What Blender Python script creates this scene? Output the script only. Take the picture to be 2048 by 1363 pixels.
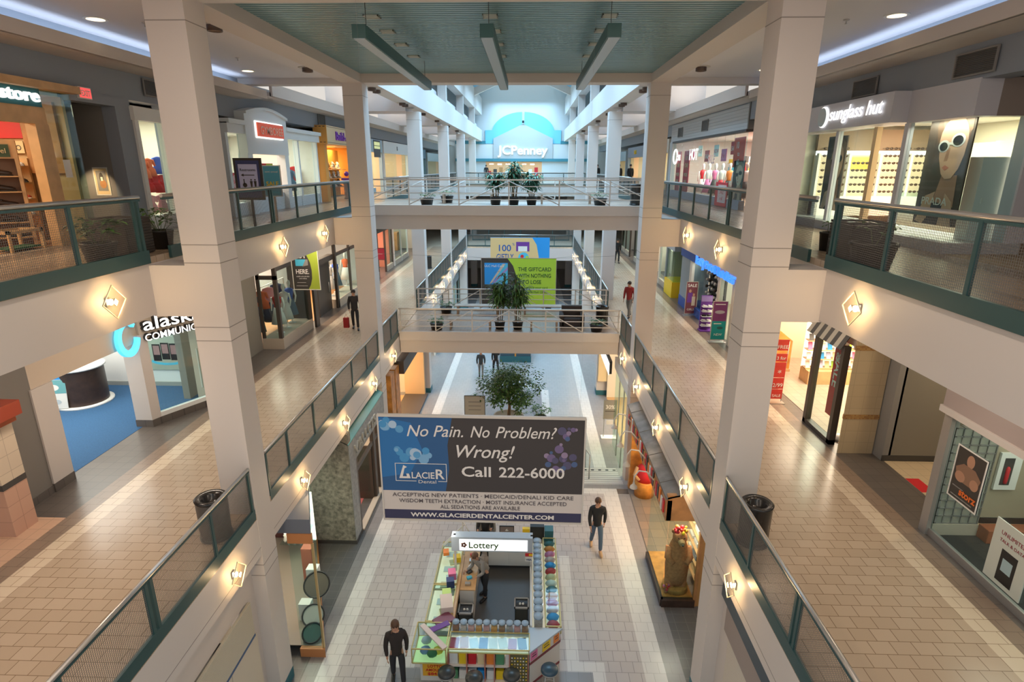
import bpy, bmesh, math, random
from mathutils import Vector, Matrix
PI = math.pi
random.seed(7)
for _o in list(bpy.data.objects): bpy.data.objects.remove(_o)
SC = bpy.context.scene
COL = SC.collection

# ------------------------------------------------------------------ camera
cam_d = bpy.data.cameras.new('camera'); cam = bpy.data.objects.new('camera', cam_d); COL.objects.link(cam)
cam_d.sensor_fit = 'HORIZONTAL'; cam_d.sensor_width = 36.0; cam_d.lens = 1174.955 * 36 / 2048
cam_d.shift_y = 15.14 / 2048; cam_d.clip_start = 0.1; cam_d.clip_end = 400
cam.matrix_world = (Matrix.Translation((0.8152, 0.0, 11.95)) @ Matrix.Rotation(0.0284, 4, 'Z')
                    @ Matrix.Rotation(PI / 2 - 0.2997, 4, 'X') @ Matrix.Rotation(0.0024, 4, 'Z'))
SC.camera = cam

# ------------------------------------------------------------------ view, world, large lights
SC.view_settings.view_transform = 'Standard'; SC.view_settings.look = 'None'
SC.view_settings.exposure = 0.0; SC.view_settings.gamma = 1.0; SC.view_settings.use_curve_mapping = False
SC.cycles.max_bounces = 7; SC.cycles.diffuse_bounces = 4; SC.cycles.glossy_bounces = 3; SC.cycles.transmission_bounces = 4
SC.cycles.transparent_max_bounces = 16; SC.cycles.sample_clamp_indirect = 4.0; SC.cycles.caustics_reflective = False
SC.cycles.caustics_refractive = False; SC.cycles.use_denoising = True
wd = bpy.data.worlds.new('daylight'); SC.world = wd; wd.use_nodes = True
nt = wd.node_tree; nt.nodes.clear()
_tc = nt.nodes.new('ShaderNodeTexCoord'); _sx = nt.nodes.new('ShaderNodeSeparateXYZ'); _rp = nt.nodes.new('ShaderNodeValToRGB')
_bg = nt.nodes.new('ShaderNodeBackground'); _ow = nt.nodes.new('ShaderNodeOutputWorld')
nt.links.new(_tc.outputs['Generated'], _sx.inputs[0]); nt.links.new(_sx.outputs['Z'], _rp.inputs[0])
_rp.color_ramp.elements[0].position = 0.0; _rp.color_ramp.elements[0].color = (1.0, 0.86, 0.74, 1)  # warm horizon added as fill through the open end behind the camera
_rp.color_ramp.elements[1].position = 0.6; _rp.color_ramp.elements[1].color = (0.45, 0.8, 1.0, 1)
nt.links.new(_rp.outputs[0], _bg.inputs[0]); _bg.inputs[1].default_value = 0.85
nt.links.new(_bg.outputs[0], _ow.inputs[0])

def area(name, loc, rot, sx, sy, power, color, spread=PI):
    d = bpy.data.lights.new(name, 'AREA'); d.shape = 'RECTANGLE'; d.size = sx; d.size_y = sy
    d.energy = power; d.color = color; d.spread = spread
    o = bpy.data.objects.new(name, d); COL.objects.link(o); o.location = loc; o.rotation_euler = rot
    return o
DAY = (0.42, 0.72, 1.0); WARM = (1.0, 0.83, 0.66); COOL = (0.62, 0.78, 1.0); CREAM = (1.0, 0.90, 0.74)
# daylight through the skylight bays over the far atrium
for _y in (26, 36.5, 46.5, 57, 67): area('skylight_daylight', (0, _y, 19.2), (0, 0, 0), 7.0, 8.0, 1500, DAY, 2.6)
# fluorescent troughs along the ceilings of the upper gallery: near bays, then far bays
for _s in (-1, 1):
    area('cove_tube_light', (_s * 8.3, 11.5, 14.30), (PI, _s * 0.95, 0), 0.26, 17, 62, COOL)
    for _y in (26, 36, 46, 57): area('cove_tube_light', (_s * 8.2, _y, 14.62), (PI, 0, 0), 0.3, 8, 150, CREAM)
# ceiling panels of the gallery walks, one row per storey and side
for _s in (-1, 1):
    for _y, _p in ((5, 55), (9, 55), (13, 50), (17, 45), (21, 40), (26, 40), (32, 40), (40, 40), (48, 40)):
        area('walkway_ceiling_light', (_s * 7.2, _y, 9.33), (0, 0, 0), 0.5, 1.2, _p * (0.55 if _s > 0 and _y < 20 else 1.2 if _y < 20 else 1.05), WARM)
        area('walkway_ceiling_light', (_s * 5.6, _y, 4.22), (0, 0, 0), 0.4, 1.2, _p * 0.35, WARM)
# tube lamps over the near hall, above the picture, at the mouth of the next bay
for _x in (-3.0, 3.0): area('hall_tube_light', (_x, 5.0, 14.45), (0, 0, 0), 0.3, 7.0, 150, WARM)

# ------------------------------------------------------------------ materials
MATS = {}
def P(name, col, rough=0.55, metal=0.0, emit=0.0, spec=0.5, alpha=1.0, noise=0.0, nscale=4.0, ecol=None):
    if name in MATS: return MATS[name]
    m = bpy.data.materials.new(name); m.use_nodes = True; b = m.node_tree.nodes['Principled BSDF']
    c = tuple(col) + (1,)
    b.inputs['Base Color'].default_value = c; b.inputs['Roughness'].default_value = rough; b.inputs['Metallic'].default_value = metal
    b.inputs['Specular IOR Level'].default_value = spec
    if emit: b.inputs['Emission Color'].default_value = (tuple(ecol) + (1,)) if ecol else c; b.inputs['Emission Strength'].default_value = emit
    if alpha < 1: b.inputs['Alpha'].default_value = alpha
    if noise:
        t = m.node_tree; n = t.nodes.new('ShaderNodeTexNoise'); n.inputs['Scale'].default_value = nscale; n.inputs['Detail'].default_value = 4
        tc = t.nodes.new('ShaderNodeTexCoord'); r = t.nodes.new('ShaderNodeValToRGB')
        r.color_ramp.elements[0].position = 0.3; r.color_ramp.elements[1].position = 0.7
        r.color_ramp.elements[0].color = tuple(x * (1 - noise) for x in col) + (1,)
        r.color_ramp.elements[1].color = tuple(min(1, x * (1 + noise)) for x in col) + (1,)
        t.links.new(tc.outputs['Object'], n.inputs['Vector']); t.links.new(n.outputs['Fac'], r.inputs[0]); t.links.new(r.outputs[0], b.inputs['Base Color'])
    MATS[name] = m; return m
def TILE(name, c1, c2, grout, w=0.3, h=0.3, mortar=0.006, rough=0.28, plane='xy', off=0.5):
    if name in MATS: return MATS[name]
    m = P(name, c1, rough); t = m.node_tree; b = t.nodes['Principled BSDF']
    tc = t.nodes.new('ShaderNodeTexCoord'); br = t.nodes.new('ShaderNodeTexBrick'); mp = t.nodes.new('ShaderNodeMapping')
    if plane == 'xz': mp.inputs['Rotation'].default_value = (PI / 2, 0, 0)
    src = tc.outputs['Object']
    if plane == 'yz':
        s = t.nodes.new('ShaderNodeSeparateXYZ'); cb = t.nodes.new('ShaderNodeCombineXYZ'); t.links.new(src, s.inputs[0])
        t.links.new(s.outputs['Y'], cb.inputs['X']); t.links.new(s.outputs['Z'], cb.inputs['Y']); src = cb.outputs[0]
    elif plane == 'xz':
        s = t.nodes.new('ShaderNodeSeparateXYZ'); cb = t.nodes.new('ShaderNodeCombineXYZ'); t.links.new(src, s.inputs[0])
        t.links.new(s.outputs['X'], cb.inputs['X']); t.links.new(s.outputs['Z'], cb.inputs['Y']); src = cb.outputs[0]
    br.inputs['Color1'].default_value = tuple(c1) + (1,); br.inputs['Color2'].default_value = tuple(c2) + (1,); br.inputs['Mortar'].default_value = tuple(grout) + (1,)
    br.inputs['Scale'].default_value = 1.0; br.inputs['Mortar Size'].default_value = mortar; br.inputs['Brick Width'].default_value = w; br.inputs['Row Height'].default_value = h
    br.offset = off; br.inputs['Mortar Smooth'].default_value = 0.1
    t.links.new(src, br.inputs['Vector']); t.links.new(br.outputs['Color'], b.inputs['Base Color'])
    return m
def GLASS(name, tint=(0.85, 0.95, 0.95), gloss=0.03):
    if name in MATS: return MATS[name]
    m = bpy.data.materials.new(name); m.use_nodes = True; t = m.node_tree; t.nodes.clear()
    tr = t.nodes.new('ShaderNodeBsdfTransparent'); gl = t.nodes.new('ShaderNodeBsdfGlossy'); mx = t.nodes.new('ShaderNodeMixShader'); o = t.nodes.new('ShaderNodeOutputMaterial')
    mx.inputs[0].default_value = gloss
    tr.inputs[0].default_value = tuple(tint) + (1,); gl.inputs['Roughness'].default_value = 0.03; gl.inputs[0].default_value = (1, 1, 1, 1)
    t.links.new(tr.outputs[0], mx.inputs[1]); t.links.new(gl.outputs[0], mx.inputs[2]); t.links.new(mx.outputs[0], o.inputs[0])
    MATS[name] = m; return m

WHITE = P('paint_white', (0.63, 0.575, 0.54), 0.6)
CEIL = P('paint_ceiling', (0.72, 0.70, 0.73), 0.7)
BRIGHT = P('clean_white', (0.82, 0.82, 0.80), 0.45)
GROOVE = P('groove_shadow_gap', (0.30, 0.27, 0.25), 0.8)
TEAL = P('teal_enamel', (0.026, 0.075, 0.078), 0.4)
TEALB = P('teal_light', (0.03, 0.14, 0.17), 0.45)
STEEL = P('brushed_steel', (0.55, 0.53, 0.51), 0.32, 0.85)
WIRE = P('wire_grey', (0.16, 0.15, 0.14), 0.5, 0.3)
BLACK = P('black', (0.015, 0.015, 0.017), 0.4)
DARK = P('dark_grey', (0.06, 0.055, 0.052), 0.5)
GREYBLUE = P('paint_bluegrey', (0.29, 0.33, 0.39), 0.65)
GREY = P('paint_grey', (0.27, 0.26, 0.25), 0.65)
GREEN_C = P('green_metal_ceiling', (0.21, 0.35, 0.37), 0.35, 0.2)
RED = P('red', (0.62, 0.02, 0.03), 0.45); ORANGE = P('orange', (0.85, 0.25, 0.04), 0.5); YELLOW = P('yellow', (0.9, 0.62, 0.02), 0.5)
LIME = P('lime', (0.42, 0.66, 0.05), 0.5); SKYB = P('sky_blue', (0.02, 0.30, 0.75), 0.45); CYAN = P('cyan', (0.08, 0.5, 0.72), 0.45)
NAVY = P('navy', (0.02, 0.035, 0.14), 0.5); PURPLE = P('purple', (0.16, 0.04, 0.30), 0.5); PINK = P('pink', (0.75, 0.2, 0.4), 0.5)
CREAMP = P('cream', (0.78, 0.62, 0.36), 0.55); TAN = P('tan_card', (0.62, 0.44, 0.25), 0.6); PAPER = P('paper_white', (0.82, 0.80, 0.76), 0.6)
WOOD = P('oak', (0.45, 0.22, 0.085), 0.45, noise=0.25, nscale=3); WOODL = P('pale_oak', (0.62, 0.38, 0.18), 0.45, noise=0.15, nscale=3)
WOODD = P('dark_wood', (0.045, 0.025, 0.018), 0.4, noise=0.3, nscale=5)
HONEY = P('honey_pine', (0.60, 0.26, 0.05), 0.45, noise=0.3, nscale=4)
GL = GLASS('clear_glass'); GLG = GLASS('greenish_glass', (0.80, 0.92, 0.88), 0.06)
LITW = P('lit_white_sign', (1, 1, 1), 0.5, emit=1.15, ecol=(1, 0.98, 0.94)); LITWARM = P('lit_warm', (1, 0.85, 0.6), 0.5, emit=3.0, ecol=(1, 0.8, 0.5))
LITCY = P('lit_cyan', (0.2, 0.8, 1), 0.5, emit=1.1, ecol=(0.06, 0.55, 0.95)); BULB = P('bulb', (1, 0.9, 0.7), 0.5, emit=24, ecol=(1, 0.80, 0.45))
LITBLUE = P('lit_blue', (0.1, 0.3, 1), 0.5, emit=1.1, ecol=(0.03, 0.22, 1.0)); LITRED = P('lit_red', (1, 0.1, 0.1), 0.5, emit=0.9, ecol=(1.0, 0.10, 0.10))
LITPANEL = P('lit_panel', (1, 0.95, 0.85), 0.5, emit=1.1, ecol=(1, 0.93, 0.78))
LITTRAY = P('lit_tray', (0.9, 0.8, 0.6), 0.5, emit=0.35, ecol=(1, 0.86, 0.6))
SKIN = P('skin', (0.55, 0.30, 0.20), 0.5); HAIR = P('dark_hair', (0.025, 0.015, 0.01), 0.5)

# ------------------------------------------------------------------ mesh helpers
class B:
    def __init__(s): s.bm = bmesh.new(); s.m = []
    def mi(s, m):
        if m not in s.m: s.m.append(m)
        return s.m.index(m)
    def face(s, m, pts):
        f = s.bm.faces.new([s.bm.verts.new(p) for p in pts]); f.material_index = s.mi(m); return f
    def hexa(s, m, p):
        v = [s.bm.verts.new(q) for q in p]; k = s.mi(m)
        for i in ((3, 2, 1, 0), (4, 5, 6, 7), (0, 1, 5, 4), (1, 2, 6, 5), (2, 3, 7, 6), (3, 0, 4, 7)):
            f = s.bm.faces.new([v[j] for j in i]); f.material_index = k
        return s
    def box(s, m, x0, x1, y0, y1, z0, z1):
        x0, x1 = min(x0, x1), max(x0, x1); y0, y1 = min(y0, y1), max(y0, y1); z0, z1 = min(z0, z1), max(z0, z1)
        s.hexa(m, [(x0, y0, z0), (x1, y0, z0), (x1, y1, z0), (x0, y1, z0), (x0, y0, z1), (x1, y0, z1), (x1, y1, z1), (x0, y1, z1)]); return s
    def prism(s, m, pts, d):
        d = Vector(d); k = s.mi(m); n = len(pts)
        a = [s.bm.verts.new(p) for p in pts]; b = [s.bm.verts.new(Vector(p) + d) for p in pts]
        fs = [s.bm.faces.new(a[::-1]), s.bm.faces.new(b)]
        for i in range(n): fs.append(s.bm.faces.new((a[i], a[(i + 1) % n], b[(i + 1) % n], b[i])))
        for f in fs: f.material_index = k
        return s
    def tube(s, m, pts, r, n=8, r2=None, cap=True, smooth=True):
        pts = [Vector(p) for p in pts]; k = s.mi(m); rings = []; N = len(pts); pu = None
        for i, p in enumerate(pts):
            t = (pts[min(i + 1, N - 1)] - pts[max(i - 1, 0)]).normalized()
            if pu is None: pu = t.orthogonal().normalized()
            u = (pu - t * pu.dot(t)); u = u.normalized() if u.length > 1e-6 else t.orthogonal().normalized(); pu = u; w = t.cross(u)
            rr = (r[i] if isinstance(r, (list, tuple)) else (r + (r2 - r) * i / (N - 1) if r2 is not None else r))
            rings.append([s.bm.verts.new(p + (u * math.cos(2 * PI * j / n) + w * math.sin(2 * PI * j / n)) * rr) for j in range(n)])
        for a, b in zip(rings, rings[1:]):
            for j in range(n):
                f = s.bm.faces.new((a[j], a[(j + 1) % n], b[(j + 1) % n], b[j])); f.material_index = k; f.smooth = smooth
        if cap:
            for f in (s.bm.faces.new(rings[0][::-1]), s.bm.faces.new(rings[-1])): f.material_index = k
        return s
    def lathe(s, m, prof, c=(0, 0, 0), n=16, sx=1, sy=1, smooth=True, top=True, bot=True):
        k = s.mi(m); rings = []
        for r, z in prof: rings.append([s.bm.verts.new((c[0] + sx * r * math.cos(2 * PI * j / n), c[1] + sy * r * math.sin(2 * PI * j / n), c[2] + z)) for j in range(n)])
        for a, b in zip(rings, rings[1:]):
            for j in range(n):
                f = s.bm.faces.new((a[j], a[(j + 1) % n], b[(j + 1) % n], b[j])); f.material_index = k; f.smooth = smooth
        if bot and prof[0][0] > 1e-4: s.bm.faces.new(rings[0][::-1]).material_index = k
        if top and prof[-1][0] > 1e-4: s.bm.faces.new(rings[-1]).material_index = k
        return s
    def ball(s, m, c, r, n=10, q=7):
        if not isinstance(r, (tuple, list)): r = (r, r, r)
        k = s.mi(m); g = []
        for i in range(q + 1):
            th = PI * i / q
            g.append([s.bm.verts.new((c[0] + r[0] * math.sin(th) * math.cos(2 * PI * j / n), c[1] + r[1] * math.sin(th) * math.sin(2 * PI * j / n), c[2] - r[2] * math.cos(th))) for j in range(n)] if 0 < i < q
                     else [s.bm.verts.new((c[0], c[1], c[2] - r[2] * math.cos(th)))])
        for a, b in zip(g, g[1:]):
            for j in range(n):
                j2 = (j + 1) % n
                v = (a[0], b[j2], b[j]) if len(a) == 1 else ((a[j], a[j2], b[0]) if len(b) == 1 else (a[j], a[j2], b[j2], b[j]))
                f = s.bm.faces.new(v); f.material_index = k; f.smooth = True
        return s
    def done(s, name, parent=None, loc=None, local=False, kind=None, bevel=0):
        """link the mesh; world coordinates are made relative to the (unrotated) parent unless local"""
        if kind == 'structure':
            w = name.split('_'); e = [w.pop()] if w[-1] in ('left', 'right', 'near', 'far') else []
            name = '_'.join(w[1:] + w[:1] + e)
        off = Vector((0, 0, 0))
        if parent is not None and not local: off = WLOC.get(parent.name, Vector((0, 0, 0)))
        if loc is not None and parent is None: off = Vector(loc)
        if off.length: bmesh.ops.translate(s.bm, verts=s.bm.verts, vec=-off)
        bmesh.ops.recalc_face_normals(s.bm, faces=s.bm.faces)
        me = bpy.data.meshes.new(name); s.bm.to_mesh(me); s.bm.free()
        for m in s.m: me.materials.append(m)
        o = bpy.data.objects.new(name, me); COL.objects.link(o)
        if parent is not None: o.parent = parent; WLOC[o.name] = off.copy()
        elif loc is not None: o.location = loc; WLOC[o.name] = off.copy()
        if kind: o['kind'] = kind
        if bevel:
            md = o.modifiers.new('edge', 'BEVEL'); md.width = bevel; md.segments = 2; md.limit_method = 'ANGLE'
        return o
WLOC = {}
ORD = ('first', 'second', 'third', 'fourth', 'fifth', 'sixth', 'seventh', 'eighth', 'ninth', 'tenth', 'eleventh')
def tag(o, label, cat, group=None):
    o['label'] = label; o['category'] = cat
    if group: o['group'] = group
    return o
def thing(name, label, cat, loc=(0, 0, 0), rz=0, group=None):
    o = bpy.data.objects.new(name, None); COL.objects.link(o); o.location = loc; o.rotation_euler = (0, 0, rz); o.empty_display_size = 0.1
    WLOC[o.name] = Vector(loc); return tag(o, label, cat, group)
def dup(root, loc, rz=None, label=None, group=None, sc=None):
    r = root.copy(); COL.objects.link(r); r.location = loc
    if rz is not None: r.rotation_euler = (0, 0, rz)
    if sc: r.scale = (sc, sc, sc)
    if label: r['label'] = label
    if group: r['group'] = group
    for ch in list(root.children):
        c = ch.copy(); COL.objects.link(c); c.parent = r
        for g in list(ch.children):
            d = g.copy(); COL.objects.link(d); d.parent = c
    return r
class F:
    """a flat frame: origin, right, up; normal = right x up"""
    def __init__(s, o, r, u=(0, 0, 1)): s.o = Vector(o); s.r = Vector(r).normalized(); s.u = Vector(u).normalized(); s.n = s.r.cross(s.u)
    def p(s, a, b, c=0): return s.o + s.r * a + s.u * b + s.n * c
    def rect(s, a0, a1, b0, b1, c=0): return [s.p(a0, b0, c), s.p(a1, b0, c), s.p(a1, b1, c), s.p(a0, b1, c)]
    def ell(s, a, b, ra, rb, c=0, n=18, t0=0, t1=2 * PI): return [s.p(a + ra * math.cos(t0 + (t1 - t0) * i / n), b + rb * math.sin(t0 + (t1 - t0) * i / n), c) for i in range(n + (1 if t1 - t0 < 6.2 else 0))]
def slab(b, m, fr, a0, a1, b0, b1, c0, c1): b.prism(m, fr.rect(a0, a1, b0, b1, c0), fr.n * (c1 - c0))
def txt(name, s, fr, a, b, size, m, parent=None, c=0.004, ext=0.004, bold=0.0, shear=0.0, align='CENTER', width=None):
    d = bpy.data.curves.new(name, 'FONT'); d.body = s; d.size = size; d.extrude = ext; d.offset = bold * size; d.shear = shear
    d.align_x = align; d.align_y = 'BOTTOM_BASELINE'; d.resolution_u = 3; d.materials.append(m)
    o = bpy.data.objects.new(name, d); COL.objects.link(o)
    mt = Matrix((fr.r, fr.u, fr.n)).transposed().to_4x4(); loc = fr.p(a, b, c)
    sx = 1.0
    if width:
        tm = o.to_mesh(); w = (max(v.co.x for v in tm.vertices) - min(v.co.x for v in tm.vertices)); o.to_mesh_clear()
        if w > 1e-6: sx = width / w
    if parent is not None:
        loc = loc - WLOC.get(parent.name, Vector((0, 0, 0)))
    me = bpy.data.meshes.new_from_object(o); me.name = name; r = bpy.data.objects.new(name, me); COL.objects.link(r)
    if parent is not None: r.parent = parent
    bpy.data.objects.remove(o); bpy.data.curves.remove(d)
    mt = Matrix.Translation(loc) @ mt @ Matrix.Diagonal((sx, 1, 1, 1))
    me.transform(mt.to_3x3().to_4x4()); r.location = loc
    return r
# ------------------------------------------------------------------ floors and slabs
L1N, L1F, L2, L3 = 0.4, -0.25, 5.2, 10.4
T_FIELD = TILE('hall_tile_field', (0.50, 0.455, 0.44), (0.46, 0.415, 0.40), (0.26, 0.23, 0.22), w=0.3, h=0.33, mortar=0.007)
T_EDGE = TILE('hall_tile_pale', (0.66, 0.63, 0.60), (0.63, 0.60, 0.57), (0.45, 0.42, 0.40), w=0.3, h=0.33)
T_GREY = TILE('hall_tile_grey', (0.27, 0.255, 0.255), (0.25, 0.235, 0.235), (0.20, 0.19, 0.185), w=0.3, h=0.33)
T_DARK = TILE('hall_tile_dark', (0.12, 0.115, 0.115), (0.10, 0.10, 0.10), (0.17, 0.165, 0.16), w=0.3, h=0.3, off=0.0)
T_UP = TILE('gallery_tile_field', (0.47, 0.355, 0.255), (0.43, 0.32, 0.225), (0.22, 0.145, 0.09), w=0.32, h=0.25, mortar=0.006, rough=0.25)
T_UPE = TILE('gallery_tile_pale', (0.62, 0.50, 0.37), (0.60, 0.48, 0.35), (0.34, 0.25, 0.17), w=0.32, h=0.25, rough=0.25)
T_UPB = TILE('gallery_tile_brown', (0.26, 0.185, 0.135), (0.24, 0.17, 0.125), (0.15, 0.105, 0.075), w=0.32, h=0.25, rough=0.3)
T_UPD = TILE('gallery_tile_dark', (0.135, 0.115, 0.10), (0.12, 0.10, 0.088), (0.075, 0.065, 0.06), w=0.3, h=0.3, off=0, rough=0.3)
T_SLATE = TILE('slate_rust_tile', (0.28, 0.21, 0.16), (0.17, 0.155, 0.14), (0.10, 0.09, 0.08), w=0.45, h=0.45, off=0, rough=0.4)
def strips(b, edges, mats, y0, y1, z0, z1, mirror=False):
    for (xa, xb), m in zip(zip(edges, edges[1:]), mats):
        b.box(m, xa, xb, y0, y1, z0, z1)
b = B()
strips(b, [-14, -4.45, -4.12, -3.68, 3.68, 4.2, 4.62, 14], [T_DARK, T_GREY, T_EDGE, T_FIELD, T_EDGE, T_GREY, T_DARK], 2, 19.3, 0.0, L1N)
b.box(T_EDGE, -4.12, 4.2, 19.3, 19.66, 0.0, L1N); b.box(T_GREY, -4.6, 4.62, 19.66, 19.98, 0, L1N); b.box(T_DARK, -14, -4.6, 19.3, 19.98, 0, L1N); b.box(T_SLATE, 4.62, 14, 19.3, 19.98, 0, L1N)
b.box(T_SLATE, 4.66, 8, 13.7, 19.3, L1N, L1N + 0.004)
b.box(T_GREY, -2.45, 2.45, 8, 11.2, L1N, L1N + 0.003)
for s in (-1, 1):
    for q in ((1.85, 2.15, 11.5, 15.6), (1.85, 2.75, 11.2, 11.5), (2.45, 2.75, 8, 11.2)): b.box(T_EDGE, s * q[0], s * q[1], q[2], q[3], L1N, L1N + 0.003)
b.done('floor_hall_near', kind='structure')
b = B()
NOSE = P('step_nosing', (0.66, 0.62, 0.58), 0.5); RISE = P('step_tread', (0.36, 0.33, 0.31), 0.5)
for i in range(4):
    z = L1N - 0.13 * (i + 1); y = 19.98 + 0.56 * i
    b.box(RISE, -14, 14, y, y + 0.56, -0.6, z)
    for k in range(4): b.box(NOSE, -4.4, 4.55, y + 0.03 + 0.135 * k, y + 0.11 + 0.135 * k, z, z + 0.004)
for k in range(30): b.box(BLACK, -4.3 + 0.3 * k, -4.18 + 0.3 * k, 21.98, 22.08, L1N - 0.52, L1N - 0.515)
b.done('floor_hall_steps', kind='structure')
b = B()
T_FARM = TILE('hall_tile_mid', (0.40, 0.40, 0.40), (0.375, 0.375, 0.375), (0.30, 0.30, 0.30), w=0.3, h=0.33)
strips(b, [-14, -4.45, -4.12, -3.68, 3.68, 4.2, 4.62, 14], [T_GREY, T_GREY, T_EDGE, T_FARM, T_EDGE, T_GREY, T_GREY], 22.22, 74, -0.7, L1F)
b.box(T_GREY, -2.1, 1.6, 26.3, 31.5, L1F, L1F + 0.004); b.box(T_EDGE, 1.6, 2.0, 26.3, 31.5, L1F, L1F + 0.004)
b.done('floor_hall_far', kind='structure')
for s, nm in ((-1, 'left'), (1, 'right')):
    b = B(); z0, z1 = 4.25, L2
    e = [s * v for v in (4.665, 7.68, 8.06, 8.42, 9.6, 15.5)]; ms = [T_UP, T_UPE, T_UPB, T_UPD, P('shop_carpet_grey', (0.10, 0.10, 0.105), 0.9)]
    for (xa, xb), m in zip(zip(e, e[1:]), ms): b.box(m, xa, xb, 2, 52.3, z1 - 0.12, z1)
    b.box(WHITE, s * 4.665, s * 15.5, 2, 52.3, z0, z1 - 0.12)
    b.box(GROOVE, s * 4.662, s * 4.7, 2, 52.3, 4.42, 4.432)
    b.done('floor_middle_gallery_' + nm, kind='structure')
    b = B(); z0, z1 = 9.37, L3
    e = [s * v for v in (5.96, 8.0, 8.6, 15.5)]; ms = [T_UP, T_UPB, P('shop_carpet_beige', (0.30, 0.22, 0.15), 0.9)]
    for (xa, xb), m in zip(zip(e, e[1:]), ms): b.box(m, xa, xb, 2, 56, z1 - 0.12, z1)
    b.box(WHITE, s * 5.96, s * 15.5, 2, 56, z0, z1 - 0.12)
    b.done('floor_upper_gallery_' + nm, kind='structure')
# end of the openings: decks crossing the hall
b = B(); b.box(T_UPE, -15.5, 15.5, 52.3, 74, L2 - 0.12, L2); b.box(WHITE, -15.5, 15.5, 52.3, 74, 4.0, L2 - 0.12); b.done('floor_middle_gallery_end', kind='structure')
b = B(); b.box(T_UPE, -15.5, 15.5, 56, 74, L3 - 0.12, L3); b.box(WHITE, -15.5, 15.5, 56, 74, 9.37, L3 - 0.12); b.done('floor_upper_gallery_end', kind='structure')

# ------------------------------------------------------------------ columns, beams, ceilings
COLY = [10.25, 20.55, 30.85, 41.15, 51.45, 61.75]
JOINTS = (14.15, 10.62, 10.3, 9.12, 8.86, 3.98, 3.72)
for i, y in enumerate(COLY):
    for s, sd in ((-1, 'left'), (1, 'right')):
        b = B(); x0, x1 = s * 4.66, s * 5.31; zb = L1N if y < 20 else L1F
        b.box(WHITE, x0, x1, y, y + 0.65, zb + 0.28, 14.54)
        b.box(TEALB, s * 4.652, s * 5.318, y - 0.008, y + 0.658, zb, zb + 0.28)
        for z in JOINTS: b.box(GROOVE, s * 4.656, s * 5.314, y - 0.004, y + 0.654, z, z + 0.014)
        b.box(WHITE, s * 5.31, s * 6.02, y, y + 0.65, 9.33, 10.26)       # stub beam to the upper slab edge
        if y > 21: b.box(WHITE, s * 4.70, s * 5.25, y + 0.05, y + 0.6, 15.9, 17.7)
        b.done('column_' + sd, kind='structure')
for s, sd in ((-1, 'left'), (1, 'right')):
    b = B(); b.box(WHITE, s * 4.66, s * 5.31, 2, 21.2, 14.54, 14.95); b.box(WHITE, s * 4.66, s * 5.31, 21.2, 71, 14.72, 15.92)
    b.done('beam_hall_' + sd, kind='structure')
    b = B(); b.box(WHITE, s * 4.66, s * 5.31, 21.2, 71, 17.5, 19.3); b.done('beam_clerestory_' + sd, kind='structure')
    b = B(); b.box(P('clerestory_grey', (0.42, 0.43, 0.43), 0.7), s * 6.4, s * 6.6, 21.2, 72, 15.6, 19.3); b.done('wall_clerestory_' + sd, kind='structure')
    # ceilings of the upper gallery
    b = B(); b.box(CEIL, s * 5.31, s * 9.2, 2, 20.55, 14.68, 14.9); b.done('ceiling_gallery_near_' + sd, kind='structure')
    b = B(); b.box(WHITE, s * 5.31, s * 9.2, 20.55, 21.1, 14.5, 16.6); b.done('beam_gallery_cross_' + sd, kind='structure')
    b = B(); b.box(CEIL, s * 5.31, s * 9.2, 21.1, 72, 16.4, 16.6)
    for y in COLY[2:]: b.box(CEIL, s * 5.31, s * 9.2, y - 0.1, y + 1.6, 14.55, 16.4)
    b.done('ceiling_gallery_far_' + sd, kind='structure')
    b = B(); b.box(WHITE, s * 7.85, s * 9.2, 2, 20.55, 14.06, 14.18); b.box(WHITE, s * 7.80, s * 7.88, 2, 20.55, 14.06, 14.30)
    b.box(WHITE, s * 7.9, s * 9.2, 21.1, 71, 14.2, 14.32); b.box(WHITE, s * 7.84, s * 7.94, 21.1, 71, 14.2, 14.6)
    b.done('ceiling_soffit_' + sd, kind='structure')
b = B(); b.box(WHITE, -4.66, 4.66, 20.55, 21.2, 14.54, 15.9); b.done('beam_hall_cross_far', kind='structure')
b = B(); b.box(WHITE, -4.66, 4.66, 10.25, 10.9, 14.54, 14.95); b.done('beam_hall_cross_near', kind='structure')
b = B(); b.box(GREEN_C, -4.66, 4.66, 10.9, 20.55, 14.86, 14.95)
y = 10.95
while y < 20.5:
    b.box(GREEN_C, -4.66, 4.66, y, y + 0.10, 14.80, 14.86); y += 0.145
b.done('ceiling_green_slats', kind='structure')
b = B(); b.box(CEIL, -4.66, 4.66, 2, 10.25, 14.86, 14.95); b.done('ceiling_near_bay', kind='structure')
# roof trusses and sloping roof of the far hall
RB = P('roof_blue', (0.25, 0.55, 0.72), 0.6)
b = B()
for s in (-1, 1): b.hexa(RB, [(s * 6.6, 21.2, 19.25), (s * 3.6, 21.2, 20.9), (s * 3.6, 72, 20.9), (s * 6.6, 72, 19.25), (s * 6.6, 21.2, 19.4), (s * 3.6, 21.2, 21.05), (s * 3.6, 72, 21.05), (s * 6.6, 72, 19.4)])
b.done('roof_slope', kind='structure')
for y in COLY[2:]:
    b = B()
    for s in (-1, 1): b.hexa(WHITE, [(s * 4.66, y, 18.6), (0, y, 20.6), (0, y + 0.5, 20.6), (s * 4.66, y + 0.5, 18.6), (s * 4.66, y, 19.3), (0, y, 21.3), (0, y + 0.5, 21.3), (s * 4.66, y + 0.5, 19.3)])
    b.done('beam_roof_gable', kind='structure')

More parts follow.
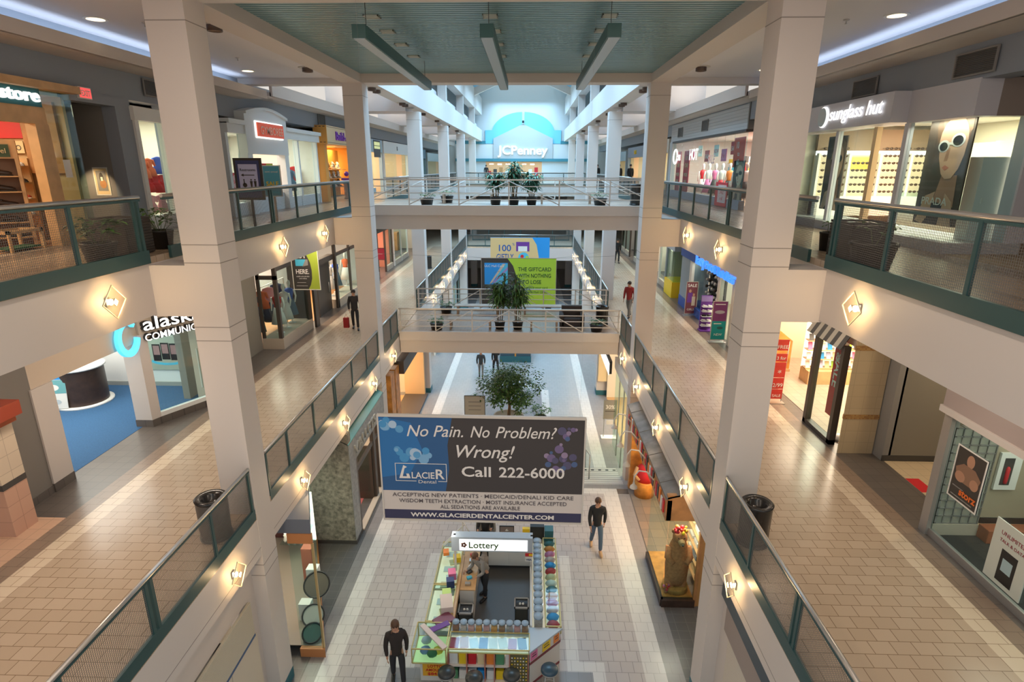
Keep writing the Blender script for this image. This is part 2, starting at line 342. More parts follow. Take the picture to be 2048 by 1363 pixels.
# ------------------------------------------------------------------ shells at the sides: mall walls above and between the shopfronts
for s, sd in ((-1, 'left'), (1, 'right')):
    b = B(); b.box(GREYBLUE, s * 15.4, s * 15.6, 2, 74, -0.3, 14.7); b.done('wall_outer_' + sd, kind='structure')
    b = B(); b.box(GREYBLUE, s * 8.72, s * 9.2, 2, 20.9, 13.45, 14.7); b.box(GREYBLUE, s * 8.72, s * 9.2, 20.9, 71, 13.6, 14.6)
    b.done('wall_upper_frieze_' + sd, kind='structure')
    b = B(); b.box(CEIL, s * 9.2, s * 15.4, 2, 71.9, 13.6, 13.7); b.done('ceiling_upper_shops_' + sd, kind='structure')
    b = B(); b.box(WHITE, s * 9.0, s * 9.5, 2, 52, 8.9, 9.37); b.done('wall_middle_frieze_' + sd, kind='structure')

# ------------------------------------------------------------------ railings
def panel_mesh():
    b = B(); W, H = 1.6, 0.80; p = 0.030; w = 0.0035
    n = int(W / p); m = int(H / p)
    for i in range(n + 1): x = i * W / n; b.box(WIRE, x - w / 2, x + w / 2, -w / 2, w / 2, 0, H)
    for j in range(m + 1): z = j * H / m; b.box(WIRE, 0, W, -w / 2 - 0.001, w / 2 + 0.001, z - w / 2, z + w / 2)
    o = b.done('mesh_panel'); me = o.data; bpy.data.objects.remove(o); return me
PANEL = panel_mesh()
bb = B().box(TEAL, -0.03, 0.03, -0.025, 0.025, 0, 0.86); _o = bb.done('post'); POST = _o.data; bpy.data.objects.remove(_o)
def railing(label, p0, p1, floor_z, posts, pairs=(), lead=0.18):
    """posts: distances along; pairs: distances where two posts stand side by side"""
    p0 = Vector((p0[0], p0[1], floor_z)); p1 = Vector((p1[0], p1[1], floor_z)); d = p1 - p0; Lg = d.length; ang = math.atan2(d.y, d.x)
    t = thing('railing', label, 'railing', p0, ang)
    B().tube(STEEL, [(0, 0, 1.035), (Lg, 0, 1.035)], 0.033, 10).done('handrail', t, local=True)
    b = B().box(TEAL, 0, Lg, -0.028, 0.028, -0.10, 0.13); b.box(TEAL, 0, Lg, -0.02, 0.02, 0.965, 1.0); b.done('rail_channel', t, local=True)
    xs = []
    for q in posts: xs += [q - 0.06, q + 0.06] if q in pairs else [q]
    for q in xs:
        o = bpy.data.objects.new('post', POST); COL.objects.link(o); o.parent = t; o.location = (q, 0, 0.12)
    xs = [0.0] + xs + [Lg] if lead else xs
    for a, c in zip(xs, xs[1:]):
        if c - a < 0.25: continue
        o = bpy.data.objects.new('mesh_panel', PANEL); COL.objects.link(o); o.parent = t; o.location = (a, 0, 0.145); o.scale = ((c - a) / 1.6, 1, 1.02)
    return t
for s, sd, sp in ((-1, 'left', 'under the walking shoe shop side'), (1, 'right', 'opposite the sunglasses shop')):
    Y0 = 3.0
    railing('upper gallery mesh railing %s, up to the first column' % ('by the potted plants' if s < 0 else 'facing the sunglasses shop'), (s * 5.93, Y0), (s * 5.93, 10.25), L3, [5.2 - Y0, 6.9 - Y0, 8.6 - Y0, 10.1 - Y0], (5.2 - Y0, 10.1 - Y0))
    railing('upper gallery mesh railing %s, first to second column' % ('before the white curved-top shopfront' if s < 0 else 'before the shopfront with red sale posters'), (s * 5.93, 10.9), (s * 5.93, 23.8), L3, [v - 10.9 for v in (12.1, 13.8, 15.6, 17.3, 19.0, 20.8, 22.5, 23.75)], (15.6 - 10.9, 20.8 - 10.9))
    ys = [28.2 + 1.7 * k for k in range(16)]
    railing('far teal railing of the upper gallery on the %s beyond the white bridge' % ('restroom sign side' if s < 0 else 'sunglasses shop side'), (s * 5.93, 28.2), (s * 5.93, 55.9), L3, [v - 28.2 for v in ys[1:]])
    railing('teal mesh railing of the middle gallery with %s bin behind it' % ('grey-brown' if s < 0 else 'glossy black'), (s * 4.69, 2.5), (s * 4.69, 10.22), L2, [v - 2.5 for v in (3.6, 5.3, 7.0, 8.75, 10.17)], (7.0 - 2.5,))
    railing('teal mesh railing of the middle gallery %s, first to second column' % ('before the clothes shop windows' if s < 0 else 'before the athletic shoe shop'), (s * 4.69, 10.95), (s * 4.69, 20.5), L2, [v - 10.95 for v in (10.98, 12.1, 13.8, 15.5, 17.2, 18.9, 20.45)], (15.5 - 10.95,))
    railing('short teal railing from the second column to the middle bridge, %s' % ('clothes shop side' if s < 0 else 'athletic shoe shop side'), (s * 4.69, 21.25), (s * 4.69, 23.8), L2, [0.03, 1.3, 2.5])
    ys = [28.25 + 1.15 * k for k in range(21)]
    railing('long far teal railing of the middle gallery beyond the bridge, %s' % ('clothes shop side' if s < 0 else 'athletic shoe shop side'), (s * 4.69, 28.25), (s * 4.69, 52.25), L2, [v - 28.25 for v in ys])
railing('teal railing crossing the far end of the middle gallery opening', (-4.66, 52.33), (4.66, 52.33), L2, [0.05, 1.6, 3.1, 4.66, 6.2, 7.7, 9.27])
railing('teal railing crossing behind the deck at the middle gallery end', (-4.66, 57), (4.66, 57), L2, [0.05, 1.6, 3.1, 4.66, 6.2, 7.7, 9.27])
railing('teal railing crossing the far end of the upper gallery opening', (-5.9, 56.1), (5.9, 56.1), L3, [0.05, 2.0, 3.9, 5.9, 7.9, 9.8, 11.75])

# bridges
BT = TILE('bridge_tile', (0.46, 0.36, 0.29), (0.43, 0.33, 0.265), (0.25, 0.19, 0.15), w=0.3, h=0.3)
WR = P('rail_white', (0.66, 0.62, 0.58), 0.45)
for z, hw, nm in ((L3, 5.94, 'upper'), (L2, 4.64, 'middle')):
    b = B(); b.box(BT, -hw, hw, 23.95, 28.1, z - 0.02, z + 0.005); b.box(WHITE, -hw, hw, 23.85, 28.2, z - 0.30, z - 0.02)
    b.box(WHITE, -hw, hw, 23.83, 23.97, z - 0.30, z + 0.09); b.box(WHITE, -hw, hw, 28.08, 28.22, z - 0.30, z + 0.09)
    b.box(WHITE, -hw, hw, 23.92, 28.12, z - 0.86, z - 0.30); b.done('floor_%s_bridge' % nm, kind='structure')
    for y, w in ((23.9, 'near'), (28.14, 'far')):
        t = thing('bridge_railing', 'white diagonal-braced railing on the %s side of the %s bridge' % (w, nm), 'railing', (0, y, z + 0.09))
        b = B().box(STEEL, -hw, hw, y - 0.035, y + 0.035, z + 1.04, z + 1.09); b.done('handrail', t)
        for k in range(3): B().box(WR, -hw, hw, y - 0.012, y + 0.012, z + 0.30 + 0.25 * k, z + 0.33 + 0.25 * k).done('horizontal_bar', t)
        for k in range(7):
            x = -hw + hw / 3 * k; x = max(-hw + 0.06, min(hw - 0.06, x))
            B().box(WR, x - 0.025, x + 0.025, y - 0.025, y + 0.025, z + 0.09, z + 1.04).done('post', t)
        for k in range(6):
            xa, xb = -hw + hw / 3 * k, -hw + hw / 3 * (k + 1); za, zb = (z + 0.12, z + 1.02) if k < 3 else (z + 1.02, z + 0.12)
            B().tube(WR, [(xa, y - 0.03, za), (xb, y - 0.03, zb)], 0.022, 6).done('diagonal_brace', t)

# ------------------------------------------------------------------ far wall
FARW = P('end_wall_pale', (0.70, 0.72, 0.73), 0.6)
GABW = P('gable_pale', (0.50, 0.52, 0.53), 0.6)
JB = P('arch_blue', (0.20, 0.60, 0.80), 0.6); JT = P('band_teal', (0.06, 0.25, 0.32), 0.6)
fr = F((0, 72, 0), (1, 0, 0))
b = B(); b.box(FARW, -15.3, 15.3, 71.6, 71.9, 10.4, 21); b.done('wall_end', kind='structure')
b = B(); b.box(FARW, -15.5, 15.5, 73.5, 73.8, -0.3, 10.4); b.done('wall_end_lower', kind='structure')
t = thing('department_store_facade', 'pale gabled department store front with blue arch and JCPenney sign', 'storefront', (0, 71.5, L3))
b = B(); ys = 71.45
arch = [(-4.35, 14.5), (-4.35, 15.95), (-3.55, 15.95)] + [(-3.6 * math.cos(a), 15.6 + 2.3 * math.sin(a)) for a in [0.25 + (PI / 2 - 0.29) * i / 8 for i in range(9)]] + [(-0.14, 16.6), (-3.4, 15.0), (-3.4, 14.5)]
for s in (-1, 1): b.prism(JB, [(s * x, ys, z) for x, z in arch], (0, 0.1, 0))
b.done('blue_arch', t)
b = B(); b.prism(GABW, [(-3.4, ys - 0.25, 12.85), (3.4, ys - 0.25, 12.85), (3.4, ys - 0.25, 15.05), (0, ys - 0.25, 16.62), (-3.4, ys - 0.25, 15.05)], (0, 0.35, 0)); b.done('gable_panel', t)
b = B(); b.box(FARW, -7.8, 7.8, ys - 0.12, ys + 0.1, 12.85, 14.45); b.done('side_panel', t)
b = B(); b.box(JT, -7.8, 7.8, ys - 0.3, ys + 0.1, 12.55, 12.86); b.box(JT, -7.8, -4.3, ys - 0.15, ys + .1, 14.45, 14.8); b.box(JT, 4.3, 7.8, ys - 0.15, ys + .1, 14.45, 14.8); b.done('teal_band', t)
b = B(); b.box(P('jcp_interior', (0.55, 0.33, 0.17), 0.6, emit=0.5), -4.3, 2.2, ys - 0.05, ys, 10.4, 12.5); b.box(FARW, 2.2, 7.8, ys - 0.05, ys + .05, 10.4, 12.55); b.box(FARW, -7.8, -4.3, ys - 0.05, ys + .05, 10.4, 12.55)
for k in range(6): b.box(LITPANEL, -3.9 + k * 0.95, -3.4 + k * 0.95, ys - 0.1, ys - 0.05, 12.2 - 0.05 * (k % 2), 12.32)
for k in range(9): b.box([RED, DARK, WOOD, PAPER][k % 4], -4.1 + k * 0.68, -3.7 + k * 0.68, ys - 0.12, ys - 0.05, 10.4, 11.5 + 0.2 * (k % 3))
b.done('lit_entrance', t)
txt('sign_lettering', 'JCPenney', F((0, ys - 0.27, 0), (1, 0, 0)), 0.0, 13.33, 1.35, P('letter_white_lit', (0.95, 0.95, 0.95), 0.5, emit=0.5), t, ext=0.10, bold=0.018, width=5.75)
b = B().box(BLACK, -0.12, 0.12, ys - 0.5, ys - 0.26, 16.7, 16.95); b.done('camera_pod', t)
# ------------------------------------------------------------------ signs, shells and goods
def sign(name, label, cat, fr, w, h, base, shapes=(), thick=0.02, edge=None, group=None, parent=None, local_loc=None):
    """a flat sign standing at frame fr (origin = its lower left corner)"""
    if parent is None:
        t = thing(name, label, cat, tuple(fr.p(w / 2, 0)), 0, group)
    else: t = parent
    b = B(); slab(b, base, fr, 0, w, 0, h, -thick, 0); c = 0.002
    if edge:
        e = 0.025 if w > 0.3 else 0.015
        for r in ((0, e, 0, h), (w - e, w, 0, h), (e, w - e, 0, e), (e, w - e, h - e, h)): slab(b, edge, fr, *r, -thick - 0.005, 0.008)
    tx = []
    for q in shapes:
        k = q[0]
        if k == 'r': slab(b, q[1], fr, q[2], q[3], q[4], q[5], 0, c)
        elif k == 'e': b.prism(q[1], fr.ell(q[2], q[3], q[4], q[5], 0), fr.n * c)
        elif k == 'p': b.prism(q[1], [fr.p(a, z, 0) for a, z in q[2]], fr.n * c)
        elif k == 't': tx.append((q, c))
        c += 0.0012
    b.done('printed_panel' if parent is None else name, t)
    for q, c in tx: txt('lettering', q[1], fr, q[2], q[3], q[4], q[5], t, c=c + 0.001, ext=0.001, **(q[6] if len(q) > 6 else {}))
    return t
def FRL(x, y, z): return F((x, y, z), (0, 1, 0))      # on the left-hand shop line, facing the hall
def FRR(x, y, z): return F((x, y, z), (0, -1, 0))     # on the other shop line, facing the hall
def FRC(x, y, z): return F((x, y, z), (1, 0, 0))      # facing down the hall
SHOPWALL = P('shop_wall_cream', (0.66, 0.60, 0.50), 0.6); SHOPCEIL = P('shop_ceiling', (0.75, 0.73, 0.70), 0.7)
def shell(nm, xf, xb, y0, y1, z0, z1, wall=SHOPWALL, floor=None, light=None, lcol=CREAM, ends=(1, 1), wy=None):
    """side walls, back wall and ceiling of a shop; its light hangs under the ceiling"""
    b = B(); s = 1 if xb > xf else -1
    b.box(wall, xb, xb + s * 0.1, y0, y1, z0, z1)
    if ends[0]: b.box(wall, xf, xb, y0 - 0.08, y0, z0, z1)
    if ends[1]: b.box(wall, xf, xb, y1, y1 + 0.08, z0, z1)
    b.done('wall_' + nm, kind='structure')
    b = B().box(SHOPCEIL, xf + s * 0.05, xb, y0, y1, z1, z1 + 0.08); b.done('ceiling_' + nm, kind='structure')
    if floor: B().box(floor, xf, xb, y0, y1, z0, z0 + 0.012).done('floor_' + nm, kind='structure')
    if light: area(nm + '_ceiling_light', ((xf + xb) / 2, (y0 + y1) / 2, z1 - 0.02), (0, 0, 0), abs(xb - xf) * 0.6, (y1 - y0) * 0.6, light, lcol)
SHOE_L = P('shoe_leather', (0.035, 0.022, 0.018), 0.35); SHOE_S = P('shoe_sole', (0.02, 0.02, 0.02), 0.7)
def shoe_mesh(m, sole, n):
    b = B()
    b.tube(m, [(0.0, 0, 0.06), (0.03, 0, 0.066), (0.09, 0, 0.058), (0.16, 0, 0.045), (0.22, 0, 0.036), (0.265, 0, 0.03)], [0.03, 0.042, 0.044, 0.04, 0.038, 0.02], 10)
    b.tube(m, [(0.045, 0, 0.08), (0.05, 0, 0.115)], [0.036, 0.034], 10)
    b.prism(sole, [(0.0, -0.032, 0), (0.09, -0.035, 0), (0.2, -0.045, 0), (0.275, -0.02, 0), (0.275, 0.02, 0), (0.2, 0.045, 0), (0.09, 0.035, 0), (0, 0.032, 0)], (0, 0, 0.022))
    o = b.done(n); me = o.data; bpy.data.objects.remove(o); return me
SHOE_ME = shoe_mesh(SHOE_L, SHOE_S, 'shoe'); SHOE_RED = shoe_mesh(P('shoe_red', (0.5, 0.06, 0.03), 0.5), PAPER, 'shoe'); SHOE_WH = shoe_mesh(PAPER, P('sole_grey', (0.4, 0.4, 0.42), 0.6), 'shoe')
def put(me, name, loc, rz, label, cat, group=None, sc=1.0):
    o = bpy.data.objects.new(name, me); COL.objects.link(o); o.location = loc; o.rotation_euler = (0, 0, rz); o.scale = (sc,) * 3
    return tag(o, label, cat, group)
def garment_mesh(m, w=0.5, h=0.8, flare=1.2, n='hanging_garment'):
    b = B()
    prof = [(0.5 * w * flare, -h), (0.42 * w * flare, -0.6 * h), (0.36 * w, -0.45 * h), (0.42 * w, -0.2 * h), (0.48 * w, -0.08 * h), (0.2 * w, -0.02 * h), (0.1 * w, 0)]
    b.lathe(m, prof, n=14, sy=0.32)
    for s in (-1, 1): b.tube(m, [(s * 0.42 * w, 0, -0.1 * h), (s * 0.58 * w, 0, -0.42 * h)], [0.05, 0.035], 8)
    b.tube(STEEL, [(0, 0, 0), (0, 0, 0.07), (0.03, 0, 0.10)], 0.006, 5)
    o = b.done(n); me = o.data; bpy.data.objects.remove(o); return me
GAR = {k: garment_mesh(P('cloth_' + k, c, 0.8), *a) for k, c, a in (('red', (0.6, 0.02, 0.02), (0.42, 0.62, 1.5)), ('blue', (0.05, 0.12, 0.5), (0.4, 0.6, 1.3)), ('navy', (0.03, 0.04, 0.10), (0.45, 0.7, 1.0)),
       ('orange', (0.75, 0.15, 0.05), (0.4, 0.6, 1.4)), ('white', (0.72, 0.70, 0.68), (0.45, 1.0, 1.5)), ('pink', (0.7, 0.35, 0.4), (0.4, 0.6, 1.2)), ('denim', (0.10, 0.16, 0.25), (0.45, 0.9, 1.4)))}
def mannequin(label, loc, rz, top, skirt, group=None, sc=1.0):
    t = thing('mannequin', label, 'mannequin', loc, rz, group); t.scale = (sc,) * 3
    b = B(); b.lathe(PAPER, [(0.05, 1.42), (0.045, 1.5), (0.07, 1.56), (0.075, 1.64), (0.05, 1.72), (0.001, 1.74)], n=12); b.lathe(PAPER, [(0.16, 0), (0.16, 0.015), (0.02, 0.02), (0.02, 0.8)], n=14)
    for s in (-1, 1): b.tube(PAPER, [(s * 0.19, 0, 1.36), (s * 0.24, 0.02, 1.1), (s * 0.22, -0.06, 0.86)], [0.045, 0.035, 0.025], 8)
    b.done('body', t, local=True)
    B().lathe(top, [(0.13, 0.95), (0.12, 1.08), (0.165, 1.25), (0.18, 1.36), (0.07, 1.43)], n=14, sy=0.65).done('top', t, local=True)
    B().lathe(skirt, [(0.30, 0.35), (0.22, 0.7), (0.15, 0.98)], n=14, sy=0.75).done('skirt', t, local=True)
    return t

# ================================================================== upper gallery, shoe store side
X = -8.7
t = thing('shoe_store_facade', 'oak shoe store front with lit "ng store" sign on a teal band', 'storefront', (X, 9.5, L3))
B().box(WOODL, X - 0.1, X + 0.22, 5.5, 12.9, 13.36, 13.5).done('cornice', t)
B().box(P('sign_teal', (0.03, 0.16, 0.19), 0.5), X - 0.1, X + 0.05, 5.5, 12.0, 13.03, 13.36).done('sign_band', t)
txt('sign_lettering', 'the walking store', FRL(X + 0.06, 12.0, 13.03), -0.05, 0.09, 0.33, LITW, t, ext=0.03, bold=0.015, align='RIGHT', width=3.0)
B().box(WOODL, X - 0.1, X + 0.04, 5.5, 12.05, 12.72, 13.03).done('header', t); B().box(WOODL, X - 0.15, X + 0.06, 11.72, 12.05, L3, 12.72).done('jamb', t)
B().box(GLG, X - 0.01, X + 0.01, 12.05, 12.84, L3, 13.36).done('glass_panel', t)
B().box(PAPER, X + 0.012, X + 0.016, 12.28, 12.47, 11.72, 12.07).done('paper_notice', t)
shell('shoe_store', X - 0.15, -13.0, 6.5, 12.78, L3, 13.3, P('shoe_store_wall', (0.62, 0.42, 0.22), 0.6), P('store_carpet_rust', (0.33, 0.17, 0.07), 0.9), 260, (1, 0.8, 0.55))
B().box(RED, -11.2, -9.78, 12.72, 12.78, 12.5, 13.2).done('wall_panel_red', kind='structure')
B().box(WOOD, -9.76, -9.0, 12.70, 12.78, 11.8, 13.2).done('wall_panel_oak', kind='structure')
sign('store_sign', 'cream MEPHISTO wall sign high inside the shoe store', 'sign', FRC(-10.6, 12.69, 12.2), 0.82, 0.24, CREAMP, [('t', 'MEPHISTO', 0.42, 0.06, 0.15, DARK, dict(bold=0.01))])
rk = thing('shoe_rack', 'tall oak display rack of brown shoes at the shoe store entrance', 'display rack', (-9.55, 11.35, L3), math.atan2(0.62, 0.78))
b = B(); b.box(WOODL, 0.50, 0.56, -0.04, 0.34, 0, 2.02); b.box(WOODL, -0.56, -0.50, -0.04, 0.34, 0, 2.02); b.box(WOODL, -0.5, 0.5, 0.0, 0.3, 1.98, 2.02); b.done('frame', rk, local=True)
B().box(P('rack_back', (0.28, 0.17, 0.11), 0.6), -0.5, 0.5, 0.26, 0.3, 0, 1.98).done('back_panel', rk, local=True)
B().box(WOODL, -0.5, 0.5, -0.01, 0.03, 1.68, 1.98).done('header_board', rk, local=True)
hb = B().box(P('sign_green', (0.05, 0.09, 0.04), 0.5), 0.05, 0.45, -0.03, -0.01, 1.71, 1.94).done('name_board', rk, local=True)
fr = F((0, -0.034, 0), (1, 0, 0))
_t = txt('lettering', 'Seibel', fr, 0.25, 1.78, 0.13, CREAMP, None); _t.parent = hb
_t = txt('lettering', 'Josef', fr, -0.22, 1.78, 0.15, P('sign_brown', (0.3, 0.1, 0.02), 0.5), None); _t.parent = rk
rz = math.atan2(0.62, 0.78); cr, sr = math.cos(rz), math.sin(rz)
ROWS = ['top shelf', 'second shelf', 'third shelf', 'fourth shelf', 'fifth shelf']
for i in range(5):
    z = 1.36 - 0.29 * i; B().box(WOODL, -0.5, 0.5, -0.08, 0.26, z - 0.02, z).done('shelf', rk, local=True)
    for j, x in enumerate((-0.40, 0.08)):
        px, py = x, 0.07
        put(SHOE_ME, 'shoe', (-9.55 + cr * px - sr * py, 11.35 + sr * px + cr * py, L3 + z), rz, 'brown shoe on the %s of the oak rack, %s' % (ROWS[i], 'beside the oak side board' if j else 'away from the side board'), 'shoe', 'shoes on the oak rack', 1.25)
ds = thing('display_stand', 'low oak bench frame with green mat near the shoe rack', 'display stand', (-8.95, 11.0, L3))
b = B(); b.box(WOODL, -9.2, -8.7, 10.6, 10.66, L3 + 0.34, L3 + 0.40); b.box(WOODL, -9.2, -8.7, 11.34, 11.4, L3 + 0.34, L3 + 0.4); b.box(WOODL, -9.2, -9.14, 10.6, 11.4, L3 + 0.34, L3 + 0.4); b.box(WOODL, -8.76, -8.7, 10.6, 11.4, L3 + 0.34, L3 + 0.4); b.done('frame', ds)
for xa in (-9.2, -8.75):
    for ya in (10.6, 11.35): B().box(WOODL, xa, xa + 0.05, ya, ya + 0.05, L3, L3 + 0.34).done('leg', ds)
B().box(P('mat_green', (0.02, 0.10, 0.04), 0.9), -9.14, -8.76, 10.66, 11.34, L3 + 0.05, L3 + 0.08).done('mat', ds)
gs = thing('wall_shelf_unit', 'lit oak shelf unit with shoes on the shoe store side wall', 'shelving', (-10.5, 12.5, L3))
B().box(WOODL, -11.3, -9.75, 12.66, 12.71, L3, 12.1).done('back_panel', gs)
for k in range(5): B().box(WOODL, -11.3, -9.75, 12.36, 12.66, L3 + 0.2 + 0.33 * k, L3 + 0.23 + 0.33 * k).done('shelf', gs)
for k in range(5):
    for j in range(4): put((SHOE_ME, SHOE_RED, SHOE_WH)[(k * 2 + j) % 3], 'shoe', (-11.15 + 0.38 * j, 12.5, L3 + 0.23 + 0.33 * k), 0.2, '%s shoe on the %s of the lit side wall unit' % (('brown', 'red', 'white')[(k * 2 + j) % 3], ('lowest shelf', 'second shelf', 'middle shelf', 'fourth shelf', 'highest shelf')[k]), 'shoe', '%s shoes on the %s of the side wall unit' % (('brown', 'red', 'white')[(k * 2 + j) % 3], ('lowest shelf', 'second shelf', 'middle shelf', 'fourth shelf', 'highest shelf')[k]))
# dark passage with a framed picture
b = B(); b.box(GREY, -12.9, -8.75, 14.2, 14.3, L3, 13.3); b.box(GREY, -13.0, -12.9, 12.87, 14.2, L3, 13.3); b.done('wall_passage', kind='structure')
b = B(); b.box(GREYBLUE, X - 0.3, X + 0.02, 12.83, 14.18, 13.25, 13.46); b.box(GREYBLUE, X - 0.3, X + 0.02, 14.18, 14.72, L3, 13.46); b.box(GREYBLUE, X - 0.3, X, 16.1, 18.9, L3, 13.46); b.done('wall_upper_piers_left', kind='structure')
sign('framed_picture', 'cream framed picture of a bottle on the dark passage wall', 'picture', FRC(-9.5, 14.19, 11.28), 0.36, 0.64, CREAMP, [('r', GREY, 0.06, 0.30, 0.1, 0.56), ('e', DARK, 0.18, 0.4, 0.05, 0.12), ('e', WOOD, 0.2, 0.26, 0.08, 0.1), ('r', PAPER, 0.16, 0.21, 0.33, 0.42)], edge=PAPER)
_l = bpy.data.lights.new('picture_spot', 'SPOT'); _l.energy = 60; _l.color = (1, 0.72, 0.4); _l.spot_size = 1.1; _l.spot_blend = 0.8
_o = bpy.data.objects.new('picture_spot', _l); COL.objects.link(_o); _o.location = (-9.4, 13.4, 12.0); _o.rotation_euler = (0.9, 0, 0.05)
t = thing('exit_sign', 'red and white EXIT sign above the dark passage by the shoe store', 'exit sign', (X + 0.03, 13.23, 13.33))
B().box(PAPER, X + 0.02, X + 0.07, 13.04, 13.42, 13.31, 13.54).done('housing', t); B().box(LITRED, X + 0.07, X + 0.078, 13.06, 13.40, 13.33, 13.52).done('face', t)
txt('lettering', 'EXIT', FRL(X + 0.079, 13.23, 13.33), 0, 0.03, 0.17, PAPER, t, bold=0.01, width=0.26)
def grille(label, fr, w, h):
    t = thing('air_grille', label, 'vent', tuple(fr.p(w / 2, 0)))
    b = B()
    for r in ((0, 0.03, 0, h), (w - 0.03, w, 0, h), (0.03, w - 0.03, 0, 0.03), (0.03, w - 0.03, h - 0.03, h)): slab(b, GREY, fr, *r, 0, 0.03)
    b.done('frame', t); b = B(); slab(b, DARK, fr, 0.03, w - 0.03, 0.03, h - 0.03, 0, 0.004)
    for k in range(int((h - 0.06) / 0.03)): slab(b, P('grille_bar', (0.13, 0.12, 0.11), 0.5), fr, 0.03, w - 0.03, 0.04 + 0.03 * k, 0.05 + 0.03 * k, 0.004, 0.02)
    b.done('louvres', t); return t
grille('dark air grille above the children\'s clothes window', FRL(X + 0.01, 15.38, 13.6), 0.6, 0.40)
grille('dark air grille above the bear workshop fascia', FRL(X + 0.01, 27.9, 13.75), 0.9, 0.5)
grille('big dark air grille over the projecting sunglasses shop corner', FRR(8.69, 12.2, 13.52), 1.05, 0.42)
grille('smaller dark air grille over the sunglasses shop lettering', FRR(8.69, 15.8, 13.55), 1.05, 0.40)
# children's clothes window
t = thing('display_window', 'white framed narrow window with red dresses beside the first column', 'shop window', (X, 15.4, L3))
b = B(); b.box(BRIGHT, X - 0.1, X + 0.08, 14.72, 14.86, L3, 13.2); b.box(BRIGHT, X - 0.1, X + 0.08, 15.86, 16.1, L3, 13.2); b.box(BRIGHT, X - 0.1, X + 0.12, 14.68, 16.14, 13.0, 13.3); b.box(BRIGHT, X - 0.1, X + 0.08, 14.86, 15.86, L3, 10.75); b.done('frame', t)
B().box(GL, X - 0.02, X - 0.01, 14.86, 15.86, 10.75, 13.0).done('pane', t)
shell('children_shop', X - 0.3, -12.5, 14.5, 18.8, L3, 13.3, SHOPWALL, None, 240)
for k, (y, z, g) in enumerate(((15.9, 12.1, 'orange'), (16.15, 12.15, 'orange'), (16.6, 12.2, 'blue'), (15.95, 11.75, 'red'), (16.3, 11.75, 'red'), (16.65, 11.72, 'red'), (17.0, 11.7, 'navy'), (16.0, 11.2, 'pink'), (16.5, 11.2, 'pink'))):
    put(GAR[g], 'hanging_dress', (-9.45, y + 0.12, z), 1.2, '%s child\'s garment hanging in the narrow window, %s' % (g, ['highest at the near side', 'highest, second from the near side', 'highest at the column side', 'middle row, near side', 'middle row, second', 'middle row, third', 'middle row, column side', 'lowest row, near side', 'lowest row, column side'][k]), 'garment', 'garments in the narrow window', 0.78)
# white curved-top front
t = thing('clothes_store_facade', 'white children\'s store front with arched pylon and red Gymboree sign', 'storefront', (X, 23, L3))
WB = P('front_white_blue', (0.70, 0.74, 0.76), 0.5)
b = B(); yy = [20.0 + 3.4 * i / 10 for i in range(11)]
poly = [(X + 0.3, 20.0, 12.35), (X + 0.3, 23.4, 12.35)] + [(X + 0.3, y, 13.58 + 0.22 * math.sin(PI * (y - 20.0) / 3.4)) for y in reversed(yy)]
b.prism(WB, poly, (-0.32, 0, 0))
for k in range(10): b.prism(WB, [(X + 0.38, yy[k], 13.58 + 0.22 * math.sin(PI * k / 10)), (X + 0.38, yy[k + 1], 13.58 + 0.22 * math.sin(PI * (k + 1) / 10)), (X + 0.38, yy[k + 1], 13.66 + 0.22 * math.sin(PI * (k + 1) / 10)), (X + 0.38, yy[k], 13.66 + 0.22 * math.sin(PI * k / 10))], (-0.5, 0, 0))
b.done('arched_pylon', t)
for ya, yb in ((20.0, 20.35), (23.05, 23.4)): B().box(WB, X - 0.05, X + 0.28, ya, yb, L3, 12.35).done('pylon_leg', t)
for ya, yb in ((18.9, 20.0), (23.4, 27.1)):
    B().box(WB, X - 0.05, X + 0.25, ya, yb, 12.95, 13.25).done('side_band', t); B().box(WB, X - 0.05, X + 0.32, ya, yb + 0.1, 13.22, 13.36).done('cornice', t)
for y in (18.9, 24.75, 26.9): B().box(WB, X - 0.05, X + 0.15, y, y + 0.15, L3, 12.95).done('mullion', t)
for ya, yb in ((19.05, 20.0), (23.4, 24.75), (24.9, 26.9)):
    B().box(GL, X, X + 0.01, ya, yb, 10.8, 12.95).done('pane', t); B().box(WB, X - 0.05, X + 0.12, ya, yb, L3, 10.8).done('stall_riser', t)
B().box(WB, X - 0.5, X + 0.1, 20.35, 23.05, L3 + 0.0, 11.0).done('window_bench', t)
sg = B().box(P('sign_red_orange', (0.66, 0.10, 0.05), 0.5, emit=0.35), X + 0.34, X + 0.40, 20.75, 22.85, 12.92, 13.36).done('sign_board', t)
b = B().box(LITW, X + 0.31, X + 0.34, 20.68, 22.92, 12.87, 13.41); b.done('sign_halo', t)
txt('lettering', 'GYMBOREE', FRL(X + 0.41, 21.8, 12.92), 0, 0.08, 0.36, P('sign_red_light', (0.92, 0.50, 0.36), 0.5), t, bold=0.02, width=1.85)
shell('clothes_store', X - 0.1, -12.5, 18.95, 27.2, L3, 13.2, P('shop_wall_white', (0.74, 0.72, 0.66), 0.6), None, 420)
for k in range(7): put(GAR[['red', 'white', 'red', 'orange', 'navy', 'denim', 'red'][k]], 'hanging_dress', (-9.6, 23.5 + 0.55 * k, 11.95 - 0.12 * (k % 2)), 0.7, '%s child garment hanging in the white front\'s window, number %s from the arch' % (['red', 'white', 'red', 'orange', 'navy', 'denim', 'red'][k], ['one', 'two', 'three', 'four', 'five', 'six', 'seven'][k]), 'garment', 'garments behind the white store front')
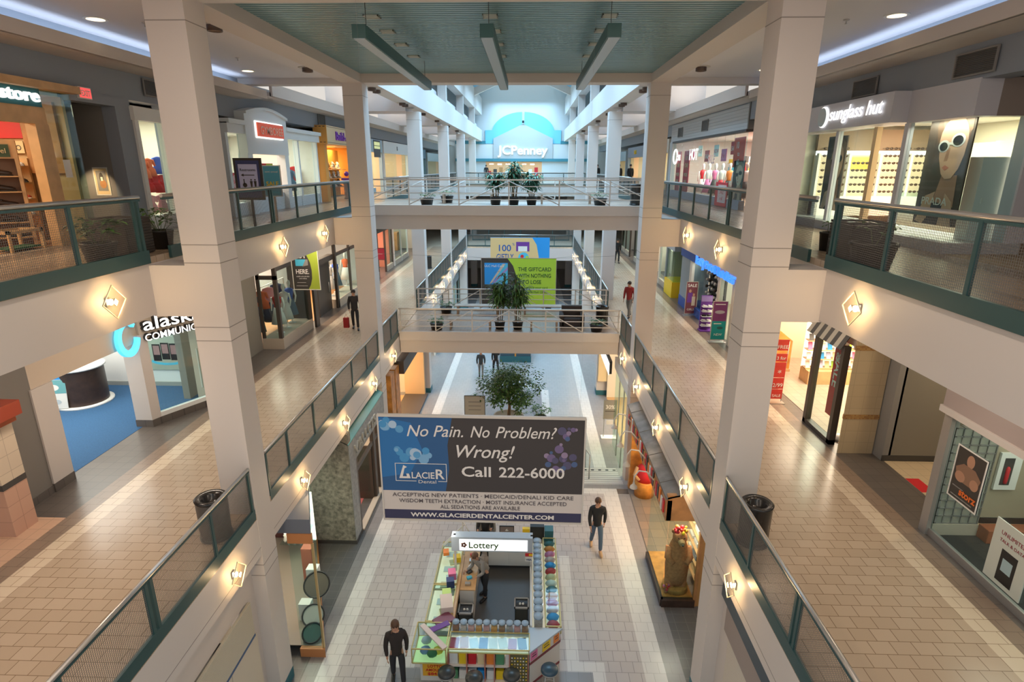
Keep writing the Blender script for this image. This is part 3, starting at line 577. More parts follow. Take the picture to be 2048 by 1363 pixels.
sign('window_poster', 'tilted red and green poster in the arched pylon niche', 'poster', F((-8.95, 21.3, 11.1), (0.3, 1, 0)), 1.1, 0.95, RED, [('r', LIME, 0.75, 1.08, 0.1, 0.93), ('t', 'PLAY', 0.36, 0.55, 0.26, PAPER, dict(bold=0.02)), ('t', 'SALE', 0.36, 0.2, 0.24, PAPER, dict(bold=0.02))])
sign('round_window_decal', 'red round sale decal in the near window of the white front', 'decal', FRL(X + 0.02, 19.2, 11.2), 0.55, 0.55, P('decal_red', (0.6, 0.06, 0.08), 0.5), [('e', P('decal_pale', (0.78, 0.5, 0.5), 0.5), 0.275, 0.275, 0.22, 0.22), ('t', 'SALE', 0.275, 0.22, 0.15, RED, {})])
# bear workshop
t = thing('bear_workshop_facade', 'tan box fascia with stitched edges and purple Build-A-Bear lettering', 'storefront', (X, 31, L3))
BT2 = P('fascia_tan', (0.72, 0.57, 0.36), 0.6); BT3 = P('fascia_orange', (0.70, 0.33, 0.07), 0.6)
B().box(BT2, X - 0.1, X + 0.5, 27.45, 35, 12.92, 13.7).done('fascia', t)
b = B().box(BT3, X - 0.1, X + 0.5, 27.40, 27.45, 12.92, 13.7); b.done('fascia_side', t)
b = B()
for z in (12.97, 13.63):
    for k in range(50): b.box(P('stitch_dark', (0.06, 0.03, 0.02), 0.6), X + 0.5, X + 0.506, 27.5 + 0.15 * k, 27.58 + 0.15 * k, z, z + 0.025)
    for k in range(3): b.box(P('stitch_dark', (0.06, 0.03, 0.02), 0.6), X + 0.0 + 0.17 * k, X + 0.1 + 0.17 * k, 27.394, 27.40, z, z + 0.03)
b.done('stitching', t)
txt('sign_lettering', 'Build-A-Bear', FRL(X + 0.51, 28.9, 13.1), 1.4, 0.03, 0.52, P('lettering_purple', (0.20, 0.03, 0.42), 0.5), t, ext=0.03, bold=0.02, width=3.4)
YI = P('yellow_orange_paint', (0.85, 0.45, 0.08), 0.6)
shell('bear_workshop', X - 0.1, -12.0, 27.5, 35, L3, 12.95, YI, None, 420, (1, 0.8, 0.45))
B().box(BT3, X - 0.3, X + 0.3, 27.5, 27.9, L3, 12.92).done('wall_pier_orange', kind='structure')
sh = thing('toy_shelf', 'lit orange shelf rack of toys in the bear workshop', 'shelving', (-9.9, 31.0, L3))
B().box(P('shelf_back_orange', (0.9, 0.42, 0.06), 0.6), -10.1, -10.0, 27.6, 34.5, L3, 12.8).done('back_panel', sh)
for z in (10.9, 11.35, 11.8): B().box(WOODL, -10.0, -9.6, 27.6, 34.5, z - 0.03, z).done('shelf', sh)
def bear_mesh(m):
    b = B(); b.ball(m, (0, 0, 0.12), (0.10, 0.09, 0.12)); b.ball(m, (0.02, 0, 0.28), 0.085)
    for s in (-1, 1): b.ball(m, (0, s * 0.07, 0.35), 0.03, 8, 5); b.ball(m, (0.08, s * 0.07, 0.05), (0.09, 0.04, 0.04), 8, 5); b.ball(m, (0.05, s * 0.11, 0.17), (0.04, 0.04, 0.07), 8, 5)
    b.ball(CREAMP, (0.1, 0, 0.265), 0.03, 8, 5)
    o = b.done('toy_bear'); me = o.data; bpy.data.objects.remove(o); return me
BEARS = [bear_mesh(P('plush_' + n, c, 0.9)) for n, c in (('white', (0.75, 0.72, 0.68)), ('brown', (0.25, 0.12, 0.05)), ('grey', (0.4, 0.38, 0.36)))]
for k, z in enumerate((10.9, 11.35, 11.8)):
    for j in range(8): put(BEARS[(j + k) % 3 if k == 2 else (0 if k == 1 else j % 3)], 'toy_bear', (-9.78, 27.9 + 0.8 * j, z), 0, 'plush toy bear on the %s shelf of the orange shelf wall' % ('lowest', 'middle', 'highest')[k], 'toy', 'toy bears on the %s shelf' % ('lowest', 'middle', 'highest')[k], 1.05)
sign('hanging_sign', 'blue square sign with white strokes above the toy shelves', 'sign', FRL(-9.95, 28.0, 12.0), 1.5, 0.75, P('sign_slate_blue', (0.16, 0.28, 0.45), 0.5), [('p', PAPER, [(0.15, 0.65), (0.25, 0.65), (0.45, 0.15), (0.35, 0.15)]), ('p', PAPER, [(0.5, 0.65), (0.6, 0.65), (0.75, 0.1), (0.65, 0.1)]), ('t', '6', 1.1, 0.15, 0.7, PAPER, dict(bold=0.02))])
ks = thing('name_kiosk', 'small purple-topped kiosk standing before the toy shelves', 'kiosk', (-8.3, 30.2, L3))
B().lathe(P('kiosk_brown', (0.28, 0.2, 0.14), 0.6), [(0.2, 0), (0.16, 0.1), (0.16, 0.85), (0.2, 0.9)], (-8.3, 30.2, L3), 14).done('body', ks); B().box(PURPLE, -8.5, -8.1, 29.95, 30.45, L3 + 0.9, L3 + 1.0).done('top', ks); B().ball(PURPLE, (-8.3, 30.2, L3 + 1.2), 0.12).done('knob', ks)
# restroom sign and blue poster stand on the walk
t = thing('restroom_sign', 'black floor-standing restroom sign with arrow and blue face', 'sign', (-6.35, 15.4, L3))
fr = FRC(-6.71, 15.4, L3)
b = B().box(BLACK, -6.375, -6.325, 15.41, 15.46, L3, L3 + 0.75); b.box(BLACK, -6.6, -6.1, 15.25, 15.65, L3, L3 + 0.03); b.done('stand', t)
b = B(); slab(b, BLACK, fr, 0, 0.72, 0.72, 1.75, -0.04, 0); slab(b, NAVY, fr, 0.06, 0.66, 0.78, 1.69, 0, 0.01); slab(b, P('sign_lilac', (0.45, 0.47, 0.72), 0.5), fr, 0.12, 0.60, 0.95, 1.6, 0.01, 0.014); b.done('board', t)
txt('lettering', 'Restrooms', fr, 0.36, 1.43, 0.10, BLACK, t, c=0.016, width=0.40)
b = B(); slab(b, BLACK, fr, 0.22, 0.52, 1.325, 1.345, 0.014, 0.018); b.prism(BLACK, [fr.p(0.17, 1.335, 0.014), fr.p(0.24, 1.37, 0.014), fr.p(0.24, 1.30, 0.014)], fr.n * 0.004)
for x in (0.42, 0.52): b.prism(BLACK, fr.ell(x, 1.22, 0.02, 0.02, 0.014), fr.n * 0.004); b.prism(BLACK, [fr.p(x - 0.035, 1.19, 0.014), fr.p(x + 0.035, 1.19, 0.014), fr.p(x + 0.015, 1.02, 0.014), fr.p(x - 0.015, 1.02, 0.014)], fr.n * 0.004)
b.prism(BLACK, fr.ell(0.25, 1.09, 0.055, 0.055, 0.014), fr.n * 0.004); b.prism(BLACK, fr.ell(0.235, 1.22, 0.018, 0.018, 0.014), fr.n * 0.004); slab(b, BLACK, fr, 0.225, 0.25, 1.1, 1.2, 0.014, 0.018)
b.done('pictograms', t)
sign('poster_stand', 'blue poster with yellow SALE lettering standing behind the restroom sign', 'poster', FRC(-6.78, 17.2, L3 + 0.72), 0.52, 0.86, P('poster_cyan', (0.10, 0.42, 0.60), 0.5), [('t', 'semi annual', 0.26, 0.66, 0.08, PAPER, {}), ('t', 'SALE', 0.26, 0.3, 0.17, YELLOW, dict(bold=0.02)), ('r', CYAN, 0.08, 0.44, 0.08, 0.16)], edge=BRIGHT)
b = B().box(STEEL, -6.55, -6.49, 17.22, 17.26, L3, L3 + 0.8); b.box(STEEL, -6.72, -6.32, 17.1, 17.4, L3, L3 + 0.02); o = b.done('stand_foot'); o.parent = bpy.data.objects['poster_stand']; o.matrix_parent_inverse = Matrix.Translation(-Vector(o.parent.location))
# farther shops of the upper gallery, both sides
def plain_front(label, s, y0, y1, z0, ztop, fascia, text, tm, interior, power, hasglass=True, wallx=8.7, size=0.4):
    x = s * wallx; t = thing('shop_facade', label, 'storefront', (x, (y0 + y1) / 2, z0)); fr = (FRR if s > 0 else FRL)
    B().box(fascia, x - s * 0.02, x + s * 0.25, y0, y1, ztop - 0.75, ztop).done('fascia', t)
    for y in (y0, y1 - 0.18): B().box(fascia, x, x + s * 0.2, y, y + 0.18, z0, ztop - 0.75).done('pier', t)
    if hasglass:
        n = max(1, int((y1 - y0) / 1.8)); w = (y1 - y0 - 0.36) / n
        for k in range(n):
            if k == n // 2: continue
            B().box(GL, x + s * 0.08, x + s * 0.09, y0 + 0.2 + w * k, y0 + 0.16 + w * (k + 1), z0 + 0.3, ztop - 0.75).done('pane', t)
            B().box(fascia, x, x + s * 0.15, y0 + 0.18 + w * k, y0 + 0.18 + w * (k + 1), z0, z0 + 0.3).done('stall_riser', t)
    if text: txt('sign_lettering', text, fr(x - s * 0.03, (y0 + y1) / 2, ztop - 0.6), 0, 0.08, size, tm, t, ext=0.02, bold=0.01)
    shell('far_shop', x + s * 0.25, s * 12, y0, y1, z0, ztop - 0.3, interior, None, power)
    return t
def stock(s, y0, y1, z0, cols, label, grp, x=9.9, n=6):
    t = thing('stock_shelf', label, 'shelving', (s * x, (y0 + y1) / 2, z0))
    B().box(PAPER, s * (x + 0.3), s * (x + 0.35), y0, y1, z0, z0 + 2.0).done('back_panel', t)
    for k in range(4): B().box(WOODL, s * x, s * (x + 0.3), y0, y1, z0 + 0.4 + 0.45 * k, z0 + 0.43 + 0.45 * k).done('shelf', t)
    w = (y1 - y0) / n
    for k in range(4):
        for j in range(n):
            h = 0.18 + 0.16 * random.random(); ww = w * (0.55 + 0.3 * random.random()); y = y0 + w * (j + 0.5); zz = z0 + 0.43 + 0.45 * k
            b = B().box(cols[(j * 3 + k * 5) % len(cols)], s * (x + 0.03), s * (x + 0.25), y - ww / 2, y + ww / 2, zz, zz + h)
            tag(b.done('merchandise_box', loc=(s * (x + 0.14), y, zz), bevel=0.008), 'boxed goods on the %s of the %s' % (['lowest shelf', 'second shelf', 'third shelf', 'highest shelf'][k], grp), 'box', 'goods on the %s of the %s' % (['lowest shelf', 'second shelf', 'third shelf', 'highest shelf'][k], grp))
GB = P('front_glass_blue', (0.35, 0.45, 0.50), 0.4); IW = P('interior_warm', (0.75, 0.55, 0.34), 0.6)
plain_front('pale blue-grey upper shop front with dark lit sign box past the second column', -1, 35.3, 39.6, L3, 13.55, GB, '', LITW, IW, 200)
sign('sign_box', 'dark sign box with yellow-green face on the pale blue-grey front', 'sign', FRL(-8.66, 37.4, 12.5), 1.6, 1.0, DARK, [('r', P('face_yellow_green', (0.75, 0.78, 0.35), 0.5, emit=0.5), 0.1, 1.5, 0.5, 0.9), ('r', DARK, 0.1, 1.5, 0.66, 0.7)])
plain_front('white upper shop front with oak doorway beyond the dark sign box', -1, 40, 48, L3, 13.55, BRIGHT, 'B', GREY, IW, 260)
plain_front('dark blue upper shop front with tall narrow sign', -1, 48.5, 56, L3, 13.4, P('front_slate', (0.05, 0.13, 0.2), 0.5), 'the room', P('lettering_pale', (0.6, 0.7, 0.75), 0.5), IW, 200)
plain_front('pale upper front near the department store, shoe store side', -1, 57, 70, L3, 13.2, GB, '', LITW, SHOPWALL, 150)
plain_front('grey upper shop front with yellow sign near the far columns, sunglasses side', 1, 43, 50, L3, 13.4, GREYBLUE, 'TOYS', YELLOW, IW, 220)
plain_front('pale upper front with red band near the department store, sunglasses side', 1, 51, 62, L3, 13.2, GB, '', LITW, IW, 180)
plain_front('cream upper front with lit doorway beyond the red poster shop', 1, 35.5, 42, L3, 13.5, SHOPWALL, '', LITW, IW, 240)
sign('blade_sign', 'dark blue square sign with pale letters beyond the red poster shop', 'sign', FRR(8.62, 38.3, 12.0), 2.2, 1.4, P('sign_dark_blue', (0.03, 0.08, 0.13), 0.5), [('t', 'A', 0.5, 0.7, 0.5, CYAN, {}), ('t', 'S', 1.3, 0.4, 0.5, CYAN, {})])

# ================================================================== upper gallery, sunglasses side
X = 8.7; LAV = P('front_lavender', (0.62, 0.63, 0.70), 0.45)
t = thing('sunglasses_store_facade', 'lavender-white store front with glowing sunglass hut letters', 'storefront', (X, 14.5, L3))
B().box(LAV, X - 0.35, X + 0.4, 13.4, 18.6, 12.86, 13.47).done('sign_fascia', t); B().box(LAV, X, X + 0.4, 11.45, 13.4, 12.84, 13.47).done('corner_fascia', t)
B().box(P('fascia_taupe', (0.30, 0.26, 0.24), 0.5), X + 0.4, 12, 11.45, 11.75, 12.84, 13.47).done('return_fascia', t)
fr = FRR(X - 0.36, 16.55, 12.88); txt('sign_lettering', 'sunglass hut', fr, 0.50, 0.19, 0.44, LITW, t, c=0.03, ext=0.008, bold=0.0, shear=0.2, width=2.35, align='LEFT')
b = B(); b.prism(LITW, fr.ell(0.18, 0.30, 0.25, 0.25, 0.0, 28), fr.n * 0.03); b.done('round_logo', t); b = B(); b.prism(P('logo_blue_white', (0.6, 0.72, 0.8), 0.5), fr.ell(0.145, 0.30, 0.215, 0.225, 0.028, 28), fr.n * 0.01); b.done('logo_disc', t)
b = B(); b.box(P('plinth_grey', (0.45, 0.47, 0.5), 0.5), X - 0.12, 10.0, 11.35, 18.4, L3, L3 + 0.2); b.done('plinth', t)
B().box(LAV, 9.75, 10.15, 11.4, 11.75, L3 + 0.2, 12.84).done('jamb', t)
for y in (13.30, 14.45, 16.2): B().box(CREAMP if y == 14.45 else LAV, X, X + 0.12, y, y + 0.14, L3 + 0.2, 12.84).done('mullion', t)
for ya, yb in ((11.45, 12.4), (12.41, 13.3), (14.59, 15.4), (15.41, 16.2), (16.34, 18.4)): B().box(GL, X + 0.05, X + 0.06, ya, yb, L3 + 0.2, 12.84).done('pane', t)
B().box(GL, X + 0.06, 9.75, 11.45, 11.46, L3 + 0.2, 12.84).done('pane', t)
shell('sunglasses_store', X + 0.2, 13.0, 11.75, 18.6, L3, 13.1, P('shop_wall_ivory', (0.78, 0.72, 0.60), 0.6), P('shop_floor_oak', (0.5, 0.25, 0.1), 0.5), 420, (1, 0.84, 0.58), ends=(0, 1))
def ad_face(label, fr, w, h, text, glasses, group=None):
    SK1 = P('print_skin', (0.72, 0.45, 0.31), 0.5); SK2 = P('print_skin_dark', (0.48, 0.26, 0.17), 0.5); HR = P('print_hair', (0.16, 0.09, 0.055), 0.5); BD = P('print_backdrop', (0.10, 0.07, 0.055), 0.5)
    q = lambda pts: [(a * w, z * h) for a, z in pts]
    sh = [('p', HR, q([(0.28, 0.95), (0.75, 0.99), (0.99, 0.9), (0.93, 0.68), (0.6, 0.72), (0.25, 0.68), (0.18, 0.82)])),
          ('p', P('print_dress', (0.03, 0.03, 0.05), 0.5), q([(0.05, 0.0), (0.95, 0.0), (0.86, 0.14), (0.62, 0.24), (0.3, 0.27), (0.08, 0.18)])),
          ('p', P('print_hair_light', (0.26, 0.16, 0.10), 0.5), q([(0.3, 0.86), (0.42, 0.97), (0.7, 0.985), (0.95, 0.9), (0.97, 0.78), (0.85, 0.7), (0.4, 0.72)])),
          ('p', SK2, q([(0.40, 0.2), (0.88, 0.16), (0.84, 0.42), (0.5, 0.42)])),
          ('p', SK1, q([(0.06, 0.02), (0.2, 0.24), (0.42, 0.28), (0.36, 0.08), (0.24, 0.0)])), ('p', SK1, q([(0.62, 0.0), (0.92, 0.0), (0.84, 0.2), (0.66, 0.27)])),
          ('e', SK1, 0.61 * w, 0.70 * h, 0.31 * w, 0.195 * h), ('p', SK1, q([(0.31, 0.72), (0.92, 0.70), (0.90, 0.58), (0.83, 0.47), (0.72, 0.395), (0.58, 0.385), (0.47, 0.43), (0.36, 0.56)])),
          ('p', SK2, q([(0.52, 0.64), (0.58, 0.64), (0.56, 0.535), (0.48, 0.53)])),
          ('p', P('print_lip', (0.6, 0.2, 0.15), 0.5), q([(0.47, 0.48), (0.53, 0.50), (0.63, 0.48), (0.55, 0.455)])),
          ('e', glasses, 0.42 * w, 0.655 * h, 0.125 * w, 0.05 * h), ('e', glasses, 0.72 * w, 0.70 * h, 0.15 * w, 0.055 * h), ('r', glasses, 0.5 * w, 0.62 * w, 0.665 * h, 0.685 * h),
          ('e', BLACK, 0.42 * w, 0.652 * h, 0.09 * w, 0.035 * h), ('e', BLACK, 0.72 * w, 0.697 * h, 0.11 * w, 0.04 * h)]
    if text: sh.append(('t', text, w * 0.45, h * 0.17, w * 0.16, PAPER, dict(bold=0.01, width=w * 0.6)))
    return sign('advert_panel', label, 'advert', fr, w, h, BD, sh, thick=0.03, group=group)
ad_face('tall advert of a woman in white sunglasses, PRADA lettering below', FRR(8.98, 13.02, L3 + 0.45), 1.28, 2.3, 'PRADA', PAPER)
ad_face('pale advert of a woman in dark sunglasses behind the far shop pane', FRR(9.0, 17.3, L3 + 0.45), 1.0, 1.9, '', BLACK)
cs = thing('white_display_cabinet', 'white cabinet behind the tall PRADA advert', 'cabinet', (9.55, 11.95, L3 + 0.2))
B().box(BRIGHT, 9.3, 9.8, 11.8, 12.15, L3 + 0.2, L3 + 1.75).done('body', cs); B().box(PAPER, 9.42, 9.45, 11.78, 11.8, L3 + 0.9, L3 + 1.0).done('handle', cs)
wl = thing('eyewear_rack', 'glowing white bank of eyewear racks at the back of the sunglasses store', 'display rack', (12.8, 15.2, L3))
B().box(P('glow_back', (0.95, 0.9, 0.78), 0.5, emit=0.25), 12.85, 12.95, 11.9, 18.4, L3 + 0.5, 12.6).done('back_panel', wl)
for y in (12.3, 13.5, 14.7, 15.9, 17.1): B().box(BRIGHT, 12.5, 12.85, y - 0.06, y + 0.06, L3 + 0.2, 12.6).done('upright', wl)
B().box(BRIGHT, 12.2, 12.85, 11.9, 18.4, L3 + 0.2, L3 + 0.75).done('drawer_unit', wl)
B().box(P('glow_yellow', (0.9, 0.6, 0.12), 0.5, emit=0.3), 12.8, 12.84, 14.75, 15.5, 11.95, 12.4).done('yellow_card', wl)
b = B(); LM = P('lens_brown', (0.05, 0.03, 0.02), 0.2)
for s in (-1, 1): b.ball(LM, (0, s * 0.055, 0), (0.012, 0.05, 0.034), 8, 5)
b.tube(BLACK, [(0, -0.02, 0.01), (-0.008, 0, 0.015), (0, 0.02, 0.01)], 0.006, 5)
for s in (-1, 1): b.tube(BLACK, [(0, s * 0.105, 0.012), (0.11, s * 0.105, 0.005)], 0.005, 5)
_o = b.done('sunglasses'); SG = _o.data; bpy.data.objects.remove(_o)
for c, y0 in enumerate((12.42, 13.62)):
    for r in range(7):
        for k in range(4):
            put(SG, 'sunglasses', (12.78, y0 + 0.13 + 0.26 * k, L3 + 0.9 + 0.2 * r), 0, 'dark pair of sunglasses on the glowing wall rack, %s bay from the entrance corner' % ('first', 'second', 'third', 'fourth', 'fifth')[c], 'sunglasses', 'sunglasses in the %s bay' % ('first', 'second', 'third', 'fourth', 'fifth')[c], 1.12)
w2 = thing('eyewear_rack', 'white eyewear rack under a brown panel seen through the sunglasses store doorway', 'display rack', (11, 18.4, L3))
B().box(P('rack_ivory', (0.85, 0.76, 0.58), 0.5), 9.2, 12.8, 18.42, 18.5, L3 + 0.2, 12.35).done('back_panel', w2); B().box(P('panel_brown', (0.28, 0.20, 0.14), 0.6), 9.2, 12.8, 18.36, 18.5, 12.42, 13.0).done('brown_panel', w2); B().box(BRIGHT, 9.2, 12.8, 18.0, 18.42, L3 + 0.2, L3 + 0.75).done('drawer_unit', w2); B().box(LITW, 9.2, 12.8, 18.34, 18.42, 12.3, 12.42).done('light_strip', w2)
for k in range(5): B().box(BRIGHT, 9.2 + 0.88 * k, 9.27 + 0.88 * k, 18.2, 18.42, L3 + 0.2, 12.35).done('upright', w2)
for c in range(4):
    for r in range(7):
        if c == 1 and r > 4: continue
        for k in range(3): put(SG, 'sunglasses', (9.43 + 0.88 * c + 0.255 * k, 18.22, L3 + 0.88 + 0.2 * r), PI / 2, 'dark pair of sunglasses on the rack facing the doorway, %s bay from the shop windows' % ORD[c], 'sunglasses', 'sunglasses in the %s doorway bay' % ORD[c], 1.12)
B().box(P('glow_yellow', (0.9, 0.6, 0.12), 0.5, emit=0.3), 10.2, 10.8, 18.38, 18.42, 11.9, 12.25).done('yellow_card', w2)
ct = thing('glass_counter', 'low bright glass display counter in the sunglasses store', 'counter', (10.8, 14.8, L3)); B().box(BRIGHT, 10.4, 11.1, 13.6, 16.0, L3, L3 + 0.55).done('base', ct); B().box(GL, 10.4, 11.1, 13.6, 16.0, L3 + 0.55, L3 + 0.95).done('glass_case', ct); B().box(LITPANEL, 10.5, 11.0, 13.7, 15.9, L3 + 0.56, L3 + 0.58).done('lit_tray', ct)
t = thing('exit_sign', 'small red EXIT sign inside the sunglasses store', 'exit sign', (11.5, 13.6, 12.55)); B().box(PAPER, 11.5, 11.54, 13.4, 13.8, 12.5, 12.68).done('housing', t); B().box(LITRED, 11.47, 11.5, 13.43, 13.77, 12.52, 12.66).done('face', t)
area('window_head_light', (8.84, 12.35, 12.8), (0, -0.35, 0), 0.1, 1.5, 16, (1, 0.85, 0.65))
# taupe block and brown wall towards the camera
b = B(); b.box(P('pier_brown', (0.30, 0.22, 0.15), 0.55), 10.15, 12.5, 11.5, 11.8, L3, 12.84); b.box(P('pier_brown', (0.30, 0.22, 0.15), 0.55), 10.6, 10.8, 4, 11.5, L3, 13.45); b.done('wall_upper_piers_right', kind='structure')
# red poster shop
t = thing('poster_store_facade', 'grey board-clad store front with window of red sale posters', 'storefront', (X, 29, L3))
SID = P('siding_grey', (0.50, 0.52, 0.54), 0.55)
b = B()
for k in range(7): b.box(SID, X - 0.02 + 0.006 * (k % 2), X + 0.3, 23.0, 35.0, 13.28 + 0.125 * k, 13.40 + 0.125 * k)
b.done('board_cladding', t)
B().box(P('pier_grey_dark', (0.20, 0.20, 0.19), 0.6), X - 0.02, 10.5, 22.9, 23.0, 13.28, 14.2).done('cladding_end', t)
B().box(SID, X - 0.02, X + 0.2, 34.6, 35.2, L3, 13.28).done('pier', t); B().box(DARK, X - 0.03, X + 0.25, 23.0, 34.6, 13.2, 13.29).done('head_rail', t)
B().box(GREYBLUE, X - 0.02, X + 0.2, 23.0, 34.6, L3, L3 + 0.35).done('stall_riser', t)
for k in range(6): B().box(GL, X + 0.05, X + 0.06, 23.0 + 1.94 * k, 24.92 + 1.94 * k, L3 + 0.35, 13.2).done('pane', t)
shell('poster_store', X + 0.2, 13.5, 22.4, 34.8, L3, 13.3, P('shop_wall_pinkish', (0.78, 0.68, 0.64), 0.6), None, 700, (1, 0.92, 0.8))
grille('square grey grille on the board-clad front, nearer the column', FRR(X - 0.03, 28.9, 13.5), 0.95, 0.48)
grille('square grey grille on the board-clad front, farther along', FRR(X - 0.03, 33.4, 13.45), 0.95, 0.48)
sh = F((X + 0.02, 34.4, 12.25), (0, -1, 0))
fr = FRR(X + 0.03, 34.4, 12.1)
t2 = thing('lit_window_sign', 'white script lettering glowing in the window of the board-clad front', 'sign', (X + 0.02, 33, 12.1))
b = B(); b.tube(LITW, [fr.p(0.5 + 0.42 * math.cos(a), 0.4 + 0.36 * math.sin(a)) for a in [0.3 + 5.6 * i / 20 for i in range(21)]], 0.045, 6); b.done('loop_stroke', t2)
txt('lettering', 'Enu', fr, 1.2, 0.2, 0.62, LITW, t2, bold=0.015); txt('lettering', 'HOT', fr, 4.2, 0.2, 0.72, LITW, t2, bold=0.02)
txt('lettering', 'SALE', fr, 7.2, 0.02, 0.5, P('lettering_pinkwhite', (0.9, 0.7, 0.7), 0.5), t2, bold=0.01)
RP = P('poster_red', (0.66, 0.03, 0.05), 0.5)
for k, (y, w, h, z, l) in enumerate(((33.9, 0.9, 2.0, 10.75, 'end of the window row'), (32.3, 1.1, 2.0, 10.75, 'second in the window row'))):
    sign('sale_poster', 'tall red sale poster with pale writing, %s farthest from the column' % l, 'poster', FRR(X + 0.12, y, z), w, h, RP, [('t', 'BUY', w / 2, 1.55, 0.3, CREAMP, {}), ('t', 'ONE', w / 2, 1.2, 0.3, CREAMP, {}), ('t', 'MORE', w / 2, 0.75, 0.25, CREAMP, {}), ('t', 'FREE', w / 2, 0.4, 0.25, CREAMP, {})])
sign('sale_poster', 'square red 10 TO 60 poster hanging high by the column', 'poster', FRR(X + 0.12, 24.6, 11.95), 1.2, 1.1, P('poster_scarlet', (0.78, 0.07, 0.03), 0.5), [('t', '10', 0.4, 0.7, 0.36, PAPER, {}), ('t', 'to', 0.6, 0.42, 0.26, PAPER, {}), ('t', '60', 0.6, 0.1, 0.3, PAPER, {})])
sign('sale_poster', 'red framed white sale board low behind the railing', 'poster', FRR(X - 0.05, 25.9, L3 + 0.02), 1.5, 0.95, RP, [('r', P('poster_pale', (0.75, 0.6, 0.58), 0.5), 0.35, 1.4, 0.15, 0.85), ('t', 'SALE', 0.87, 0.5, 0.25, RED, {}), ('t', 'mall', 0.87, 0.25, 0.2, RED, {})])
ad_face('photo poster of a dark-haired woman beside the column in the red poster shop', FRR(X + 0.12, 24.4, L3 + 0.3), 1.2, 1.5, '', P('print_brown', (0.2, 0.1, 0.07), 0.5))
for k, (y, z, m, s2) in enumerate(((32.0, 12.3, PINK, '50%'), (30.6, 12.45, PAPER, 'HOT'), (29.4, 12.2, RED, 'SALE'), (28.0, 12.4, PAPER, 'NOW'), (26.9, 12.2, PINK, '2 for 1'), (25.7, 12.45, RED, 'SALE'))):
    t2 = sign('hanging_card', '%s card reading %s hanging in the red poster shop window' % (['pink', 'white', 'red', 'white', 'pink', 'red'][k], s2), 'card', FRR(X + 0.35, y, z), 0.7, 0.5, m, [('t', s2, 0.35, 0.15, 0.26, RED if m is not RED else PAPER, {})]); t2['label'] = '%s hanging card reading %s, %s from its far end, red poster window' % (['pink', 'white', 'red', 'white', 'pink', 'red'][k], s2, ORD[k])
    B().box(STEEL, X + 0.345, X + 0.355, y - 0.355, y - 0.345, z + 0.5, 13.3).done('hanger', t2)
for k in range(7): mannequin('%s mannequin in the red poster shop window, %s from the column' % (['white-topped', 'red-topped', 'orange-topped', 'white-topped', 'pink-topped', 'white-topped', 'red-topped'][k], ['first', 'second', 'third', 'fourth', 'fifth', 'sixth', 'seventh'][k]), (9.7, 25.4 + 1.05 * k, L3), PI, [PAPER, RED, ORANGE, PAPER, PINK, PAPER, RED][k], [DARK, PAPER, DARK, RED, DARK, PINK, PAPER][k])
stock(1, 25, 34, L3, [RED, ORANGE, PAPER, PINK, YELLOW, DARK, CYAN], 'colourful stock shelves at the back of the red poster shop', 'red poster shop shelves', x=11.6, n=9)
# ================================================================== middle gallery, blue-carpet phone shop side
Z = L2
PK = TILE('pink_tile', (0.60, 0.36, 0.26), (0.56, 0.33, 0.24), (0.42, 0.25, 0.18), w=0.32, h=0.32, off=0, plane='yz'); PKX = TILE('pink_tile_front', (0.60, 0.36, 0.26), (0.56, 0.33, 0.24), (0.42, 0.25, 0.18), w=0.32, h=0.32, off=0, plane='xz')
t = thing('tiled_pier', 'pink and cream tiled pier with dark band at the near edge of the walk', 'pier', (-9.15, 9.6, Z))
CT = TILE('cream_tile', (0.66, 0.55, 0.42), (0.63, 0.52, 0.40), (0.45, 0.36, 0.28), w=0.32, h=0.32, off=0, plane='yz')
B().box(PK, -9.395, -8.87, 9.34, 9.86, Z, Z + 0.98).done('lower_tiles', t); B().box(DARK, -9.395, -8.865, 9.335, 9.865, Z + 0.98, Z + 1.1).done('dark_band', t); B().box(CT, -9.395, -8.87, 9.34, 9.86, Z + 1.1, Z + 2.2).done('upper_tiles', t)
B().box(P('red_lacquer', (0.30, 0.05, 0.025), 0.4), -9.39, -8.6, 4, 9.85, Z + 2.35, Z + 2.62).done('red_beam', t); B().box(P('red_lacquer2', (0.42, 0.10, 0.04), 0.45), -9.39, -8.75, 4, 9.85, Z + 2.2, Z + 2.35).done('red_capital', t)
b = B(); b.box(TILE('pink_floor_tile', (0.62, 0.40, 0.27), (0.58, 0.37, 0.25), (0.42, 0.27, 0.18), w=0.32, h=0.32, off=0), -13, -8.42, 4, 10.0, Z, Z + 0.008); b.done('floor_pink_shop', kind='structure')
b = B(); b.box(P('paint_taupe', (0.20, 0.185, 0.17), 0.65), -9.6, -9.4, 9.86, 11.0, Z, 9.3); b.box(T_UPD, -9.4, -9.385, 9.86, 11.0, Z, Z + 0.16); b.done('wall_taupe_pier', kind='structure')
b = B().box(PAPER, -9.4, -9.39, 10.15, 10.21, Z + 0.28, Z + 0.40); tag(b.done('wall_socket', loc=(-9.4, 10.18, Z + 0.28)), 'small white wall socket low on the taupe wall', 'socket')
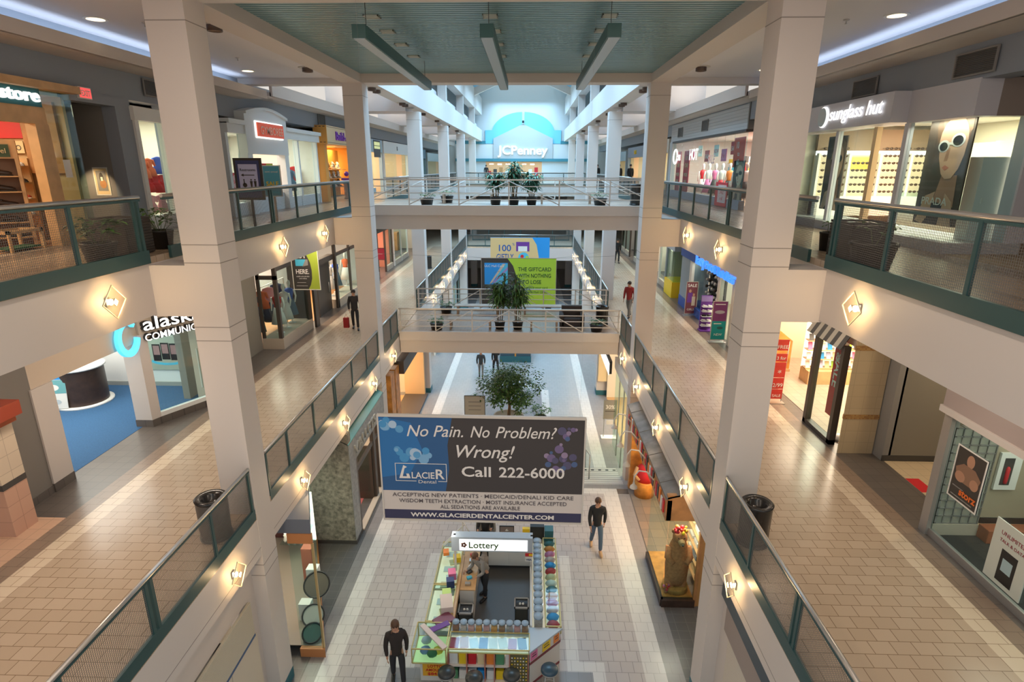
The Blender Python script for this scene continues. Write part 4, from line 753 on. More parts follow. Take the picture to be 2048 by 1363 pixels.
# header, pillars and angled window of the phone shop
BE = P('front_beige', (0.62, 0.52, 0.42), 0.6)
t = thing('phone_shop_facade', 'beige store front with glowing ring logo and alaska COMMUNICATIONS letters', 'storefront', (-9.5, 13.3, Z))
B().box(BE, -9.75, -9.4, 11.0, 14.9, 7.55, 9.3).done('header', t); B().box(WHITE, -9.7, -9.36, 10.95, 11.52, Z + 0.2, 7.55).done('pillar', t); B().box(T_UPD, -9.7, -9.355, 10.95, 11.53, Z, Z + 0.2).done('pillar_base', t)
B().prism(WHITE, [(-9.75, 14.30, Z + 0.2), (-9.3, 14.30, Z + 0.2), (-9.2, 14.55, Z + 0.2), (-9.6, 14.75, Z + 0.2)], (0, 0, 2.35)).done('pillar', t)
B().prism(T_UPD, [(-9.76, 14.29, Z), (-9.29, 14.29, Z), (-9.19, 14.55, Z), (-9.6, 14.76, Z)], (0, 0, 0.2)).done('pillar_base', t)
fa = F((-9.25, 14.5, Z), (0.62, 1.17, 0))     # the angled window line
def abox(m, a0, a1, b0, b1, c0=-0.1, c1=0.02):
    b = B(); slab(b, m, fa, a0, a1, b0, b1, c0, c1); return b
abox(T_UPD, 0, 1.7, 0, 0.2).done('window_base', t); b = abox(BRIGHT, 0, 1.7, 0.2, 0.32); slab(b, BRIGHT, fa, 1.62, 1.7, 0.32, 2.3, -0.1, 0.02); b.done('window_frame', t); abox(GL, 0.05, 1.62, 0.32, 2.4, -0.03, -0.02).done('pane', t); abox(BE, -0.1, 1.9, 2.4, 4.1, -0.25, 0.0).done('angled_header', t)
b = B(); f2 = FRL(-9.34, 13.95, 7.78); b.prism(LITCY, f2.ell(0, 0, 0.42, 0.46, 0, 26, 0.75, 6.1) + f2.ell(0.02, 0.02, 0.29, 0.33, 0, 26, 6.1, 0.75), f2.n * 0.10); b.done('ring_logo', t)
f3 = F((-9.28, 14.45, Z), (0.62, 1.17, 0)); txt('sign_lettering', 'alaska', f3, 0.02, 2.66, 0.50, LITW, t, c=0.13, ext=0.004, bold=0.008, align='LEFT', width=1.6); txt('sign_lettering', 'COMMUNICATIONS', f3, 0.02, 2.38, 0.26, LITW, t, c=0.13, ext=0.004, bold=0.006, align='LEFT', width=2.35); txt('letter_case', 'alaska', f3, 0.02, 2.66, 0.50, BLACK, t, c=0.06, ext=0.06, bold=0.028, align='LEFT', width=1.62); txt('letter_case', 'COMMUNICATIONS', f3, 0.02, 2.38, 0.26, BLACK, t, c=0.06, ext=0.06, bold=0.028, align='LEFT', width=2.37)
BL = P('carpet_blue', (0.032, 0.105, 0.23), 0.95, noise=0.12, nscale=30)
b = B(); b.prism(BL, [(-9.6, 11.0, Z), (-9.6, 14.4, Z), (-8.75, 15.9, Z), (-8.75, 17.4, Z), (-14, 17.4, Z), (-14, 11, Z)], (0, 0, 0.006)); b.done('floor_phone_shop', kind='structure')
b = B(); b.box(BRIGHT, -14.1, -8.7, 17.4, 17.5, Z, 8.3); b.box(BRIGHT, -14.1, -14, 11, 17.4, Z, 8.3); b.box(P('base_grey', (0.35, 0.36, 0.34), 0.6), -14, -8.72, 17.37, 17.4, Z, Z + 0.14); b.box(BRIGHT, -14, -9.7, 10.9, 11.0, Z, 8.3); b.done('wall_phone_shop', kind='structure')
B().box(SHOPCEIL, -14, -9.8, 11, 17.4, 8.3, 8.4).done('ceiling_phone_shop', kind='structure')
area('phone_shop_light', (-11.8, 14.2, 8.25), (0, 0, 0), 3, 5, 240, (1, 0.97, 0.86))
d = thing('reception_desk', 'round dark wood reception desk with white base on blue carpet', 'desk', (-12.45, 15.9, Z))
b = B(); b.lathe(WOODD, [(0.64, 0.06), (0.64, 1.12)], (-12.45, 16.0, Z), 28, top=False, bot=False); b.done('drum', d); B().lathe(BRIGHT, [(0.76, 0), (0.76, 0.06), (0.6, 0.06)], (-12.45, 16.0, Z), 28).done('base', d); B().lathe(BRIGHT, [(0.4, 1.12), (0.70, 1.12), (0.70, 1.17), (0.4, 1.17)], (-12.45, 16.0, Z), 28).done('desk_top', d)
sign('standee_poster', 'blue and white standing poster leaning on the round desk', 'poster', F((-12.95, 15.2, Z + 0.08), (1, 0.15, 0), (0, 0.12, 1)), 0.56, 1.35, PAPER, [('r', SKYB, 0, 0.56, 0.85, 1.35), ('t', 'internet', 0.28, 1.15, 0.12, PAPER, {}), ('t', 'phone tv', 0.28, 1.0, 0.1, PAPER, {}), ('r', P('print_green', (0.15, 0.4, 0.42), 0.5), 0, 0.56, 0.45, 0.84), ('e', PAPER, 0.22, 0.62, 0.16, 0.09), ('e', P('print_grey', (0.5, 0.55, 0.58), 0.5), 0.28, 0.2, 0.12, 0.07)])
sign('wall_poster', 'grey poster of three phones on the white wall behind the angled window', 'poster', FRC(-11.2, 17.36, 5.75), 1.15, 1.3, P('print_greygreen', (0.40, 0.43, 0.36), 0.5), [('e', CYAN, 0.58, 0.28, 0.5, 0.12), ('e', P('print_greygreen', (0.4, 0.43, 0.36), 0.5), 0.58, 0.34, 0.44, 0.1)] + [('r', BLACK, x - 0.13, x + 0.13, z, z + 0.55) for x, z in ((0.3, 0.3), (0.58, 0.35), (0.86, 0.33))] + [('r', P('print_screen', (0.35, 0.2, 0.2), 0.5), x - 0.1, x + 0.1, z + 0.2, z + 0.5) for x, z in ((0.3, 0.3), (0.58, 0.35), (0.86, 0.33))] + [('t', 'a network that works', 0.5, 1.1, 0.09, PAPER, {})])
sign('wall_poster', 'white framed phone picture seen edge-on beside the angled window', 'poster', F((-8.80, 16.0, 5.7), (0.1, 1, 0)), 0.6, 1.2, PAPER, [('r', CYAN, 0.1, 0.5, 0.1, 0.4), ('r', DARK, 0.2, 0.4, 0.45, 1.0)])
b = B(); b.box(BE, -9.0, -8.7, 16.05, 16.3, Z, 9.3); b.done('wall_phone_shop_end', kind='structure')
# clothes shop with dark frames
TK = P('paint_taupe_light', (0.27, 0.25, 0.22), 0.65); DF = P('frame_espresso', (0.075, 0.06, 0.05), 0.4); SILL = P('sill_stone', (0.52, 0.44, 0.35), 0.6)
b = B(); b.box(TK, -9.6, -9.4, 16.3, 21.4, Z, 9.3); b.done('wall_taupe_recess', kind='structure')
t = thing('clothes_shop_facade', 'dark framed clothes shop windows on stone sills', 'storefront', (-8.9, 26, Z))
B().box(SILL, -9.4, -8.58, 21.42, 24.6, Z, Z + 0.42).done('window_sill', t); B().box(SILL, -9.4, -8.62, 28.4, 33.6, Z, Z + 0.42).done('window_sill', t)
FRM = [(-9.4, -9.28, 21.44, 21.52, Z + .42, 8.4), (-8.76, -8.62, 21.44, 21.58, Z + .42, 8.4), (-9.4, -8.62, 21.44, 21.54, 7.9, 8.05), (-8.72, -8.62, 24.4, 24.6, Z + .42, 8.4), (-8.72, -8.62, 21.58, 24.4, 8.2, 8.4), (-9.5, -8.62, 24.6, 24.72, Z, 8.4), (-8.75, -8.62, 28.35, 28.55, Z, 8.4), (-8.74, -8.64, 30.7, 30.85, Z + .42, 8.4), (-8.74, -8.64, 33.4, 33.6, Z + .42, 8.4), (-8.74, -8.64, 28.55, 33.4, 7.75, 7.9), (-9.0, -8.7, 24.72, 28.35, 7.65, 7.9), (-9.02, -8.9, 26.4, 26.55, Z, 7.65)]
for q in FRM: B().box(DF, *q).done('frame_bar', t)
for q in ((-9.28, -8.76, 21.47, 21.48, Z + .42, 7.9), (-8.68, -8.67, 21.58, 24.4, Z + .42, 8.2), (-8.70, -8.69, 28.55, 30.7, Z + .42, 7.75), (-8.70, -8.69, 30.85, 33.4, Z + .42, 7.75)): B().box(GL, *q).done('pane', t)
dl = B().box(DF, -9.0, -8.93, 26.5, 28.3, Z, 7.65).done('door_leaf', t); B().tube(STEEL, [(-8.88, 27.9, Z + 0.9), (-8.88, 27.9, Z + 1.4)], 0.02, 8).done('door_handle', dl)
shell('clothes_shop', -9.0, -13, 21.5, 34, Z, 8.4, P('shop_wall_blue', (0.50, 0.55, 0.58), 0.6), P('floor_orange_wood', (0.50, 0.22, 0.07), 0.5), 520, (1, 0.85, 0.65), ends=(0, 1))
for k, (x, y, top, sk, nm) in enumerate(((-9.05, 22.3, 'red', 'white', 'white-skirted mannequin with red top nearest the corner post'), (-9.1, 23.1, 'white', 'white', 'long white dress mannequin, second from the corner post'), (-9.2, 23.9, 'blue', 'denim', 'blue dressed mannequin, third from the corner post'), (-9.3, 29.3, 'white', 'white', 'white dressed mannequin beyond the clothes shop door'), (-9.3, 30.3, 'blue', 'denim', 'blue dressed mannequin beyond the clothes shop door'), (-9.3, 32, 'orange', 'white', 'orange topped mannequin farthest along the clothes shop'))):
    mannequin(nm, (x, y, Z + (0.42 if x > -9.35 else 0)), 0, MATS['cloth_' + top], MATS['cloth_' + sk], sc=1.05)
for k, g in enumerate(('navy', 'denim', 'orange', 'navy', 'pink', 'denim', 'navy', 'white')):
    put(GAR[g], 'hanging_garment', (-9.9 - 0.12 * (k % 2), 21.9 + 0.42 * k, Z + 2.0 - 0.5 * (k % 2)), 0.3, '%s garment hanging behind the dark framed window, %s along from the corner' % (g, ('first', 'second', 'third', 'fourth', 'fifth', 'sixth', 'seventh', 'eighth')[k]), 'garment', 'garments behind the dark framed window', 1.2)
rb = thing('clothing_rail', 'steel clothing rail behind the dark framed window', 'clothing rail', (-10, 23.4, Z)); B().tube(STEEL, [(-9.95, 21.7, Z), (-9.95, 21.7, Z + 2.1), (-9.95, 25.2, Z + 2.1), (-9.95, 25.2, Z)], 0.02, 6).done('rail', rb)
db = B().box(DF, -8.55, -8.45, 24.7, 25.1, Z, Z + 1.7); tag(db.done('sandwich_board', loc=(-8.5, 24.9, Z)), 'narrow dark upright board at the clothes shop entrance', 'board')
# hanging BUY HERE banner
fr = FRC(-8.2, 22.0, 7.42); t = sign('hanging_banner', 'BUY HERE banner in charcoal and lime hanging over the walk', 'banner', fr, 1.05, 1.5, P('lime_banner', (0.36, 0.46, 0.04), 0.6), [('p', P('charcoal_print', (0.05, 0.045, 0.04), 0.5), [(0.03, 0.03), (0.58, 0.03), (0.68, 0.2), (0.75, 0.45), (0.76, 0.75), (0.72, 1.05), (0.62, 1.3), (0.45, 1.47), (0.03, 1.47)]), ('p', CYAN, [(0.16, 0.92), (0.5, 0.92), (0.62, 1.17), (0.16, 1.17)]), ('p', GREY, [(0.42, 0.9), (0.64, 0.95), (0.64, 1.17), (0.56, 1.17)]), ('t', 'BUY', 0.37, 1.22, 0.26, PAPER, dict(bold=0.02, width=0.44)), ('t', 'HERE.', 0.4, 0.62, 0.25, PAPER, dict(bold=0.02, width=0.5)), ('t', 'available at the mall office', 0.4, 0.5, 0.07, PAPER, dict(width=0.5)), ('t', 'and online', 0.4, 0.42, 0.07, PAPER, {}), ('r', PAPER, 0.16, 0.5, 0.28, 0.29), ('r', PAPER, 0.12, 0.55, 0.15, 0.16)], edge=PAPER)
for x in (-8.1, -7.25): B().box(STEEL, x - 0.004, x + 0.004, 22.0, 22.008, 8.92, 9.37).done('hanger_wire', t)
sign('projecting_sign', 'small red projecting sign beyond the second column', 'sign', FRC(-8.3, 34.0, 6.75), 0.75, 0.7, P('sign_crimson', (0.45, 0.02, 0.05), 0.5), [('r', P('sign_pinkish', (0.65, 0.25, 0.25), 0.5), 0.15, 0.6, 0.33, 0.37)], edge=DARK)
B().box(DARK, -8.7, -8.3, 34.0, 34.06, 5.2, 8.0).done('wall_sign_pier', kind='structure')
def low_front(label, s, y0, y1, z0, fascia, interior, goods, power, x=8.7, h=2.75, text='', tm=None):
    t = thing('shop_facade', label, 'storefront', (s * x, (y0 + y1) / 2, z0)); fr = (FRR if s > 0 else FRL)
    B().box(fascia, s * (x - 0.05), s * (x + 0.25), y0, y1, z0 + h, z0 + h + 0.6).done('fascia', t)
    n = max(1, int((y1 - y0) / 2.0)); w = (y1 - y0) / n
    for k in range(n + 1): B().box(fascia, s * x, s * (x + 0.12), y0 + w * k - 0.06, y0 + w * k + 0.06, z0, z0 + h).done('mullion', t)
    for k in range(n):
        if k == n // 2: continue
        B().box(GL, s * (x + 0.05), s * (x + 0.06), y0 + w * k + 0.06, y0 + w * (k + 1) - 0.06, z0 + 0.35, z0 + h).done('pane', t); B().box(SILL, s * x, s * (x + 0.15), y0 + w * k + 0.06, y0 + w * (k + 1) - 0.06, z0, z0 + 0.35).done('stall_riser', t)
    if text: txt('sign_lettering', text, fr(s * (x - 0.06), (y0 + y1) / 2, z0 + h), 0, 0.12, 0.42, tm, t, ext=0.02, bold=0.01)
    shell('row_shop', s * (x + 0.25), s * (x + 3.2), y0, y1, z0, z0 + h + 0.3, interior, None, power)
    w2 = (y1 - y0) / 4
    for k in range(4):
        y = y0 + w2 * (k + 0.5)
        b = B().box(goods[k % len(goods)], s * (x + 1.5), s * (x + 1.9), y - 0.5, y + 0.5, z0, z0 + 1.2 + 0.3 * (k % 2)); bb = b.done('display_unit', loc=(s * (x + 1.7), y, z0), bevel=0.02)
        tag(bb, '%s display unit from the near end inside the %s' % (ORD[k], label), 'display unit', 'display units inside the ' + label)
    return t
low_front('red floral shop past the red sign', -1, 35, 41, Z, DF, P('floral_red_paint', (0.7, 0.25, 0.15), 0.6), [RED, ORANGE, PAPER], 230)
low_front('pale shop beyond the red floral shop', -1, 41.5, 51, Z, BRIGHT, SHOPWALL, [WOOD, PAPER, ORANGE], 200)
# ================================================================== middle gallery, card shop and athletic shoe shop side
t = thing('card_shop_facade', 'card shop front in dark frames with striped awning and red hanging banner', 'storefront', (8.6, 15, Z))
for q in ((8.5, 8.66, 13.84, 13.98, Z, 7.8), (8.5, 8.66, 15.2, 15.34, Z, 7.8), (8.5, 8.66, 13.84, 15.34, Z, Z + 0.12), (10.2, 10.32, 16.9, 17.0, Z, 7.8), (8.6, 8.75, 18.4, 18.55, Z, 7.8)): B().box(DF, *q).done('frame_bar', t)
B().box(GL, 8.57, 8.58, 13.98, 15.2, Z + 0.12, 7.7).done('pane', t)
b = B()
for k in range(10): b.prism([DARK, P('awning_cream', (0.62, 0.58, 0.50), 0.7)][k % 2], [(8.4, 13.86 + 0.18 * k, 7.72), (8.4, 14.04 + 0.18 * k, 7.72), (8.72, 14.04 + 0.18 * k, 8.3), (8.72, 13.86 + 0.18 * k, 8.3)], (0.02, 0, 0))
b.done('awning', t); B().box(BE, 8.75, 8.98, 13.85, 21, 7.8, 9.3).done('header', t)
b = B(); fr = FRR(8.66, 14.6, Z + 0.6); slab(b, RED, fr, 0.05, 0.5, 0, 1.95, -0.01, 0); o = b.done('window_banner', t); txt('lettering', 'SALE', F(fr.p(0.28, 1.2), fr.u * -1, fr.r), 0, -0.12, 0.4, PAPER, o, bold=0.01)
txt('lettering', '%', fr, 0.27, 1.45, 0.35, PAPER, o, bold=0.01)
shell('card_shop', 8.8, 13.5, 13.84, 21, Z, 8.2, P('shop_wall_card', (0.70, 0.58, 0.42), 0.6), TILE('shop_floor_tile', (0.48, 0.36, 0.28), (0.44, 0.33, 0.25), (0.28, 0.2, 0.15), w=0.3, h=0.3, off=0), 560, (1, 0.86, 0.64))
rk = thing('card_rack', 'lit white card rack inside the card shop behind the dark frames', 'display rack', (10.9, 18.6, Z)); B().box(WOODL, 9.9, 12.0, 18.2, 18.8, Z, Z + 0.45).done('base', rk); B().box(LITPANEL, 9.9, 12.0, 18.75, 18.8, Z + 0.45, Z + 2.0).done('lit_back', rk)
CC = [PAPER, CREAMP, PINK, SKYB, LIME, PAPER, P('card_lilac', (0.6, 0.5, 0.75), 0.5), DARK]
for r in range(5):
    B().box(WOODL, 9.9, 12.0, 18.45, 18.75, Z + 0.46 + 0.31 * r, Z + 0.48 + 0.31 * r).done('shelf', rk)
    for k in range(10):
        x = 10.0 + 0.21 * k; z = Z + 0.48 + 0.31 * r; h = 0.19 + 0.06 * random.random()
        b = B(); b.prism(CC[(k * 3 + r * 5) % 8], [(x - 0.07, 18.52, z), (x + 0.07, 18.52, z), (x + 0.07, 18.6, z + h), (x - 0.07, 18.6, z + h)], (0, 0.012, 0.0))
        tag(b.done('greeting_card', loc=(x, 18.55, z)), 'greeting card on the %s row of the lit rack' % ('lowest', 'second', 'middle', 'fourth', 'highest')[r], 'card', 'cards on the %s row of the lit rack' % ('lowest', 'second', 'middle', 'fourth', 'highest')[r])
shf = thing('goods_shelf', 'high shelf of red and white packs deep in the card shop', 'shelving', (12.9, 18.5, Z)); B().box(WOODL, 13.2, 13.4, 17, 20.5, Z, Z + 2.4).done('back_panel', shf)
for k in range(4): B().box(WOODL, 12.8, 13.2, 17, 20.5, Z + 0.5 + 0.45 * k, Z + 0.53 + 0.45 * k).done('shelf', shf)
for r in range(4):
    for k in range(8):
        z = Z + 0.53 + 0.45 * r; y = 17.25 + 0.42 * k; tag(B().box([RED, PAPER, CREAMP, RED, DARK][(k + r * 2) % 5], 12.9, 13.15, y - 0.13, y + 0.13, z, z + 0.26).done('pack', loc=(13, y, z)), 'pack standing on the %s shelf deep in the card shop' % ('lowest', 'second', 'third', 'highest')[r], 'pack', 'packs on the %s shelf of the card shop' % ('lowest', 'second', 'third', 'highest')[r])
rmp = thing('wooden_counter', 'orange wood counter with sloping top in the card shop', 'counter', (9.6, 19.6, Z)); b = B(); b.prism(HONEY, [(9.0, 19.5, Z), (9.85, 19.5, Z), (9.85, 19.5, Z + 1.1), (9.0, 19.5, Z + 1.75)], (0, 1.2, 0)); b.done('body', rmp); B().box(WOODL, 9.0, 9.87, 19.45, 20.75, Z, Z + 0.1).done('plinth', rmp)
tag(B().lathe(PAPER, [(0.22, 0), (0.24, 0.05), (0.05, 0.07), (0.05, 0.1), (0.001, 0.1)], n=20).done('round_white_base', loc=None), 'round white stand base on the floor behind the dark framed window', 'stand').location = (9.0, 14.15, Z + 0.013)
# red easel
t = thing('sale_easel', 'tall red FREE and 99 sale easel beside the first column', 'sign', (8.3, 16.7, Z))
fr = FRC(8.10, 16.7, Z); b = B(); b.tube(STEEL, [fr.p(0.02, 0.02), fr.p(0.02, 1.9)], 0.012, 6); b.tube(STEEL, [fr.p(0.36, 0.02), fr.p(0.36, 1.9)], 0.012, 6); b.box(STEEL, 8.08, 8.5, 16.5, 16.95, Z, Z + 0.02); b.done('stand', t)
ES = P('easel_red', (0.62, 0.04, 0.03), 0.5)
for z0, z1, s, sz in ((1.62, 1.95, 'FREE', 0.15), (1.28, 1.52, '3 for', 0.14), (0.78, 1.25, '*', 0.25), (0.42, 0.76, '2/99', 0.17), (0.1, 0.4, 'SALE', 0.12)):
    b = B(); slab(b, ES, fr, 0.03, 0.36, z0, z1, -0.01, 0.012); o = b.done('red_card', t); txt('lettering', s, fr, 0.19, z0 + 0.06, sz, PAPER, o, c=0.014)
# tiled pillar with mosaic bands, grey corridor
CTP = TILE('cream_pillar_tile', (0.52, 0.41, 0.26), (0.50, 0.39, 0.245), (0.42, 0.33, 0.21), w=0.3, h=0.3, off=0, plane='xz', rough=0.4)
t = thing('tiled_pier', 'cream tiled pier with two brown mosaic bands beside the card shop window', 'pier', (8.9, 13.39, Z))
B().box(CTP, 8.50, 9.34, 13.37, 13.40, Z, 9.3).done('tile_cladding', t)
MO = TILE('mosaic', (0.30, 0.13, 0.05), (0.50, 0.30, 0.10), (0.35, 0.22, 0.1), w=0.04, h=0.04, mortar=0.003, plane='xz', off=0)
for z in (6.12, 7.86): B().box(MO, 8.49, 9.345, 13.36, 13.41, z, z + 0.12).done('mosaic_band', t)
b = B(); b.box(GREY, 9.36, 9.55, 13.0, 13.8, Z, 9.3); b.box(P('corridor_olive', (0.24, 0.22, 0.185), 0.7), 9.5, 14.5, 13.0, 13.2, Z, 9.3); b.box(DARK, 9.35, 14.5, 12.985, 13.0, Z, Z + 0.15); b.box(P('corridor_olive', (0.24, 0.22, 0.185), 0.7), 14.4, 14.5, 10, 13, Z, 9.3); b.done('wall_corridor', kind='structure')
b = B(); b.box(TILE('corridor_tile', (0.62, 0.49, 0.33), (0.59, 0.47, 0.31), (0.42, 0.33, 0.22), w=0.3, h=0.3, off=0), 9.42, 14.4, 10.16, 12.98, Z, Z + 0.006); b.box(RED, 9.42, 9.72, 11.55, 12.15, Z + 0.006, Z + 0.008); b.done('floor_corridor', kind='structure')
# glass block wall and grey-framed phone shop window
GBK = P('glass_block', (0.52, 0.52, 0.44), 0.15, alpha=0.55); GBJ = P('glass_block_joint', (0.22, 0.21, 0.2), 0.5)
t = thing('glass_block_wall', 'glass block wall at the corner of the grey-framed shop window', 'glass block wall', (9.1, 10.1, Z))
b = B()
for i in range(5):
    for j in range(12): b.box(GBK, 8.62 + 0.165 * i, 8.775 + 0.165 * i, 10.02, 10.1, Z + 0.26 + 0.165 * j, Z + 0.415 + 0.165 * j)
b.done('glass_blocks', t); b = B()
for i in range(6): b.box(GBJ, 8.605 + 0.165 * i, 8.622 + 0.165 * i, 10.0, 10.12, Z + 0.25, Z + 2.25)
for j in range(13): b.box(GBJ, 8.605, 9.447, 10.0, 10.12, Z + 0.243 + 0.165 * j, Z + 0.262 + 0.165 * j)
b.done('joints', t); B().box(SILL, 8.6, 9.45, 9.98, 10.14, Z, Z + 0.245).done('base', t)
t = thing('phone_store_window', 'long grey-framed shop window on the near side of the corridor', 'shop window', (8.6, 7.5, Z))
B().box(P('frame_aluminium', (0.4, 0.38, 0.36), 0.4, 0.5), 8.55, 8.62, 3, 10.16, Z, Z + 0.14).done('sill_bar', t); B().box(P('frame_aluminium', (0.4, 0.38, 0.36), 0.4, 0.5), 8.5, 8.66, 10.0, 10.2, Z, 7.75).done('corner_post', t); B().box(GL, 8.58, 8.59, 3, 10.0, Z + 0.14, 7.7).done('pane', t)
B().box(P('header_mauve', (0.40, 0.33, 0.31), 0.6), 8.5, 8.9, 3, 10.3, 7.72, 9.3).done('header', t); B().box(WHITE, 8.46, 8.56, 3, 10.32, 7.66, 7.78).done('header_trim', t)
b = B(); b.box(P('shop_wall_khaki', (0.42, 0.35, 0.25), 0.6), 10.9, 11.0, 3, 10.0, Z, 8.2); b.box(P('shop_wall_khaki', (0.42, 0.35, 0.25), 0.6), 9.45, 11.0, 10.0, 10.12, Z + 0.4, 8.2); b.box(BLACK, 9.45, 10.9, 9.98, 10.0, Z + 0.28, Z + 0.4); b.done('wall_phone_store', kind='structure')
B().box(P('carpet_charcoal', (0.035, 0.035, 0.035), 0.95), 8.66, 10.9, 3, 9.98, Z, Z + 0.008).done('floor_phone_store', kind='structure')
tag(B().box(P('bench_terracotta', (0.42, 0.13, 0.06), 0.6), 9.45, 10.6, 9.72, 9.98, Z + 0.008, Z + 0.28).done('bench', loc=(10, 9.85, Z), bevel=0.01), 'low terracotta bench against the khaki wall in the grey-framed shop', 'bench')
PD = P('poster_dark', (0.05, 0.042, 0.038), 0.4)
sign('window_poster', 'dark athlete poster with orange storz lettering in the grey-framed window', 'poster', F((8.57, 9.80, 6.22), (0, -1, 0), (0, 0, 1)), 0.72, 1.02, PD, [('e', P('print_skin_dark', (0.48, 0.26, 0.17), 0.5), 0.36, 0.82, 0.09, 0.12), ('p', P('print_torso', (0.30, 0.17, 0.11), 0.5), [(0.12, 0.38), (0.6, 0.38), (0.66, 0.6), (0.5, 0.72), (0.22, 0.72), (0.06, 0.6)]), ('e', P('print_skin_dark', (0.48, 0.26, 0.17), 0.5), 0.2, 0.46, 0.12, 0.1), ('e', P('print_skin_dark', (0.48, 0.26, 0.17), 0.5), 0.54, 0.46, 0.1, 0.1), ('t', 'storz', 0.46, 0.14, 0.19, P('print_orange', (0.85, 0.18, 0.03), 0.5), dict(bold=0.03)), ('r', GREY, 0.08, 0.34, 0.24, 0.255), ('r', GREY, 0.08, 0.6, 0.07, 0.085)], edge=PAPER)
sign('window_poster', 'white poster of a black phone at the edge of the picture', 'poster', F((8.55, 8.62, 5.42), (0, -1, 0)), 0.75, 1.08, P('print_palegreen', (0.62, 0.66, 0.60), 0.5), [('t', 'UNLIMITED', 0.4, 0.86, 0.1, P('print_maroon', (0.3, 0.03, 0.05), 0.5), {}), ('t', 'TALK & DATA', 0.4, 0.74, 0.08, P('print_maroon', (0.3, 0.03, 0.05), 0.5), {}), ('r', BLACK, 0.24, 0.56, 0.08, 0.64), ('r', P('print_screen_blue', (0.4, 0.55, 0.6), 0.5), 0.3, 0.5, 0.28, 0.5)], edge=None)
t = thing('fire_extinguisher_cabinet', 'white framed cabinet with red extinguisher on the khaki wall', 'extinguisher cabinet', (9.7, 9.95, 6.23))
fr = FRC(9.5, 9.99, 6.23); b = B(); slab(b, PAPER, fr, 0, 0.4, 0, 0.75, 0, 0.05); b.done('cabinet', t); b = B(); slab(b, DARK, fr, 0.08, 0.26, 0.1, 0.65, 0.05, 0.054); b.done('window', t); B().lathe(RED, [(0.03, 0), (0.035, 0.05), (0.035, 0.3), (0.015, 0.34)], tuple(fr.p(0.17, 0.14, 0.06)), 10).done('extinguisher', t)
area('phone_store_light', (9.7, 8.0, 8.1), (0, 0, 0), 1.2, 3, 60, CREAM)
area('corridor_light', (11.0, 11.6, 9.2), (0, 0, 0), 0.6, 0.6, 70, (1, 0.78, 0.5))
# athletic shoe shop
t = thing('shoe_shop_facade', 'athletic shoe shop front with glowing blue lady foot locker letters and blue panels', 'storefront', (8.6, 26, Z))
BP = P('panel_blue', (0.03, 0.09, 0.42), 0.5); PBL = P('panel_greyblue', (0.28, 0.36, 0.45), 0.5)
B().box(BE, 8.65, 9.0, 21, 30.2, 7.75, 9.3).done('header', t); B().box(BP, 8.55, 8.8, 27.2, 30.2, 7.7, 8.5).done('blue_band', t)
fr = FRR(8.58, 27.3, 7.62); txt('sign_lettering', 'Lady Foot Locker', fr, 0.0, 0.12, 0.62, LITBLUE, t, c=0.06, ext=0.05, bold=0.004, align='LEFT', width=5.3)
B().box(PBL, 8.6, 9.6, 28.6, 30.1, Z + 0.5, 7.7).done('pier', t); B().box(BP, 8.58, 9.6, 28.6, 30.12, Z, Z + 0.5).done('pier_base', t); B().box(BRIGHT, 8.62, 8.75, 28.2, 28.6, Z, 7.75).done('pier', t)
for y in (24.2, 22.4): B().box(SHOPWALL, 8.7, 8.9, y, y + 0.25, Z, 7.75).done('mullion', t)
B().box(GL, 8.75, 8.76, 26.6, 28.2, Z + 0.4, 7.75).done('pane', t); B().box(BP, 8.7, 8.85, 26.6, 28.2, Z, Z + 0.4).done('stall_riser', t); B().box(GL, 8.75, 8.76, 22.65, 24.2, Z + 0.1, 7.75).done('pane', t)
shell('shoe_shop', 8.9, 12.8, 21.1, 30, Z, 8.3, P('shop_wall_pale', (0.68, 0.64, 0.55), 0.6), P('floor_beige', (0.40, 0.30, 0.22), 0.6), 330, (1, 0.9, 0.75))
sd = thing('shoe_display_rack', 'dark slatted rack of athletic shoes behind the corner window', 'display rack', (9.7, 27.5, Z)); B().box(DARK, 9.6, 9.7, 26.2, 28.5, Z + 0.3, 7.7).done('back_panel', sd)
for r in range(6):
    B().box(P('shelf_clear', (0.3, 0.3, 0.32), 0.3), 9.4, 9.6, 26.2, 28.5, Z + 0.6 + 0.32 * r, Z + 0.61 + 0.32 * r).done('shelf', sd)
    for k in range(5): put(SHOE_WH if (k + r) % 3 else SHOE_ME, 'shoe', (9.33, 26.45 + 0.42 * k, Z + 0.61 + 0.32 * r), 0.6, 'athletic shoe on the %s shelf of the dark slatted rack' % ('lowest', 'second', 'third', 'fourth', 'fifth', 'highest')[r], 'shoe', 'athletic shoes on the %s shelf' % ('lowest', 'second', 'third', 'fourth', 'fifth', 'highest')[r], 1.1)
def stand_sign(label, x, y, w, h, base, shapes, foot=0.0):
    fr = FRC(x, y, Z + 0.08 + foot); t = sign('floor_sign', label, 'sign', fr, w, h, base, shapes, edge=STEEL)
    b = B(); b.tube(STEEL, [(x + 0.01, y + 0.01, Z), (x + 0.01, y + 0.01, Z + h + 0.08 + foot)], 0.012, 6); b.tube(STEEL, [(x + w - 0.01, y + 0.01, Z), (x + w - 0.01, y + 0.01, Z + h + foot + 0.08)], 0.012, 6); b.box(STEEL, x - 0.03, x + w + 0.03, y - 0.18, y + 0.2, Z, Z + 0.02); b.done('stand', t)
PM = P('poster_maroon', (0.20, 0.05, 0.07), 0.5); PP = P('poster_plum', (0.18, 0.03, 0.14), 0.5); PT = P('poster_teal', (0.0, 0.28, 0.28), 0.5)
